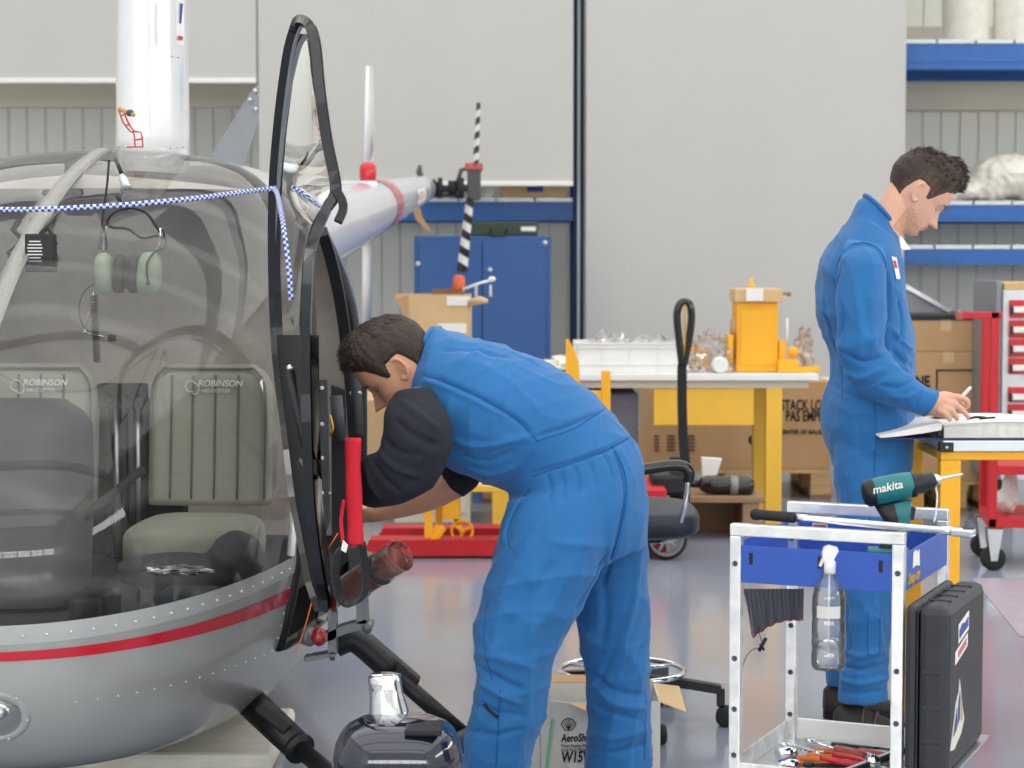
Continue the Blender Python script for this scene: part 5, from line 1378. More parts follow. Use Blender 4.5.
mb.tube([f0, f1], [.045, .041], 'black', n=18); mb.cyl(f1, f1 + (f1 - f0) * .04, .044, m='black'); mb.box(at(274, 716, 5.62), (.11, .05, .04), Matrix.Rotation(.7, 3, 'Y'), 'black', .008); build('front_leg_cuff', mb, parent=heli)
mb = MB(); mb.tube([f1, f2, f3], .025, 'black', n=18); build('front_leg', mb, parent=heli)
for k in (1,):
    mb = MB(); sk0 = Vector((f3.x + .02, f3.y, .04)); sk1 = Vector((e2.x + .02, e2.y, .04)); dd = (sk1 - sk0)
    mb.tube([sk0 - dd * .8 + Z * .12, sk0 - dd * .55 + Z * .02, sk0 - dd * .3, sk0, sk1, sk1 + dd * .1], .032, 'black', n=16)
    mb.cyl(f3, sk0, .03, m='black'); mb.cyl(e2, sk1, .028, m='black')
    build('skid', mb, parent=heli)
mb = MB(); sk0 = hp(.4, -1.05, .04); mb.tube([hp(-.3, -1.0, .16), hp(0, -1.02, .05), sk0, hp(2.4, -1.05, .04)], .032, 'black', n=16); mb.tube([hp(.5, -.4, .26), hp(.5, -1.05, .06)], .025, 'black'); mb.tube([hp(1.3, -.4, .26), hp(1.3, -1.05, .06)], .025, 'black'); build('skid', mb, parent=heli)
mb = MB(); q = at(317, 636, 5.72); mb.lathe(q - WDIR * .04, WDIR + Vector((.0, -.6, 0)), [(0, .022), (.03, .027), (.035, .022)], 'bracket_grey'); nl = build('light_base', mb, parent=heli)
mb = MB(); mb.ell(at(319, 637, 5.66), .022, .024, .026, 'lamp_red'); build('position_light', mb, parent=nl, label='small red position light')

# blue and white rope across the bubble
def braided(name, pts, r, label, cat):
    pts = curve3(pts, 10); L = [0]
    for i in range(1, len(pts)): L.append(L[-1] + (pts[i] - pts[i - 1]).length)
    n = int(L[-1] / .0075); res = []
    for k in range(n + 1):
        d = L[-1] * k / n; i = min(max(int(np.searchsorted(L, d)) - 1, 0), len(pts) - 2); f_ = (d - L[i]) / max(L[i + 1] - L[i], 1e-6); res.append(pts[i].lerp(pts[i + 1], f_))
    mb = MB(); mb.tube(res, r, 'rope_blue', n=8); mb.mats = ['rope_blue', 'rope_white']
    for fi in range(len(mb.f) - 2):
        i, j = divmod(fi, 8); mb.mi[fi] = ((i + j // 2) % 2)
    return build(name, mb, None, None, label, cat)
braided('tie_rope', [at(-160, 204, 5.2), at(0, 209.5, 5.0), at(90, 207, 4.98), at(180, 200, 5.05), at(268, 189, 5.30), at(274, 189.5, 5.30), at(278, 197, 5.22), at(284, 230, 5.08), at(289, 270, 5.05), at(291, 300, 5.05)], .0062, 'blue and white braided rope tied across the bubble to the door', 'rope')
# red padded sleeve with black strap loop
sl = thing('red_sleeve', at(353, 548, 5.0), 'red fabric sleeve with black strap loop hanging beside the door opening', 'sleeve')
mb = MB(); mb.tube(curve3([at(353, 438, 5.0), at(353, 470, 5.0), at(354.5, 510, 5.0), at(355.5, 546, 5.0)], 5), [.0195 + .001 * math.sin(i) for i in range(16)], 'red_fabric', n=18, flat=.6, up=(1, 0, 0)); build('fabric_sleeve', mb, parent=sl)
mb = MB(); lp = [(349, 543, 5.0), (338, 552, 5.0), (335, 570, 5.0), (338, 592, 5.0), (347, 604, 5.0), (358, 602, 5.0), (365, 590, 5.0), (365, 570, 5.0), (361, 543, 5.0)]
mb.strip(curve3(P(lp), 5), .022, .003, 'black', up=(.3, 1, 0)); build('strap_loop', mb, parent=sl)
mb = MB(); mb.prism([at(343, 540, 4.97), at(348, 545, 4.97), at(346, 553, 4.97), at(341, 550, 4.97)], (0, .002, 0), 'paper'); mb.strip([at(344, 500, 5.0), at(341, 520, 5.0), at(343, 542, 4.99)], .004, .006, 'red_fabric', up=(1, 0, 0)); mb.cyl(at(328, 549, 4.99), at(338, 533, 4.99), .0015, m='orange'); build('tag', mb, parent=sl)
# plastic wrapped red tube lying out of the cabin
wt = thing('wrapped_tube', at(370, 590, 5.5), 'reddish tube wrapped in clear plastic film below the mechanic hands', 'tube')
A_, B_ = at(345, 592, 5.62), at(397, 558, 5.5)
B1 = A_.lerp(B_, .95)
mb = MB(); mb.tube([A_, B1], .037, 'burgundy', n=24); build('tube_body', mb, parent=wt)
mb = MB(); mb.cyl(A_.lerp(B_, .66), A_.lerp(B_, .71), .0445, m='olive', n=24); build('band', mb, parent=wt)
N_ = 24; ax_ = (B_ - A_).normalized(); u_ = ax_.orthogonal().normalized(); w_ = ax_.cross(u_); rs = np.random.RandomState(8); rings = []
for k in range(22):
    c_ = A_.lerp(B_, -.05 + 1.12 * k / 21); rings.append([c_ + (u_ * math.cos(2 * PI * j / N_) + w_ * math.sin(2 * PI * j / N_)) * (.040 + .0035 * rs.rand() + (.001 * k / 21)) for j in range(N_)])
mb = MB(); mb.rings(rings, 'film', cap=False, smooth=False); build('film_wrap', mb, parent=wt, fix=False)
mb = MB(); mb.tube(rings[-1], .0012, 'film', n=6, closed=True); build('film_edge', mb, parent=wt)

# ------------------------------------------------------------------ TROLLEY
UT = Vector((.322, -.14, 0)).normalized(); VT = Z.cross(UT).normalized()
O_T = Vector(((738.5 - 512) / 470.0, 2100 / 470.0, 0))
TW, TD = .351, .435
RT = math.atan2(UT.y, UT.x)
RTm = Matrix.Rotation(RT, 3, 'Z')
def tp(u, v, z): return O_T + UT * u + VT * v + Z * z
trol = thing('tool_trolley', tuple(O_T), 'chrome framed workshop trolley with blue upper tray in the right foreground', 'trolley', rz=RT)
def tbox(mb, u0, u1, v0, v1, z0, z1, m, bev=0.0):
    return mb.box(tp((u0 + u1) / 2, (v0 + v1) / 2, (z0 + z1) / 2), (abs(u1 - u0), abs(v1 - v0), abs(z1 - z0)), RTm, m, bev)
HT = .86; pw_ = .0125
def post(u, v, z0=.08, z1=HT - .026):
    mb = MB(); tbox(mb, u - pw_, u + pw_, v - pw_, v + pw_, z0, z1, 'chrome_scuffed', .0025); p = build('post', mb, parent=trol)
    mb = MB()
    for z_ in (.775, .57, .46, .36):
        mb.lathe(tp(u, v - pw_ + .0005, z_), -VT, [(0, .0065), (.002, .006), (.0022, .003), (.001, .0025)], 'cabin_grey', n=14)
    build('bolt_hole', mb, parent=p)
for u, v in ((0, 0), (TW, 0), (0, TD), (TW, TD)): post(u, v)
for v in (0, TD):
    mb = MB(); tbox(mb, -pw_, TW + pw_, v - pw_, v + pw_, HT - .0255, HT, 'chrome_scuffed', .0025); build('top_bar', mb, parent=trol)
def tray(z0, z1, zt_side, mside, name, mfloor, lip=.004):
    mb = MB()
    tbox(mb, pw_, TW - pw_, -.0115, -.0085, z0, z1, mside, .0008)
    tbox(mb, pw_, TW - pw_, TD + .0085, TD + .0115, z0, z1, mside, .0008)
    tbox(mb, -.0115, -.0085, pw_, TD - pw_, z0, z1, mside, .0008)
    tbox(mb, TW + .0085, TW + .0115, pw_, TD - pw_, z0, z1, mside, .0008)
    tbox(mb, -.008, TW + .008, pw_, TD - pw_, z0, z0 + .003, mfloor)
    tbox(mb, pw_ + .0005, TW - pw_ - .0005, -.008, TD + .008, z0 + .0001, z0 + .0029, mfloor)
    return build(name, mb, parent=trol)
ut = tray(.735, .815, None, 'tray_blue', 'upper_tray', 'tray_blue')
mb = MB()
for u in (.035, .185, .315): tbox(mb, u - .004, u + .004, -.0125, -.0117, .775, .80, 'ink')
build('slot', mb, parent=ut)
mb = MB(); tbox(mb, .045, .08, TD + .006, TD + .0082, .77, .812, 'paper'); tbox(mb, .047, .078, TD + .0052, TD + .0058, .795, .808, 'burgundy'); build('warning_label', mb, parent=ut)
mb = MB(); c0 = [(TW + .0125, .07, .775), (TW + .0125, .10, .778), (TW + .0125, .135, .772), (TW + .0125, .13, .808), (TW + .0125, .11, .803), (TW + .0125, .10, .811), (TW + .0125, .075, .808)]
mb.prism([tp(*q) for q in c0], UT * .001, 'paper'); build('white_decal', mb, parent=ut)
text('brand_lettering', 'Snap-on', .034, tp(TW + .0125, .03, .745), VT, Z, 'gold', ut, bold=.0006, shear=.2)
lt = tray(.30, .345, None, 'chrome_scuffed', 'lower_tray', 'steel')
mb = MB(); tbox(mb, pw_, TW - pw_, TD - .005, TD + .0084, .30, .35, 'white_plastic', .002); build('tray_edge', mb, parent=lt)
for u, v in ((0, 0), (TW, 0), (0, TD), (TW, TD)):
    mb = MB(); c_ = tp(u, v, .034); mb.lathe(c_ - UT * .012, UT, [(0, .015), (0, .031), (.004, .034), (.02, .034), (.024, .031), (.024, .015)], 'rubber'); mb.lathe(tp(u, v, .065), Z, [(0, .018), (.014, .014)], 'steel'); build('castor', mb, parent=trol)
mb = MB(); tbox(mb, TW + .012, TW + .115, .03, TD - .03, .352, .358, 'steel'); tbox(mb, TW + .0117, TW + .016, .03, TD - .03, .33, .354, 'steel'); build('side_bracket', mb, parent=trol)

# drill case standing on the side bracket
cu0, cu1 = TW + .018, TW + .110
case = thing('drill_case', tuple(tp(TW + .06, .2, .359)), 'large black plastic tool case with stickers on the right side of the trolley', 'case', rz=RT)
zc0, zc1 = .359, .712
def cbox(mb, u0, u1, v0, v1, z0, z1, m, bev): return tbox(mb, u0, u1, v0, v1, z0, z1, m, bev)
cus = cu0 + .026
mb = MB(); cbox(mb, cu0, cus - .001, -.02, .36, zc0, zc1, 'case_black', .018); build('case_half', mb, parent=case)
mb = MB(); cbox(mb, cus + .001, cu1, -.02, .36, zc0, zc1, 'case_black', .018); fh = build('case_half', mb, parent=case)
mb = MB(); cbox(mb, cus - .002, cus + .002, -.018, .358, zc0 + .012, zc1 - .012, 'black', .001); build('seam_band', mb, parent=case)
for z_ in (.43, .50, .575):
    mb = MB(); cbox(mb, cus + .012, cu1 - .012, -.0225, -.018, z_ - .005, z_ + .005, 'case_black', .002); build('rib', mb, parent=case)
for v_ in (.06, .13, .2, .27):
    mb = MB(); cbox(mb, cus + .008, cu1 - .012, v_ - .004, v_ + .004, zc1 - .002, zc1 + .0025, 'black', .002); build('top_rib', mb, parent=case)
mb = MB(); cbox(mb, cu0 - .0015, cu0 - .0005, .0, .34, zc0 + .02, zc1 - .02, 'galv', 0); 
def sticker(name, pts, m, par):
    mb = MB(); mb.prism([tp(cu1 + .0005, v_, z_) for v_, z_ in pts], UT * .001, m); return build(name, mb, parent=par)
s1_ = sticker('sticker', [(.07, .622), (.175, .636), (.175, .676), (.07, .662)], 'paper', fh)
mb = MB(); mb.prism([tp(cu1 + .002, v_, z_) for v_, z_ in ((.075, .632), (.165, .645), (.165, .665), (.13, .657), (.10, .661), (.075, .649))], UT * .0006, 'label_blue'); build('sticker_print', mb, parent=s1_)
s2_ = sticker('sticker', [(.04, .582), (.165, .602), (.165, .629), (.04, .609)], 'paper', fh)
mb = MB()
for i in range(5): v_ = .065 + i * .018; mb.prism([tp(cu1 + .002, a_, b_) for a_, b_ in ((v_, .593 + i * .003), (v_ + .011, .595 + i * .003), (v_ + .011, .610 + i * .003), (v_, .608 + i * .003))], UT * .0006, 'faded_red')
build('sticker_print', mb, parent=s2_)
s3_ = sticker('sticker', [(.0, .41), (.04, .405), (.11, .425), (.14, .45), (.115, .49), (.10, .52), (.085, .545), (.08, .52), (.05, .50), (.03, .46)], 'paper_grey', fh)
mb = MB(); mb.prism([tp(cu1 + .002, v_ - .06, z_) for v_, z_ in ((.125, .45), (.15, .46), (.15, .52), (.135, .50))], UT * .0006, 'label_blue')
mb.prism([tp(cu1 + .002, v_ - .06, z_) for v_, z_ in ((.165, .45), (.18, .455), (.172, .49), (.16, .51))], UT * .0006, 'cardboard'); mb.prism([tp(cu1 + .002, v_ - .06, z_) for v_, z_ in ((.085, .435), (.12, .445), (.12, .49), (.105, .47))], UT * .0006, 'cabin_grey')
build('sticker_print', mb, parent=s3_)

# torque wrench across the bars
tw = thing('torque_wrench', tuple(tp(.17, 0, HT + .012)), 'long torque wrench with black grip lying along the front bar of the trolley', 'wrench')
zt_ = HT + .0135
A_ = at(752, 521, 4.52); B_ = at(968, 540, 4.22)
A_.z = zt_; B_.z = zt_ - .0
d_ = (B_ - A_); L_ = d_.length; d_.normalize()
mb = MB(); mb.lathe(A_, d_, [(0, .009), (.004, .012), (.01, .0125), (.02, .011), (.095, .0115), (.102, .012), (.108, .008)], 'black_rough', n=20); build('grip', mb, parent=tw)
mb = MB(); mb.lathe(A_ + d_ * .105, d_, [(0, .009), (.03, .009), (.032, .0075), (L_ - .165, .0075), (L_ - .16, .009), (L_ - .13, .009)], 'chrome', n=18); build('shaft', mb, parent=tw)
mb = MB(); mb.box(B_ - d_ * .012, (.05, .028, .018), Matrix.Rotation(math.atan2(d_.y, d_.x), 3, 'Z'), 'chrome', .006); mb.lathe(B_ + Z * .008, Z, [(0, .012), (.004, .012), (.005, .008), (.016, .008)], 'cabin_grey', n=16); build('ratchet_head', mb, parent=tw)

# cordless drill standing in the upper tray
DDr = 4.55
dr_ = thing('cordless_drill', tuple(at(888, 560, DDr).xy) + (.739,), 'teal and black cordless drill standing on its battery in the blue tray', 'drill')
q = lambda x_, y_, d=0: at(x_, y_, DDr + d)
ax = (q(925, 481) - q(868, 493)).normalized()
mb = MB(); mb.lathe(q(868, 493.5), ax, [(-.012, .01), (-.008, .022), (.0, .0285), (.03, .031), (.07, .030), (.098, .0275), (.1, .02)], 'teal', n=28); body = build('motor_housing', mb, parent=dr_)
mb = MB(); mb.lathe(q(868, 493.5), ax, [(-.014, .008), (-.0105, .0225), (-.002, .0295), (.012, .031), (.014, .0305)], 'black', n=28); build('rear_cap', mb, parent=dr_)
text('brand_lettering', 'makita', .025, q(873, 494, -.0325), ax, (Z - ax * Z.dot(ax)), 'paper', body, bold=.0003, shear=.2)
mb = MB(); p0 = q(909, 485.5); mb.lathe(p0, ax, [(-.004, .02), (0, .0275), (.012, .0275), (.014, .023), (.032, .0225), (.034, .020), (.036, .019), (.052, .0185), (.058, .012), (.066, .009)], 'black', n=28); ch = build('chuck', mb, parent=dr_)
mb = MB(); mb.lathe(p0, ax, [(.058, .013), (.066, .011), (.07, .006), (.075, .004), (.118, .003), (.12, .001)], 'chrome', n=14); build('drill_bit', mb, parent=ch)
mb = MB(); rings = []
for (xa, ya, xb, yb, dd) in ((876, 506, 912, 499, .020), (885, 520, 911, 514, .019), (886, 534, 909, 532, .018), (881, 546, 905, 546, .018), (878, 552, 907, 552, .020)):
    a_, b_ = q(xa, ya), q(xb, yb); c_ = (a_ + b_) / 2; h_ = (b_ - a_) / 2
    rings.append([c_ + h_ * math.copysign(abs(math.cos(t_)) ** .8, math.cos(t_)) + Vector((0, dd * math.sin(t_), 0)) for t_ in np.linspace(0, 2 * PI, 25)[:-1]])
mb.rings(rings, 'teal'); hd = build('handle', mb, parent=dr_)
mb = MB(); mb.rings([[p + Vector((-.004, 0, 0)) if (p - sum(r, Vector()) / 24).x < 0.001 else sum(r, Vector()) / 24 + (p - sum(r, Vector()) / 24) * .9 for p in r] for r in rings], 'black'); build('rubber_grip', mb, parent=hd)
mb = MB(); mb.prism([q(911, 506, -.006), q(916, 508, -.006), q(914, 520, -.006), q(910, 520, -.006)], (0, .012, 0), 'black'); build('trigger', mb, parent=dr_)
bc_ = q(888, 560); zb0 = .7385
mb = MB(); mb.box((bc_.x + .004, bc_.y, (zb0 + .775) / 2), (.098, .062, .775 - zb0), Matrix.Rotation(-.1, 3, 'Z'), 'black', .008); bt = build('battery', mb, parent=dr_)
mb = MB(); mb.box((bc_.x - .0, bc_.y - .003, .786), (.09, .06, .020), Matrix.Rotation(-.1, 3, 'Z'), 'teal', .006); build('battery_foot', mb, parent=dr_)
mb = MB(); mb.box((bc_.x - .014, bc_.y - .033, .765), (.028, .004, .014), Matrix.Rotation(-.1, 3, 'Z'), 'red', .003); build('battery_button', mb, parent=bt)
mb = MB(); mb.tube(curve3([q(934, 482), q(937, 495), q(936, 512), q(934, 522)], 5), .0022, 'white_plastic', n=6); build('chuck_cord', mb, parent=ch)

# spray bottle hooked on the front of the tray
DBo = 4.375
bo = thing('spray_bottle', tuple(at(828, 668, DBo)), 'clear plastic spray bottle with white trigger hanging on the tray front', 'bottle')
c_ = at(828.5, 620, DBo); z_ = lambda y: zy(y, DBo); s_ = 2100 / DBo
r_ = 17 / s_
prof = [(z_(669), .3), (z_(669) + .001, .9), (z_(664), 1), (z_(652), 1), (z_(650), .95), (z_(647), .95), (z_(645), 1), (z_(638), 1), (z_(636), .95), (z_(633), 1), (z_(621), .98), (z_(619), .94), (z_(616), .94), (z_(614), .99), (z_(598), .97), (z_(588), .86), (z_(580), .6), (z_(576), .38), (z_(572), .36)]
mb = MB(); mb.lathe(Vector((c_.x, DBo, 0)), Z, [(a_, b_ * r_) for a_, b_ in prof], 'pet', n=32); bb = build('bottle_body', mb, parent=bo)
mb = MB(); mb.lathe(Vector((c_.x, DBo, 0)), Z, [(z_(668), .1 * r_), (z_(668), .88 * r_), (z_(662), .96 * r_), (z_(640), .95 * r_), (z_(640), .001)], 'pet', n=28); build('liquid', mb, parent=bb, label='clear liquid in the bottle')
mb = MB(); mb.lathe(Vector((c_.x + .002, DBo, 0)), Z, [(z_(574), .0085), (z_(573), .0125), (z_(562), .0125), (z_(560), .010)], 'white_plastic', n=20); hd2 = build('collar', mb, parent=bo)
mb = MB(); pl = [at(823, 561, DBo), at(822, 553, DBo), at(824, 547, DBo), at(829, 545, DBo), at(837, 547, DBo), at(838, 551, DBo), at(835, 556, DBo), at(833, 561, DBo)]
mb.prism([p + Vector((0, -.008, 0)) for p in pl], (0, .016, 0), 'white_plastic'); build('spray_head', mb, parent=bo)
mb = MB(); mb.prism([at(823, 556, DBo), at(819, 566, DBo), at(821, 567, DBo), at(826, 558, DBo)], (0, .007, 0), 'white_plastic'); build('trigger', mb, parent=bo)
mb = MB(); mb.cyl((c_.x, DBo, z_(660)), (c_.x + .001, DBo, z_(573)), .002, m='white_plastic', n=8); build('dip_tube', mb, parent=bo)
mb = MB(); mb.grid(lambda u, v: Vector((c_.x, DBo, z_(604 + 12 * v))) + Vector((math.sin(-.9 + 1.5 * u), -math.cos(-.9 + 1.5 * u), 0)) * (r_ * 1.0), 12, 2, 'paper_grey'); build('label_sticker', mb, parent=bb)

# dark cloth hanging under the tray, with clip
cl = thing('hanging_cloth', tuple(tp(.06, .05, .66)), 'dark grey quilted cloth with red hem hanging below the blue tray', 'cloth')
mb = MB()
def clothf(u, v):
    x_ = 742 + (804 - 742) * u; yt_ = 589; yb_ = 642 - 22 * u - 8 * math.sin(u * PI)
    if u < .1: yb_ = 600 + 42 * (u / .1)
    y_ = yt_ + (yb_ - yt_) * v
    p = at(x_ + 5 * v * (1 - u), y_, 4.55 + .1 * u); return p + Vector((0, .008 * math.sin(u * 40) * v + .004 * math.sin(u * 90), 0))
mb.grid(clothf, 60, 16, 'cloth_dark'); o_v = [p + Vector((0, .003, 0)) for p in mb.v]; mb.add(o_v, list(mb.f), 'cloth_dark'); build('fabric', mb, parent=cl, fix=False)
mb = MB(); mb.tube([clothf(u, 1.0) for u in np.linspace(.08, 1, 30)], .0022, 'burgundy', n=6); build('hem', mb, parent=cl)
cp = thing('cable_clip', tuple(at(763, 645, 4.55)), 'small black clip on a thin wire below the dark cloth', 'clip')
mb = MB(); mb.cyl(at(759, 651, 4.55), at(766, 638, 4.55), .004, m='black', n=8); mb.cyl(at(760, 644, 4.55), at(764, 650, 4.55), .003, m='black', n=8); build('clip_body', mb, parent=cp)
mb = MB(); mb.tube(curve3([at(759, 648, 4.55), at(752, 650, 4.55), at(746, 657, 4.55), at(743, 666, 4.55)], 5), .0009, 'black', n=5); mb.tube(curve3([at(763, 644, 4.55), at(760, 636, 4.55), at(758, 626, 4.55)], 4), .0009, 'black', n=5); build('wire', mb, parent=cp)

# loose things in the upper tray
def lay(u, v, z): return tp(u, v, z)
rs = np.random.RandomState(4)
GB = 'small steel screws heaped in the blue tray'
for k in range(26):
    u_, v_ = .22 + rs.rand() * .07, .02 + rs.rand() * .07; a_ = rs.rand() * 6.28
    p = tp(u_, v_, .742 + .05 * rs.rand() * .9); 
    if k == 0:
        mb = MB(); mb.lathe((p.x, p.y, p.z), (1, .2, .1), [(0, .0045), (.003, .0045), (.0032, .002), (.018, .0018), (.02, .0005)], 'galv', n=8)
        scr = build('screw', mb, label='one of the small steel screws heaped in the blue tray', cat='screw', group=GB)
    else:
        c_ = scr.copy(); COL.objects.link(c_); c_.location = p; c_.rotation_euler = (rs.rand() * .6, rs.rand() * .6, a_)
mb = MB(); p = tp(.255, .055, .7385); mb.lathe(p, Z, [(0, .03), (.002, .034), (.055, .045), (.056, .043), (.01, .03), (.008, .001)], 'galv', n=24); build('parts_dish', mb, label='shallow steel dish holding small screws in the blue tray', cat='dish')

# tools in the lower tray
ZL = .3032
def tool(kind, u, v, ang, label, group, m1, L=.17, m2='chrome', tilt=0.0, zoff=0.0):
    base = tp(u, v, ZL + .010 + zoff); dv = (RTm @ Vector((math.cos(ang), math.sin(ang), 0)) + Z * tilt).normalized()
    sv = Z.cross(dv).normalized()
    t = thing(kind, tuple(base), label, {'pliers': 'pliers', 'screwdriver': 'screwdriver', 'ratchet': 'ratchet', 'spanner': 'spanner', 'socket': 'socket'}[kind], group)
    if kind == 'screwdriver':
        mb = MB(); mb.lathe(base, dv, [(0, .006), (.004, .011), (.03, .012), (.075, .010), (.085, .007), (.09, .009), (.095, .006)], m1, n=14); build('handle', mb, parent=t)
        mb = MB(); mb.lathe(base + dv * .094, dv, [(0, .0035), (L - .094, .0032), (L - .09, .001)], m2, n=8); build('blade', mb, parent=t)
    if kind == 'pliers':
        for sg in (1, -1):
            mb = MB(); mb.tube(curve3([base + sv * .022 * sg, base + dv * .04 + sv * .026 * sg, base + dv * .08 + sv * .018 * sg, base + dv * .105 + sv * .006 * sg], 4), [.0065] * 13, m1, n=10); build('handle', mb, parent=t)
        mb = MB(); mb.tube([base + dv * .1, base + dv * .118, base + dv * .13, base + dv * .165], [.008, .013, .011, .003], m2, n=10); build('jaws', mb, parent=t)
    if kind == 'ratchet':
        mb = MB(); mb.strip([base, base + dv * L], .006, .011, m1); mb.strip([base + dv * .02 + Z * .0065, base + dv * (L - .04) + Z * .0065], .001, .005, 'steel'); build('bar', mb, parent=t)
        mb = MB(); mb.lathe(base + dv * L * .45 - Z * .01, Z, [(0, .016), (.02, .017), (.022, .008), (.026, .007)], m2, n=18); build('pivot', mb, parent=t)
    if kind == 'spanner':
        mb = MB(); mb.strip([base, base + dv * L], .003, .007, m1); q0 = base - dv * .008; q1 = base + dv * (L + .008)
        mb.lathe(q0 - Z * .004, Z, [(0, .013), (.008, .013)], m1, n=14); mb.lathe(q1 - Z * .004, Z, [(0, .011), (.008, .011)], m1, n=14); build('shank', mb, parent=t)
    if kind == 'socket':
        mb = MB(); mb.lathe(base, dv, [(0, .01), (0, .013), (.02, .013), (.022, .015), (.045, .015), (.045, .010), (.03, .009)], m1, n=18); build('socket_body', mb, parent=t)
    return t
G_ = 'hand tools in the lower tray of the trolley'
tool('pliers', .09, .26, .12, 'orange-handled pliers in the lower tray, the far one', G_, 'orange', m2='steel')
tool('pliers', .08, .18, .05, 'orange-handled pliers in the lower tray, the near one', G_, 'orange', m2='steel')
tool('ratchet', .20, .03, .62, 'black folding ratchet bar leaning across the right end of the lower tray', G_, 'black', L=.23, tilt=.32, zoff=.006)
tool('screwdriver', .12, .34, -.1, 'black-handled screwdriver at the back edge of the lower tray', G_, 'black', L=.19)
tool('screwdriver', .19, .31, -.25, 'burgundy-handled screwdriver behind the orange pliers', G_, 'burgundy', L=.14)
tool('screwdriver', .23, .22, 2.6, 'dark red screwdriver beside the black folding ratchet', G_, 'burgundy', L=.17, zoff=.014)
tool('spanner', .07, .38, -.05, 'chrome spanner along the back edge of the lower tray', G_, 'chrome', L=.19)
tool('spanner', .03, .30, -.5, 'chrome spanner lying left of the orange pliers', G_, 'chrome', L=.09, zoff=.004)
tool('spanner', .14, .11, .3, 'black spanner in front of the orange pliers', G_, 'black', L=.15, zoff=.012)
tool('socket', .03, .22, .9, 'chrome socket at the left end of the lower tray', G_, 'chrome')
tool('socket', .06, .12, .4, 'chrome socket near the front left of the lower tray', G_, 'chrome')
tool('screwdriver', .06, .06, .2, 'burgundy screwdriver at the front of the lower tray', G_, 'burgundy', L=.2)
tool('pliers', .16, .16, -.35, 'red-handled pliers under the black folding ratchet', G_, 'red', m2='steel', zoff=.022)

# ------------------------------------------------------------------ PEOPLE
def station_rings(st, k=5, n=40, pw=1.0, scale=1.0):
    """st: (Ax,Ay,Bx,By,D,rd) traced outline pairs -> elliptical rings with real depth"""
    rings = []
    for s_ in smoothcurve(st, k):
        a_ = at(s_[0], s_[1], s_[4]); b_ = at(s_[2], s_[3], s_[4]); c_ = (a_ + b_) / 2; h_ = (b_ - a_) / 2 * scale; rd = s_[5] * scale
        ring = []
        for t_ in np.linspace(0, 2 * PI, n + 1)[:-1]:
            ca, sa = math.cos(t_), math.sin(t_)
            ring.append(c_ + h_ * math.copysign(abs(ca) ** pw, ca) + Vector((0, 1, 0)) * (rd * math.copysign(abs(sa) ** pw, sa)))
        rings.append(ring)
    return rings
def inner(st, f):
    return [(a + (c - a) * (1 - f) / 2, b + (d - b) * (1 - f) / 2, c - (c - a) * (1 - f) / 2, d - (d - b) * (1 - f) / 2, D, r * f) for a, b, c, d, D, r in st]
def chain(mb, pts, k=4, n=14, m=None):
    """pts: (Vector, radius)"""
    P_ = smoothcurve([(p.x, p.y, p.z, r) for p, r in pts], k)
    v_ = [Vector(p[:3]) for p in P_]; rr = [max(p[3], .002) for p in P_]
    mb.tube(v_, rr, m, n)
    mb.ell(v_[0], rr[0], rr[0], rr[0], None, nu=12, nv=8); mb.ell(v_[-1], rr[-1], rr[-1], rr[-1], None, nu=12, nv=8)

# ---- head: radial surface in local axes (x forward, y left, z up; chin at z=0)
HF = pchip([(0, .052), (.005, .066), (.012, .076), (.022, .081), (.034, .082), (.042, .083), (.055, .0855), (.075, .086), (.10, .083), (.115, .084), (.13, .092), (.15, .095), (.175, .092), (.2, .078), (.22, .052), (.232, .02), (.236, .002)])
HBk = pchip([(0, -.03), (.015, -.01), (.03, .005), (.05, .03), (.065, .055), (.09, .082), (.115, .098), (.14, .107), (.165, .107), (.19, .095), (.215, .068), (.23, .03), (.236, .002)])
HW = pchip([(0, .018), (.008, .030), (.02, .040), (.04, .052), (.06, .060), (.085, .067), (.11, .071), (.14, .0765), (.17, .0785), (.195, .07), (.217, .05), (.23, .026), (.236, .003)])
def hsurf(z_, th, off=0.0):
    """th=0 face, pi back"""
    ca, sa = math.cos(th), math.sin(th)
    f_, b_, w_ = HF(z_) + off, HBk(z_) + off, HW(z_) + off
    e = .82
    x_ = (f_ if ca > 0 else b_) * math.copysign(abs(ca) ** e, ca)
    y_ = w_ * math.copysign(abs(sa) ** .9, sa)
    g_ = lambda v, m_, s_: math.exp(-((v - m_) / s_) ** 2)
    if ca > 0 and not off:
        # nose
        if .066 < z_ < .128:
            u = (z_ - .070) / (.128 - .070)
            pr = .032 * max(0, 1 - u) ** 1.1 + .004 if u >= 0 else .030 * (z_ - .066) / .004
            sy = .0085 + .0065 * max(0, 1 - u) ** 2
            x_ += pr * math.exp(-(y_ / sy) ** 2)
        x_ += .0075 * g_(z_, .056, .0048) * g_(y_, 0, .02) + .0075 * g_(z_, .044, .005) * g_(y_, 0, .018) + .005 * g_(z_, .019, .010) * g_(y_, 0, .018)
        x_ -= .004 * g_(z_, .050, .002) * g_(y_, 0, .022) + .004 * g_(z_, .031, .006) * g_(y_, 0, .02)
        ay = abs(y_)
        x_ -= .012 * g_(z_, .116, .011) * g_(ay, .030, .016)
        x_ += .0085 * g_(z_, .115, .008) * g_(ay, .031, .011)
        x_ += .004 * g_(z_, .134, .007) * g_(ay, .026, .022) + .003 * g_(z_, .085, .014) * g_(ay, .048, .014)
        x_ -= .003 * g_(z_, .06, .02) * g_(ay, .05, .014)
    return Vector((x_, y_, z_))
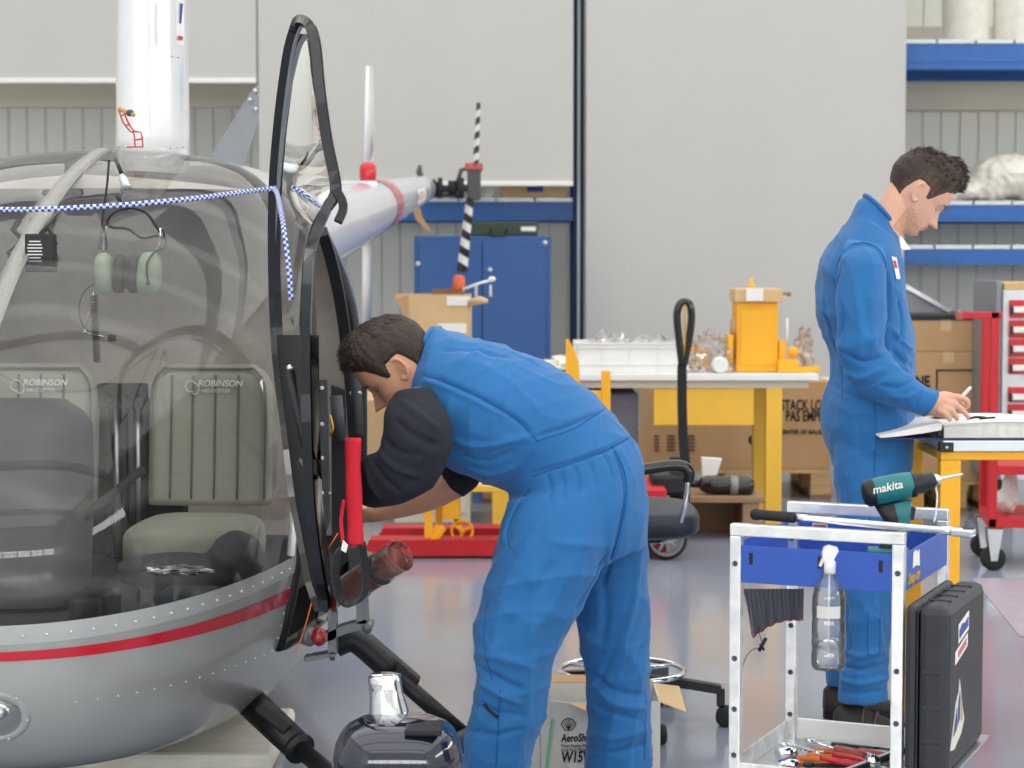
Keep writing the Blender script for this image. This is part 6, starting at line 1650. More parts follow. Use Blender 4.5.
def head_mesh(mb, T):
    NZ, NT = 110, 120; rings = []
    for i in range(NZ + 1):
        z_ = .236 * (1 - math.cos(PI * i / NZ)) / 2
        rings.append([T @ hsurf(z_, 2 * PI * j / NT) for j in range(NT)])
    mb.rings(rings, 'skin')
    for sg in (1, -1):   # ears
        cx_ = Vector((-.012, sg * .074, .108)); R3 = Matrix.Rotation(sg * -.45, 3, 'Z') @ Matrix.Rotation(-.2, 3, 'Y')
        pts = [];
        q = MB()
        q.ell((0, 0, 0), .0165, .005, .029, 'skin', R=R3, nu=18, nv=12)
        for t_ in np.linspace(-2.4, 2.0, 20):
            r1, r2 = .0175, .031; rr = 1.0 if math.sin(t_) > -.3 else .85
            pts.append(R3 @ Vector((-r1 * math.cos(t_) * rr * 1.0, sg * .006, r2 * math.sin(t_ + .0) * rr)))
        q.tube(pts, [.0042] * len(pts), 'skin', n=8)
        q.ell(R3 @ Vector((.002, sg * .003, -.024)), .007, .005, .009, 'skin')
        q.ell(R3 @ Vector((-.004, -sg * .004, 0)), .010, .012, .02, 'skin')
        mb.add([T @ (p + cx_) for p in q.v], q.f, None)
def hairline(th, style):
    """lowest z of the hair at angle th"""
    a_ = abs(th)
    return float(np.interp(a_, [0, .5, .95, 1.15, 1.28, 1.4, 1.5, 1.78, 1.95, 2.3, PI], [.184, .182, .166, .142, .112, .112, .143, .143, .11, .058, .04]))
def hair_mesh(mb, T, style, seed=0):
    NZ, NT = 150, 200; P_ = []; keep = []
    for i in range(NZ + 1):
        z_ = .02 + (.2358 - .02) * math.sin(PI / 2 * i / NZ); row = []; kr = []
        for j in range(NT):
            th = 2 * PI * j / NT; 
            if th > PI: th -= 2 * PI
            hl = hairline(th, style); e = (z_ - hl)
            p = hsurf(z_, th)
            top = min(1, max(0, (z_ - .175) / .045)); front = max(0, math.cos(th))
            if style == 'quiff':
                t_ = .003 + .003 * min(1, max(0, e / .05)) + .013 * top + .018 * top * front ** .7 + .009 * math.exp(-((z_ - .2) / .02) ** 2) * front
                dirv = Vector((.45 * front * top + p.x * 4, p.y * 9, .3 + 1.2 * top)).normalized()
            else:
                t_ = .005 + .005 * min(1, max(0, e / .05)) + .012 * top + .004 * top * front
                t_ += .010 * math.exp(-((z_ - .195) / .022) ** 2) * front
                dirv = Vector((p.x * 6 + .3 * front * top, p.y * 9, .3 + 1.2 * top)).normalized()
            st = noise.noise(Vector((th * 9, z_ * 12, seed))) * .5 + noise.noise(Vector((p.x * 30, p.y * 160, z_ * 22 + seed))) * .8 + .4 * noise.noise(Vector((p.x * 60, p.y * 300, z_ * 60)))
            t_ += st * (.0016 + .009 * top)
            edge = min(1, max(-1, e / .006)); t_ = t_ * max(edge, 0) - (.004 if edge <= 0 else .002 * (1 - edge))
            row.append(T @ (p + dirv * t_)); kr.append(e > -.006)
        P_.append(row); keep.append(kr)
    vs = [p for r in P_ for p in r]; fs = []
    for i in range(NZ):
        for j in range(NT):
            k = (j + 1) % NT
            if keep[i][j] or keep[i + 1][k]: fs.append((i * NT + j, i * NT + k, (i + 1) * NT + k, (i + 1) * NT + j))
    mb.mats = ['hair', 'hair_fade']; k0 = len(mb.f); mb.add(vs, fs, 'hair')
    if style == 'quiff':
        rs_ = np.random.RandomState(1)
        for q_, f_ in enumerate(fs):
            i_, j_ = divmod(f_[0], NT); z_ = .02 + (.2358 - .02) * math.sin(PI / 2 * i_ / NZ); th = 2 * PI * j_ / NT; th = th - 2 * PI if th > PI else th
            if abs(th) > .9 and z_ < hairline(th, style) + .030 + .012 * rs_.randn() + .008 * math.sin(th * 40): mb.mi[k0 + q_] = 1
    rs = np.random.RandomState(seed + 5)
    for k in range(900 if style == 'quiff' else 800):
        z_ = .185 + .05 * rs.rand(); th = rs.uniform(-PI, PI)
        if rs.rand() < .5: th = rs.uniform(-1.1, 1.1)
        p = hsurf(z_, th); front = max(0, math.cos(th))
        top = min(1, max(0, (z_ - .175) / .045)); L_ = .010 + .012 * rs.rand() + .012 * front * top
        n_ = Vector((p.x * 2 + .02, p.y * 5, .35 + top)).normalized()
        base_ = p + n_ * (.006 + .010 * top + (.018 * top * front if style == 'quiff' else .008 * top * front))
        if style == 'quiff': d_ = (n_ * .6 + Vector((.75 * front + .1, .1 * (rs.rand() - .5), .25))).normalized()
        else: d_ = (n_ * .5 + Vector((.7 * front + .35, .3 * (rs.rand() - .5), .0))).normalized()
        pts = [base_ - d_ * .006, base_ + d_ * L_ * .5, base_ + d_ * L_ + Vector((.003 * front, .0, -.003 * front))]
        mb.tube([T @ q for q in pts], [.0016, .0013, .0003], 'hair', n=4)
def face_parts(T, parent, near):
    """brows, lids, lips lines on the head surface"""
    def sp(y_, z_, o=.001):
        w_ = HW(z_); s_ = max(-1, min(1, y_ / w_)); th = math.asin(math.copysign(abs(s_) ** (1 / .9), s_)); p = hsurf(z_, th); return T @ (p + Vector((o, math.copysign(o * .4, y_), 0)))
    mb = MB()
    for sg in (1, -1):
        pts = [sp(sg * y_, z_, .0008) for y_, z_ in ((.012, .1325), (.02, .1345), (.03, .137), (.040, .1365), (.047, .133))]; mb.tube(pts, [.0016, .0028, .0030, .0025, .0010], 'hair', n=6)
    build('eyebrows', mb, parent=parent)
    mb = MB()
    for sg in (1, -1):
        pts = [sp(sg * y_, z_, .0006) for y_, z_ in ((.019, .112), (.025, .1105), (.031, .1095), (.038, .1105), (.043, .113))]; mb.tube(pts, [.0008, .0013, .0015, .0014, .0006], 'hair', n=5)
        pts = [sp(sg * y_, z_, .0002) for y_, z_ in ((.020, .119), (.028, .1215), (.036, .121), (.042, .118))]; mb.tube(pts, [.0004, .0007, .0007, .0004], 'stubble', n=5)
    build('eyelashes', mb, parent=parent)
    mb = MB()
    for zz, rr in ((.0555, .0032), (.0455, .0036)):
        pts = [sp(y_, zz - abs(y_) * .12 * (1 if zz > .05 else -1) , -.0005) for y_ in np.linspace(-.022, .022, 11)]; mb.tube(pts, [rr * (1 - (abs(y_) / .024) ** 2 * .8) for y_ in np.linspace(-.022, .022, 11)], 'lips', n=8)
    build('lips', mb, parent=parent)
def headT(chin, up2, fwd2, s_=1.0, roll=0.0):
    u_ = Vector((up2[0], 0, up2[1])).normalized(); f_ = Vector((fwd2[0], 0, fwd2[1])).normalized()
    f_ = (f_ - u_ * f_.dot(u_)).normalized(); l_ = u_.cross(f_)
    M_ = Matrix((f_, l_, u_)).transposed()
    return Matrix.Translation(chin) @ (M_ * s_).to_4x4()

def hand(mb, wrist, dirv, palm_n, side, s_=1.0, curl=(.5, .6, .7, .8), spread=.0, thumb_c=.5, pitchf=0.0):
    """hand from the wrist along dirv; palm_n = palm facing direction; side = +1/-1 which side the thumb is on"""
    d_ = dirv.normalized(); n_ = (palm_n - d_ * palm_n.dot(d_)).normalized(); t_ = n_.cross(d_) * side
    rings = []
    for u, hw, ht in ((-.02, .024, .018), (0, .027, .018), (.03, .034, .016), (.06, .040, .0145), (.085, .039, .012), (.095, .034, .009)):
        c_ = wrist + d_ * (u * s_)
        rings.append([c_ + t_ * (math.copysign(abs(math.cos(a)) ** .8, math.cos(a)) * hw * s_) + n_ * (math.sin(a) * ht * s_) for a in np.linspace(0, 2 * PI, 25)[:-1]])
    mb.rings(rings, None)
    for i, (off, L_, c) in enumerate(zip((.029, .010, -.010, -.028), (.074, .082, .076, .06), curl)):
        p = wrist + d_ * (.084 - .005 * abs(i - 1)) * s_ + t_ * off * s_; ang = 0.0; pts = [(p - d_ * .02, .0095 * s_), (p, .0093 * s_)]
        dd = d_ + t_ * (spread * (1.5 - i)); dd.normalize()
        for j, (fr_, r) in enumerate(((.45, .0085), (.3, .0078), (.25, .0068))):
            ang += c * (.9 if j else .6); v_ = dd * math.cos(ang) + n_ * math.sin(ang); p = p + v_ * (L_ * fr_ * s_); pts.append((p, r * s_))
        chain(mb, pts)
    p = wrist + d_ * .02 * s_ + t_ * .024 * s_; pts = [(p, .013 * s_)]; ang = 0
    for L_, r, k in ((.034, .0125, .7), (.03, .010, .45), (.024, .008, .2)):
        v_ = (d_ * (1 - k * .6) + t_ * k + n_ * thumb_c * (1.1 - k)).normalized(); p = p + v_ * L_ * s_; pts.append((p, r * s_))
    chain(mb, pts)

def folds(me, lines, seedk=0, amp=.004, gather=None):
    """fine cloth relief: broad wrinkles + traced crease lines (ridge positive, groove negative)"""
    co = coords(me); nn = normals(me)
    rs = np.random.RandomState(seedk)
    p = co.copy()
    wv = np.zeros(len(co))
    for k in range(7):
        d_ = rs.randn(3); d_ /= np.linalg.norm(d_); fr_ = rs.uniform(14, 42)
        ph = rs.uniform(0, 6.28); wp = np.sin(p @ (rs.randn(3) * 9) + rs.uniform(0, 6)) * 1.6
        s__ = np.sin(p @ d_ * fr_ + ph + wp)
        mask = .5 + .5 * np.sin(p @ (rs.randn(3) * 6) + rs.uniform(0, 6))
        wv += (1 - np.abs(s__)) ** 2.2 * mask * (30 / fr_) ** .5
    disp = (wv - wv.mean()) * amp * .95
    if lines:
        bv = BVHTree.FromPolygons([tuple(v) for v in co], [tuple(q.vertices) for q in me.polygons])
        kd = KDTree(len(co))
        for i, v in enumerate(co): kd.insert(v, i)
        kd.balance()
        for px_, a_, w_ in lines:
            a_ = a_ * 1.5; P2 = smoothcurve(px_, 5); pts = []
            for q in P2:
                o_ = Vector((0, 0, CAMZ)); dv = (at(q[0], q[1], 5) - o_).normalized(); h_ = bv.ray_cast(o_, dv)
                if h_[0] is not None: pts.append(h_[0])
            if len(pts) < 2: continue
            best = {}
            for i in range(len(pts) - 1):
                L_ = (pts[i + 1] - pts[i]).length
                if L_ > .15: continue
                n_ = max(1, int(L_ / (w_ * .5)))
                for j in range(n_):
                    u = (i + j / n_) / (len(pts) - 1); q = pts[i].lerp(pts[i + 1], j / n_); am = a_ * min(1, 5 * min(u, 1 - u) + .25)
                    for (c_, idx, ds) in kd.find_range(q, w_ * 2.6):
                        v = am * math.exp(-(ds / w_) ** 2)
                        if abs(v) > abs(best.get(idx, 0)): best[idx] = v
            for idx, v in best.items(): disp[idx] += v
    setco(me, co + nn * disp[:, None])
    return me
def seamline(bodyobj_me, lines, name, parent, m='seam', r=.0016, dash=0):
    co = coords(bodyobj_me); bv = BVHTree.FromPolygons([tuple(v) for v in co], [tuple(q.vertices) for q in bodyobj_me.polygons])
    for px_ in lines:
        pts = []
        for q in smoothcurve(px_, 8):
            o_ = Vector((0, 0, CAMZ)); dv = (at(q[0], q[1], 5) - o_).normalized(); h_ = bv.ray_cast(o_, dv)
            if h_[0] is not None and (not pts or (h_[0] - pts[-1]).length < .08): pts.append(h_[0])
        if len(pts) > 2:
            mb = MB(); mb.tube(pts, r, m, n=6); build(name, mb, parent=parent)
def surfpoint(me, px_, py_):
    co = coords(me); bv = BVHTree.FromPolygons([tuple(v) for v in co], [tuple(q.vertices) for q in me.polygons])
    o_ = Vector((0, 0, CAMZ)); return bv.ray_cast(o_, (at(px_, py_, 5) - o_).normalized())

# =========== standing mechanic
DM = 6.22
man = thing('person', tuple(Vector((at(866, 700, DM).x, DM, 0))), 'man in blue coverall standing in profile, head bowed, writing in the binder', 'person')
torso = [(853, 213, 897, 243, DM, .12), (836, 236, 901, 259, DM, .18), (821, 262, 903, 276, DM, .205), (817.5, 290, 906, 298, DM, .20), (818.5, 315, 910, 319, DM, .19),
         (826, 338, 914, 340, DM, .18), (832, 358, 914, 360, DM, .175), (831, 380, 914, 385, DM, .175), (823, 402, 913, 405, DM, .185), (821, 428, 912, 430, DM, .19), (829, 452, 911.5, 453, DM, .18), (834, 468, 910, 470, DM, .15)]
collar = [(865, 195, 893, 227, DM, .070), (856, 203, 897, 235, DM, .085), (849, 217, 900, 245, DM, .115), (842, 228, 901, 252, DM, .14)]
legN = [(834, 440, 910, 440, 6.14, .09), (834, 470, 910, 468, 6.13, .10), (838, 500, 908, 500, 6.12, .105), (840, 550, 902, 550, 6.1, .10), (843, 600, 893, 600, 6.1, .095), (845, 640, 888, 643, 6.1, .09), (842, 668, 886, 668, 6.1, .085), (838, 690, 887, 690, 6.1, .08), (837, 701, 888, 698, 6.1, .078)]
legF = [(834, 440, 906, 440, 6.32, .09), (834, 470, 906, 468, 6.33, .10), (836, 500, 902, 500, 6.35, .105), (834, 550, 895, 550, 6.38, .1), (830, 600, 882, 600, 6.40, .09), (827, 645, 872, 645, 6.42, .085), (825, 668, 867, 668, 6.42, .08), (826, 684, 866, 686, 6.42, .078)]
armN = [(846, 240, 882, 244, 6.10, .055), (840, 258, 886, 258, 6.03, .072), (836, 290, 887, 290, 6.0, .072), (836, 320, 887, 318, 5.99, .068), (838, 350, 885, 345, 5.98, .064), (848, 376, 890, 352, 5.98, .06), (868, 397, 897, 364, 5.97, .056), (890, 407, 914, 378, 5.97, .052), (912, 412, 926, 386, 5.97, .046), (924, 415, 937, 392, 5.97, .043)]
armF = [(850, 240, 884, 244, 6.36, .05), (846, 262, 890, 262, 6.42, .068), (845, 290, 890, 290, 6.45, .068), (846, 330, 890, 325, 6.46, .06), (858, 368, 893, 350, 6.46, .055), (880, 392, 903, 366, 6.42, .05), (905, 405, 917, 385, 6.36, .045)]
chin = at(913.5, 240, DM)
T1 = headT(at(892, 222.5, DM), (.643, .766), (.766, -.643), .965)
mb = MB(); head_mesh(mb, T1)
mb.rings(station_rings([(892, 180, 914, 204, DM, .05), (886, 190, 909, 222, DM, .057), (878, 203, 903, 232, DM, .060), (868, 216, 902, 242, DM, .068), (860, 228, 900, 252, DM, .08)]), None)
for st in (torso, legN, legF): mb.rings(station_rings(inner(st, .70), 3), None)
mb.rings(station_rings(inner(armN, .72), 3), None); mb.rings(station_rings(inner(armF, .72), 3), None)
# near (right) hand with pen
DHn = 5.96
g = lambda x_, y_, d=0: at(x_, y_, DHn + d)
mb.rings(station_rings([(916, 409, 930, 391, DHn, .028), (926, 414, 938, 392, DHn, .028), (933, 416, 945, 391, DHn + .005, .026), (942, 416, 953, 393, DHn + .01, .022), (948, 414, 957, 396, DHn + .015, .017)], 4, 24), None)
R8 = .0088
chain(mb, [(g(950, 397, -.005), .011), (g(958, 397, -.01), .0098), (g(966, 400, -.005), .0088), (g(968, 405, .0), .0078), (g(964, 409, .005), .0068)])
chain(mb, [(g(948, 403, -.018), .011), (g(956, 405, -.02), .0096), (g(963, 411, -.016), .0086), (g(968.5, 417, -.012), .0068)])
chain(mb, [(g(945, 408, -.022), .010), (g(951, 410, -.026), .0092), (g(955, 415, -.024), .0082), (g(957, 419, -.02), .0066)])
chain(mb, [(g(940, 411, -.022), .0095), (g(945, 413, -.028), .0085), (g(948, 417, -.028), .0075), (g(950, 420, -.024), .006)])
chain(mb, [(g(940, 396, .02), .012), (g(950, 396, .03), .0105), (g(958, 401, .024), .0092), (g(963, 405, .016), .0076)])
# far (left) hand resting on the pages
mb.rings(station_rings([(905, 406, 917, 386, 6.36, .026), (914, 408, 922, 394, 6.30, .024), (922, 413, 928, 401, 6.24, .02)], 3, 20), None)
wf = at(925, 408, 6.24)
hand(mb, wf - Vector((.0, 0, .0)), Vector((.75, -.6, -.22)), Vector((-.1, 0, -1)), -1, 1.0, curl=(.25, .22, .25, .3), spread=.08, thumb_c=.2)
me = fuse(mb, .0034, 3, .5)
body = build('body', None, 'skin', man, mesh=me)
me.materials.append(MATS['stubble'])
def stubble(me, T, par):
    Ti = (wmat(par).inverted() @ T).inverted(); Mx = np.array(Ti); co = coords(me); n_ = len(me.polygons)
    cc = np.empty(n_ * 3); me.polygons.foreach_get('center', cc); cc = cc.reshape(-1, 3); L_ = cc @ Mx[:3, :3].T + Mx[:3, 3]
    rr = np.random.RandomState(0).randn(n_) * .005
    jaw = (L_[:, 2] > -.02) & (L_[:, 2] < .040 + .5 * np.clip(.07 - L_[:, 0], 0, .05) + rr) & (L_[:, 0] > .0) & (L_[:, 0] < .2) & (np.abs(L_[:, 1]) < .09)
    mu = (L_[:, 2] > .058) & (L_[:, 2] < .067) & (L_[:, 0] > .08) & (np.abs(L_[:, 1]) < .026)
    mi = np.where(jaw | mu, 1, 0).astype(np.int32); me.polygons.foreach_set('material_index', mi)
stubble(me, T1, man)
# coverall
def remat(me, rules, T=None): pass
mb = MB()
for st in (torso, collar, legN, legF, armN, armF): mb.rings(station_rings(st, 5), 'coverall')
cme = fuse(mb, .0055, 5, .5)
L1 = [([(838, 262), (846, 250), (858, 244), (873, 246), (883, 256), (888, 274)], .005, .006), ([(840, 268), (836, 290), (842, 315), (838, 340)], -.008, .008),
      ([(888, 274), (889, 300), (886, 330)], -.006, .009), ([(856, 300), (862, 330), (858, 360)], .004, .012), ([(870, 290), (874, 325), (872, 350)], .004, .012),
      ([(840, 350), (862, 362), (884, 356)], -.006, .008), ([(838, 366), (860, 378), (882, 368)], .006, .008), ([(848, 380), (868, 386), (888, 372)], -.005, .007), ([(880, 385), (896, 388), (910, 382)], -.005, .006), ([(890, 396), (905, 398), (918, 392)], .004, .006),
      ([(922, 384), (918, 398), (914, 411)], -.004, .005), ([(898, 300), (903, 320), (900, 345)], -.006, .008), ([(893, 330), (905, 345), (912, 350)], .006, .007), ([(892, 350), (903, 362), (912, 366)], -.006, .007),
      ([(824, 300), (830, 330), (836, 352)], -.005, .008), ([(833, 385), (850, 396), (872, 402)], -.005, .008), ([(830, 400), (850, 412), (880, 415)], .003, .012),
      ([(842, 470), (848, 520), (846, 560)], -.006, .012), ([(870, 470), (866, 520), (872, 570)], .005, .014), ([(890, 470), (886, 510), (880, 540)], -.005, .012),
      ([(842, 650), (860, 656), (884, 650)], .006, .008), ([(840, 664), (862, 670), (884, 664)], -.007, .007), ([(840, 680), (862, 684), (886, 678)], .006, .007), ([(840, 690), (860, 694), (884, 690)], -.004, .006),
      ([(875, 600), (882, 640)], .004, .006), ([(846, 600), (850, 640), (846, 660)], -.005, .009)]
folds(cme, L1, 3, .0044)
cov = build('coverall', None, 'coverall', man, mesh=cme)
cwm = cme.copy(); cwm.transform(wmat(man))
seamline(cwm, [[(838, 264), (844, 250), (858, 243), (873, 245), (883, 255), (888, 275)], [(875, 402), (876, 440), (874, 470), (870, 520)],
               [(868, 610), (868, 655)], [(880, 610), (880, 655)], [(868, 655), (880, 655)], [(842, 398), (842, 372)], [(894, 398), (896, 440)]], 'seam', cov)
# stand collar edge, cuff, shirt collar, badge
def ringband(st_, m, name, par, r, loc_i, squeeze=1.0):
    mb = MB(); rg = station_rings([st_, st_], 1, 40)[0]; mb.tube(rg, r, m, n=8, closed=True); return build(name, mb, parent=par)
ringband((865, 195, 893, 227, DM, .070), 'coverall', 'collar_edge', cov, .006, 0)
mb = MB(); p = at(900, 250, DM - .04); mb.prism([at(896, 232, DM - .05), at(902, 237, DM - .045), at(911, 249.5, DM - .04), at(903, 250, DM - .05), at(899, 246, DM - .06)], (0, .02, 0), 'paper'); build('shirt_collar', mb, parent=man, label='white shirt collar tip')
ringband((923.5, 415, 937, 392, 5.97, .043), 'coverall', 'cuff_edge', cov, .005, 0)
mb = MB(); r_ = surfpoint(cwm, 895.5, 262)
mb.prism([at(891.5, 256, r_[0].y - .012), at(896.5, 257.5, r_[0].y - .002), at(900.5, 279, r_[0].y - .0), at(896.5, 279, r_[0].y - .012)], (0, -.002, 0), 'paper')
mb.prism([at(893.5, 260, r_[0].y - .013), at(896, 261, r_[0].y - .008), at(897.5, 268, r_[0].y - .008), at(895, 268, r_[0].y - .013)], (0, -.002, 0), 'red'); build('badge', mb, parent=cov, label='white badge with red mark')
mb = MB(); hair_mesh(mb, T1, 'quiff', 2); build('hair', mb, parent=man, fix=False)
face_parts(T1, body, 1)
# shoes
def shoe(name, heel, toe, D, hgt, w, parent):
    h_, t_ = at(heel[0], heel[1], D), at(toe[0], toe[1], D); h_.z = 0; t_.z = 0; d_ = (t_ - h_); L_ = d_.length; d_.normalize(); s_ = Z.cross(d_)
    def ringset(z0, z1, prof, m, mb):
        rings = []
        for zz, k_ in ((z0, .97), (z0 + .003, 1), (z1 - .003, 1), (z1, .97)):
            rings.append([h_ + d_ * (L_ * (.5 - .5 * math.cos(a) * k_)) + s_ * (math.copysign(abs(math.sin(a)) ** .75, math.sin(a)) * w * (.42 + .12 * (.5 - .5 * math.cos(a))) * k_) + Z * zz for a in np.linspace(0, 2 * PI, 41)[:-1]])
        mb.rings(rings, m)
    o = MB(); ringset(0, .028, None, 'sole', o); so = build(name, o, parent=parent, label=None)
    mb = MB(); rings = []
    for k in range(19):
        u = k / 18; hh = .028 + hgt * float(np.interp(u, [0, .08, .3, .45, .7, .9, 1], [.75, 1, 1, .72, .42, .32, .12])); ww = w * float(np.interp(u, [0, .1, .4, .75, .92, 1], [.28, .42, .40, .50, .42, .2]))
        c_ = h_ + d_ * (L_ * (.01 + .98 * u))
        rings.append([c_ + s_ * (math.cos(a) * ww) + Z * (.026 + max(0, math.sin(a)) ** .7 * (hh - .026)) for a in np.linspace(0, 2 * PI, 29)[:-1]])
    mb.rings(rings, 'shoe'); up_ = build('shoe_upper', mb, parent=so)
    mb = MB()
    for u in (.36, .5): 
        c_ = h_ + d_ * (L_ * u); hh = .028 + hgt * float(np.interp(u, [0, .08, .3, .45, .7, .9, 1], [.75, 1, 1, .72, .42, .32, .12])); ww = w * .46
        mb.tube([c_ + s_ * (math.cos(a) * ww * 1.0) + d_ * (.015 * math.cos(a)) + Z * (.028 + math.sin(a) ** .7 * (hh - .024)) for a in np.linspace(.3, PI - .3, 12)], .0035, 'shoe_suede', n=6)
    build('shoe_strap', mb, parent=so)
    return so
shoe('shoe', (833, 738), (920, 741), 6.1, .085, .1, man)
shoe('shoe', (823, 712), (900, 712), 6.42, .085, .1, man)
pn = thing('pen', tuple(g(963, 394, -.012)), 'white pen held in the hand of the standing mechanic', 'pen')
mb = MB(); a_, b_ = g(951, 408, .012), g(971, 387, -.02); dv = b_ - a_; mb.lathe(a_, dv, [(0, .001), (.008, .003), (.012, .0052), (dv.length - .004, .0052), (dv.length, .003)], 'white_plastic', n=14); build('barrel', mb, parent=pn)

# =========== bending mechanic
DN = 5.3
man2 = thing('person', tuple(Vector((at(560, 760, DN).x, DN, 0))), 'man in sleeveless blue coverall bending forward into the helicopter door', 'person')
torso2 = [(437, 331, 402, 388, DN, .085), (452, 332, 408, 418, DN, .14), (470, 336, 420, 448, DN, .185), (505, 346, 455, 470, DN, .205), (540, 358, 484, 484, DN, .20),
          (577, 380, 503, 491, DN, .18), (600, 399, 508, 496, DN, .17), (621, 423, 506, 507, DN, .172), (637, 446, 502, 525, DN, .18), (645.5, 478, 496, 545, DN, .185), (648, 515, 492, 562, DN, .175), (646, 545, 500, 585, DN, .14)]
collar2 = [(431, 327, 396, 380, DN, .070), (436, 328, 399, 384, DN, .078), (445, 331, 403, 396, DN, .10)]
legN2 = [(506, 500, 610, 470, 5.2, .08), (500, 528, 612, 505, 5.19, .10), (491, 562, 604, 560, 5.18, .11), (481, 600, 585, 605, 5.17, .105), (472, 637, 563, 640, 5.16, .1), (477, 672, 552, 671, 5.16, .09), (474, 695, 547, 700, 5.17, .088), (469, 722, 540, 726, 5.18, .088), (463, 746, 533, 748, 5.19, .085), (466, 775, 528, 775, 5.2, .08), (470, 808, 526, 808, 5.2, .075)]
legF2 = [(540, 480, 645, 480, 5.40, .08), (556, 520, 648, 518, 5.43, .10), (565, 570, 648.5, 565, 5.45, .105), (573, 613, 649, 613, 5.46, .1), (582, 655, 649.5, 655, 5.47, .095), (586, 690, 650, 690, 5.47, .09), (588, 722, 651, 722, 5.47, .09), (584, 764, 651, 760, 5.47, .085), (588, 795, 648, 795, 5.47, .08)]
arm2 = [(398, 391, 428, 386, 5.12, .05), (384, 410, 447, 410, 5.07, .075), (382, 432, 453, 430, 5.05, .08), (378, 450, 448, 462, 5.05, .075), (368, 455, 432, 487, 5.06, .07), (362, 459, 404, 504, 5.08, .064), (358, 461, 378, 508, 5.12, .056), (354, 463, 366, 505, 5.19, .046), (352, 465, 362, 502, 5.27, .034)]
arm2b = [(425, 410, 470, 430, 5.48, .07), (432, 440, 478, 462, 5.52, .066), (438, 458, 480, 482, 5.54, .060), (440, 473, 463, 498, 5.55, .052)]
fore2 = [(442, 474, 468, 494, 5.55, .045), (433, 478, 455, 500, 5.56, .046), (415, 490, 436, 509, 5.57, .044), (392, 500, 405, 517, 5.6, .038), (370, 507, 374, 522, 5.64, .031), (362, 508, 365, 522, 5.70, .026)]
T2 = headT(at(429, 401, DN - .03), (-.69, .724), (-.724, -.69), .98)
mb = MB(); head_mesh(mb, T2)
mb.rings(station_rings([(412, 340, 396, 392, DN, .05), (424, 338, 402, 392, DN, .058), (440, 342, 412, 396, DN, .066), (455, 350, 422, 410, DN, .08)]), None)
for st in (torso2, legN2, legF2): mb.rings(station_rings(inner(st, .68), 3), None)
mb.rings(station_rings(inner(arm2, .74), 3), None); mb.rings(station_rings(inner(arm2b, .78), 3), None); mb.rings(station_rings(fore2, 4), None)
hand(mb, at(360, 484, 5.29), Vector((.0, 1, .0)), Vector((-1, .0, 0)), -1, .92, curl=(.1, .12, .1, .15), thumb_c=.5)
hand(mb, at(362, 515, 5.72), Vector((-.08, 1, .0)), Vector((1, .0, 0)), 1, .95, curl=(.1, .12, .1, .15), thumb_c=.5)
me = fuse(mb, .0034, 3, .5); body2 = build('body', None, 'skin_tan', man2, mesh=me); me.materials.append(MATS['stubble']); stubble(me, T2, man2)
mb = MB()
for st in (torso2, collar2, legN2, legF2): mb.rings(station_rings(st, 5), 'coverall')
cme2 = fuse(mb, .0055, 5, .5)
L2 = [([(424, 376), (450, 384), (480, 398), (505, 412), (522, 424), (535, 440)], -.007, .006), ([(424, 380), (450, 389), (480, 403), (508, 418)], .004, .007),
      ([(455, 342), (500, 348), (545, 366)], .003, .010), ([(440, 350), (470, 350), (510, 358)], -.004, .008),
      ([(450, 440), (480, 446), (515, 440), (540, 436)], .006, .009), ([(455, 455), (485, 462), (515, 452)], -.007, .008), ([(462, 466), (490, 474), (516, 466)], .006, .007),
      ([(520, 440), (560, 430), (600, 412), (618, 402)], -.004, .005), ([(534, 474), (570, 463), (610, 448), (634, 434)], -.006, .005),
      ([(510, 484), (526, 470), (534, 455)], -.004, .008),
      ([(546, 474), (550, 486), (549, 500)], -.004, .005), ([(560, 470), (564, 484), (562, 500)], -.004, .005), ([(574, 466), (579, 480), (578, 494)], -.004, .005), ([(588, 460), (594, 474), (594, 486)], -.004, .005), ([(604, 454), (611, 466), (613, 480)], -.004, .005),
      ([(614, 448), (624, 480), (622, 520), (612, 560), (600, 590)], -.007, .006), ([(600, 440), (616, 438), (630, 432)], .0, .01),
      ([(528, 492), (516, 510), (508, 530), (509, 545)], -.006, .006), ([(524, 496), (511, 514), (504, 532), (505, 543)], .005, .006),
      ([(575, 613), (590, 590), (606, 555)], -.008, .007), ([(578, 620), (592, 640), (606, 650)], .005, .009),
      ([(540, 520), (520, 560), (500, 600)], .005, .014), ([(556, 560), (530, 600), (500, 640)], -.004, .014), ([(575, 560), (556, 600), (530, 640)], .004, .014),
      ([(478, 665), (500, 680), (522, 690)], -.008, .008), ([(474, 675), (496, 692), (520, 704)], .007, .008), ([(480, 652), (505, 660), (535, 668)], .005, .010), ([(470, 700), (495, 712), (525, 716)], -.004, .008),
      ([(470, 730), (495, 735), (525, 728)], -.005, .008),
      ([(588, 668), (612, 690), (645, 696)], -.007, .008), ([(590, 682), (615, 704), (646, 708)], .007, .008), ([(586, 700), (610, 712), (640, 720)], -.006, .007), ([(590, 735), (620, 738), (648, 728)], .006, .009), ([(588, 748), (618, 752), (649, 742)], -.006, .008),
      ([(640, 560), (630, 620), (610, 660)], .005, .012), ([(600, 560), (606, 610), (600, 650)], -.005, .012), ([(620, 640), (605, 670), (595, 690)], -.005, .009), ([(646, 640), (630, 672), (616, 690)], -.005, .009)]
folds(cme2, L2, 11, .0046)
cov2 = build('coverall', None, 'coverall', man2, mesh=cme2)
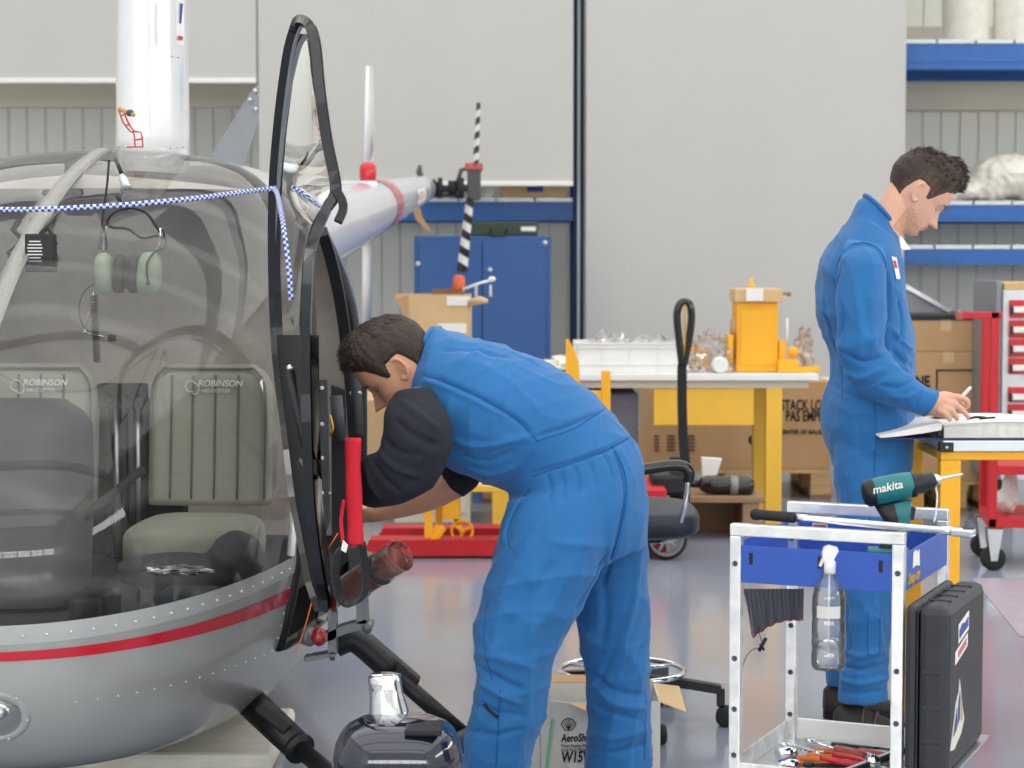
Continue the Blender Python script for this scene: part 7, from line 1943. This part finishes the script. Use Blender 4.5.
cw2 = cme2.copy(); cw2.transform(wmat(man2))
seamline(cw2, [[(424, 375), (450, 383), (480, 397), (505, 411), (522, 424), (537, 441)], [(537, 441), (575, 428), (606, 408), (618, 401)], [(533, 476), (570, 464), (608, 450), (634, 434)],
               [(612, 446), (626, 478), (622, 522), (606, 572), (578, 612)], [(530, 488), (517, 508), (508, 530), (509, 545), (516, 552)], [(488, 600), (484, 640), (492, 680)], [(500, 690), (498, 730), (496, 766)], [(466, 690), (500, 712)], [(646, 700), (644, 760)]], 'seam', cov2)
ringband((432, 328, 397, 381, DN, .071), 'coverall', 'collar_edge', cov2, .006, 0)
r_ = surfpoint(cw2, 490, 712); mb = MB()
zp = [surfpoint(cw2, *q)[0] for q in ((484, 704), (489, 710), (495, 715), (498, 717))]
zp = [p for p in zp if p is not None]
mb.tube([p + Vector((0, -.003, 0)) for p in zp], .004, 'ink', n=8); build('zip_pull', mb, parent=cov2)
# sweater sleeves
mb = MB()
mb.rings(station_rings(arm2, 5), 'sweater'); mb.rings(station_rings(arm2b, 5), 'sweater')
mb.rings(station_rings([(440, 345, 412, 398, DN, .10), (470, 352, 425, 430, DN, .16), (500, 370, 455, 450, DN, .17)], 4), 'sweater')
sme = fuse(mb, .006, 6, .5)
folds(sme, [([(385, 440), (400, 452), (425, 455)], -.006, .007), ([(380, 452), (395, 468), (420, 476)], .006, .008), ([(372, 460), (384, 478), (400, 492)], -.006, .007), ([(366, 465), (372, 485), (380, 500)], .005, .007),
           ([(400, 400), (420, 415), (440, 430)], .004, .010), ([(395, 420), (415, 436), (440, 446)], -.005, .009), ([(430, 440), (425, 465), (412, 485)], -.004, .010)], 5, .003)
build('sweater', None, 'sweater', man2, mesh=sme, label='dark sweater sleeves')
mb = MB(); hair_mesh(mb, T2, 'short', 7); build('hair', mb, parent=man2, fix=False)
face_parts(T2, body2, 1)
shoe('shoe', (528, 838), (425, 838), 5.2, .085, .1, man2)
shoe('shoe', (650, 830), (560, 830), 5.47, .085, .1, man2)
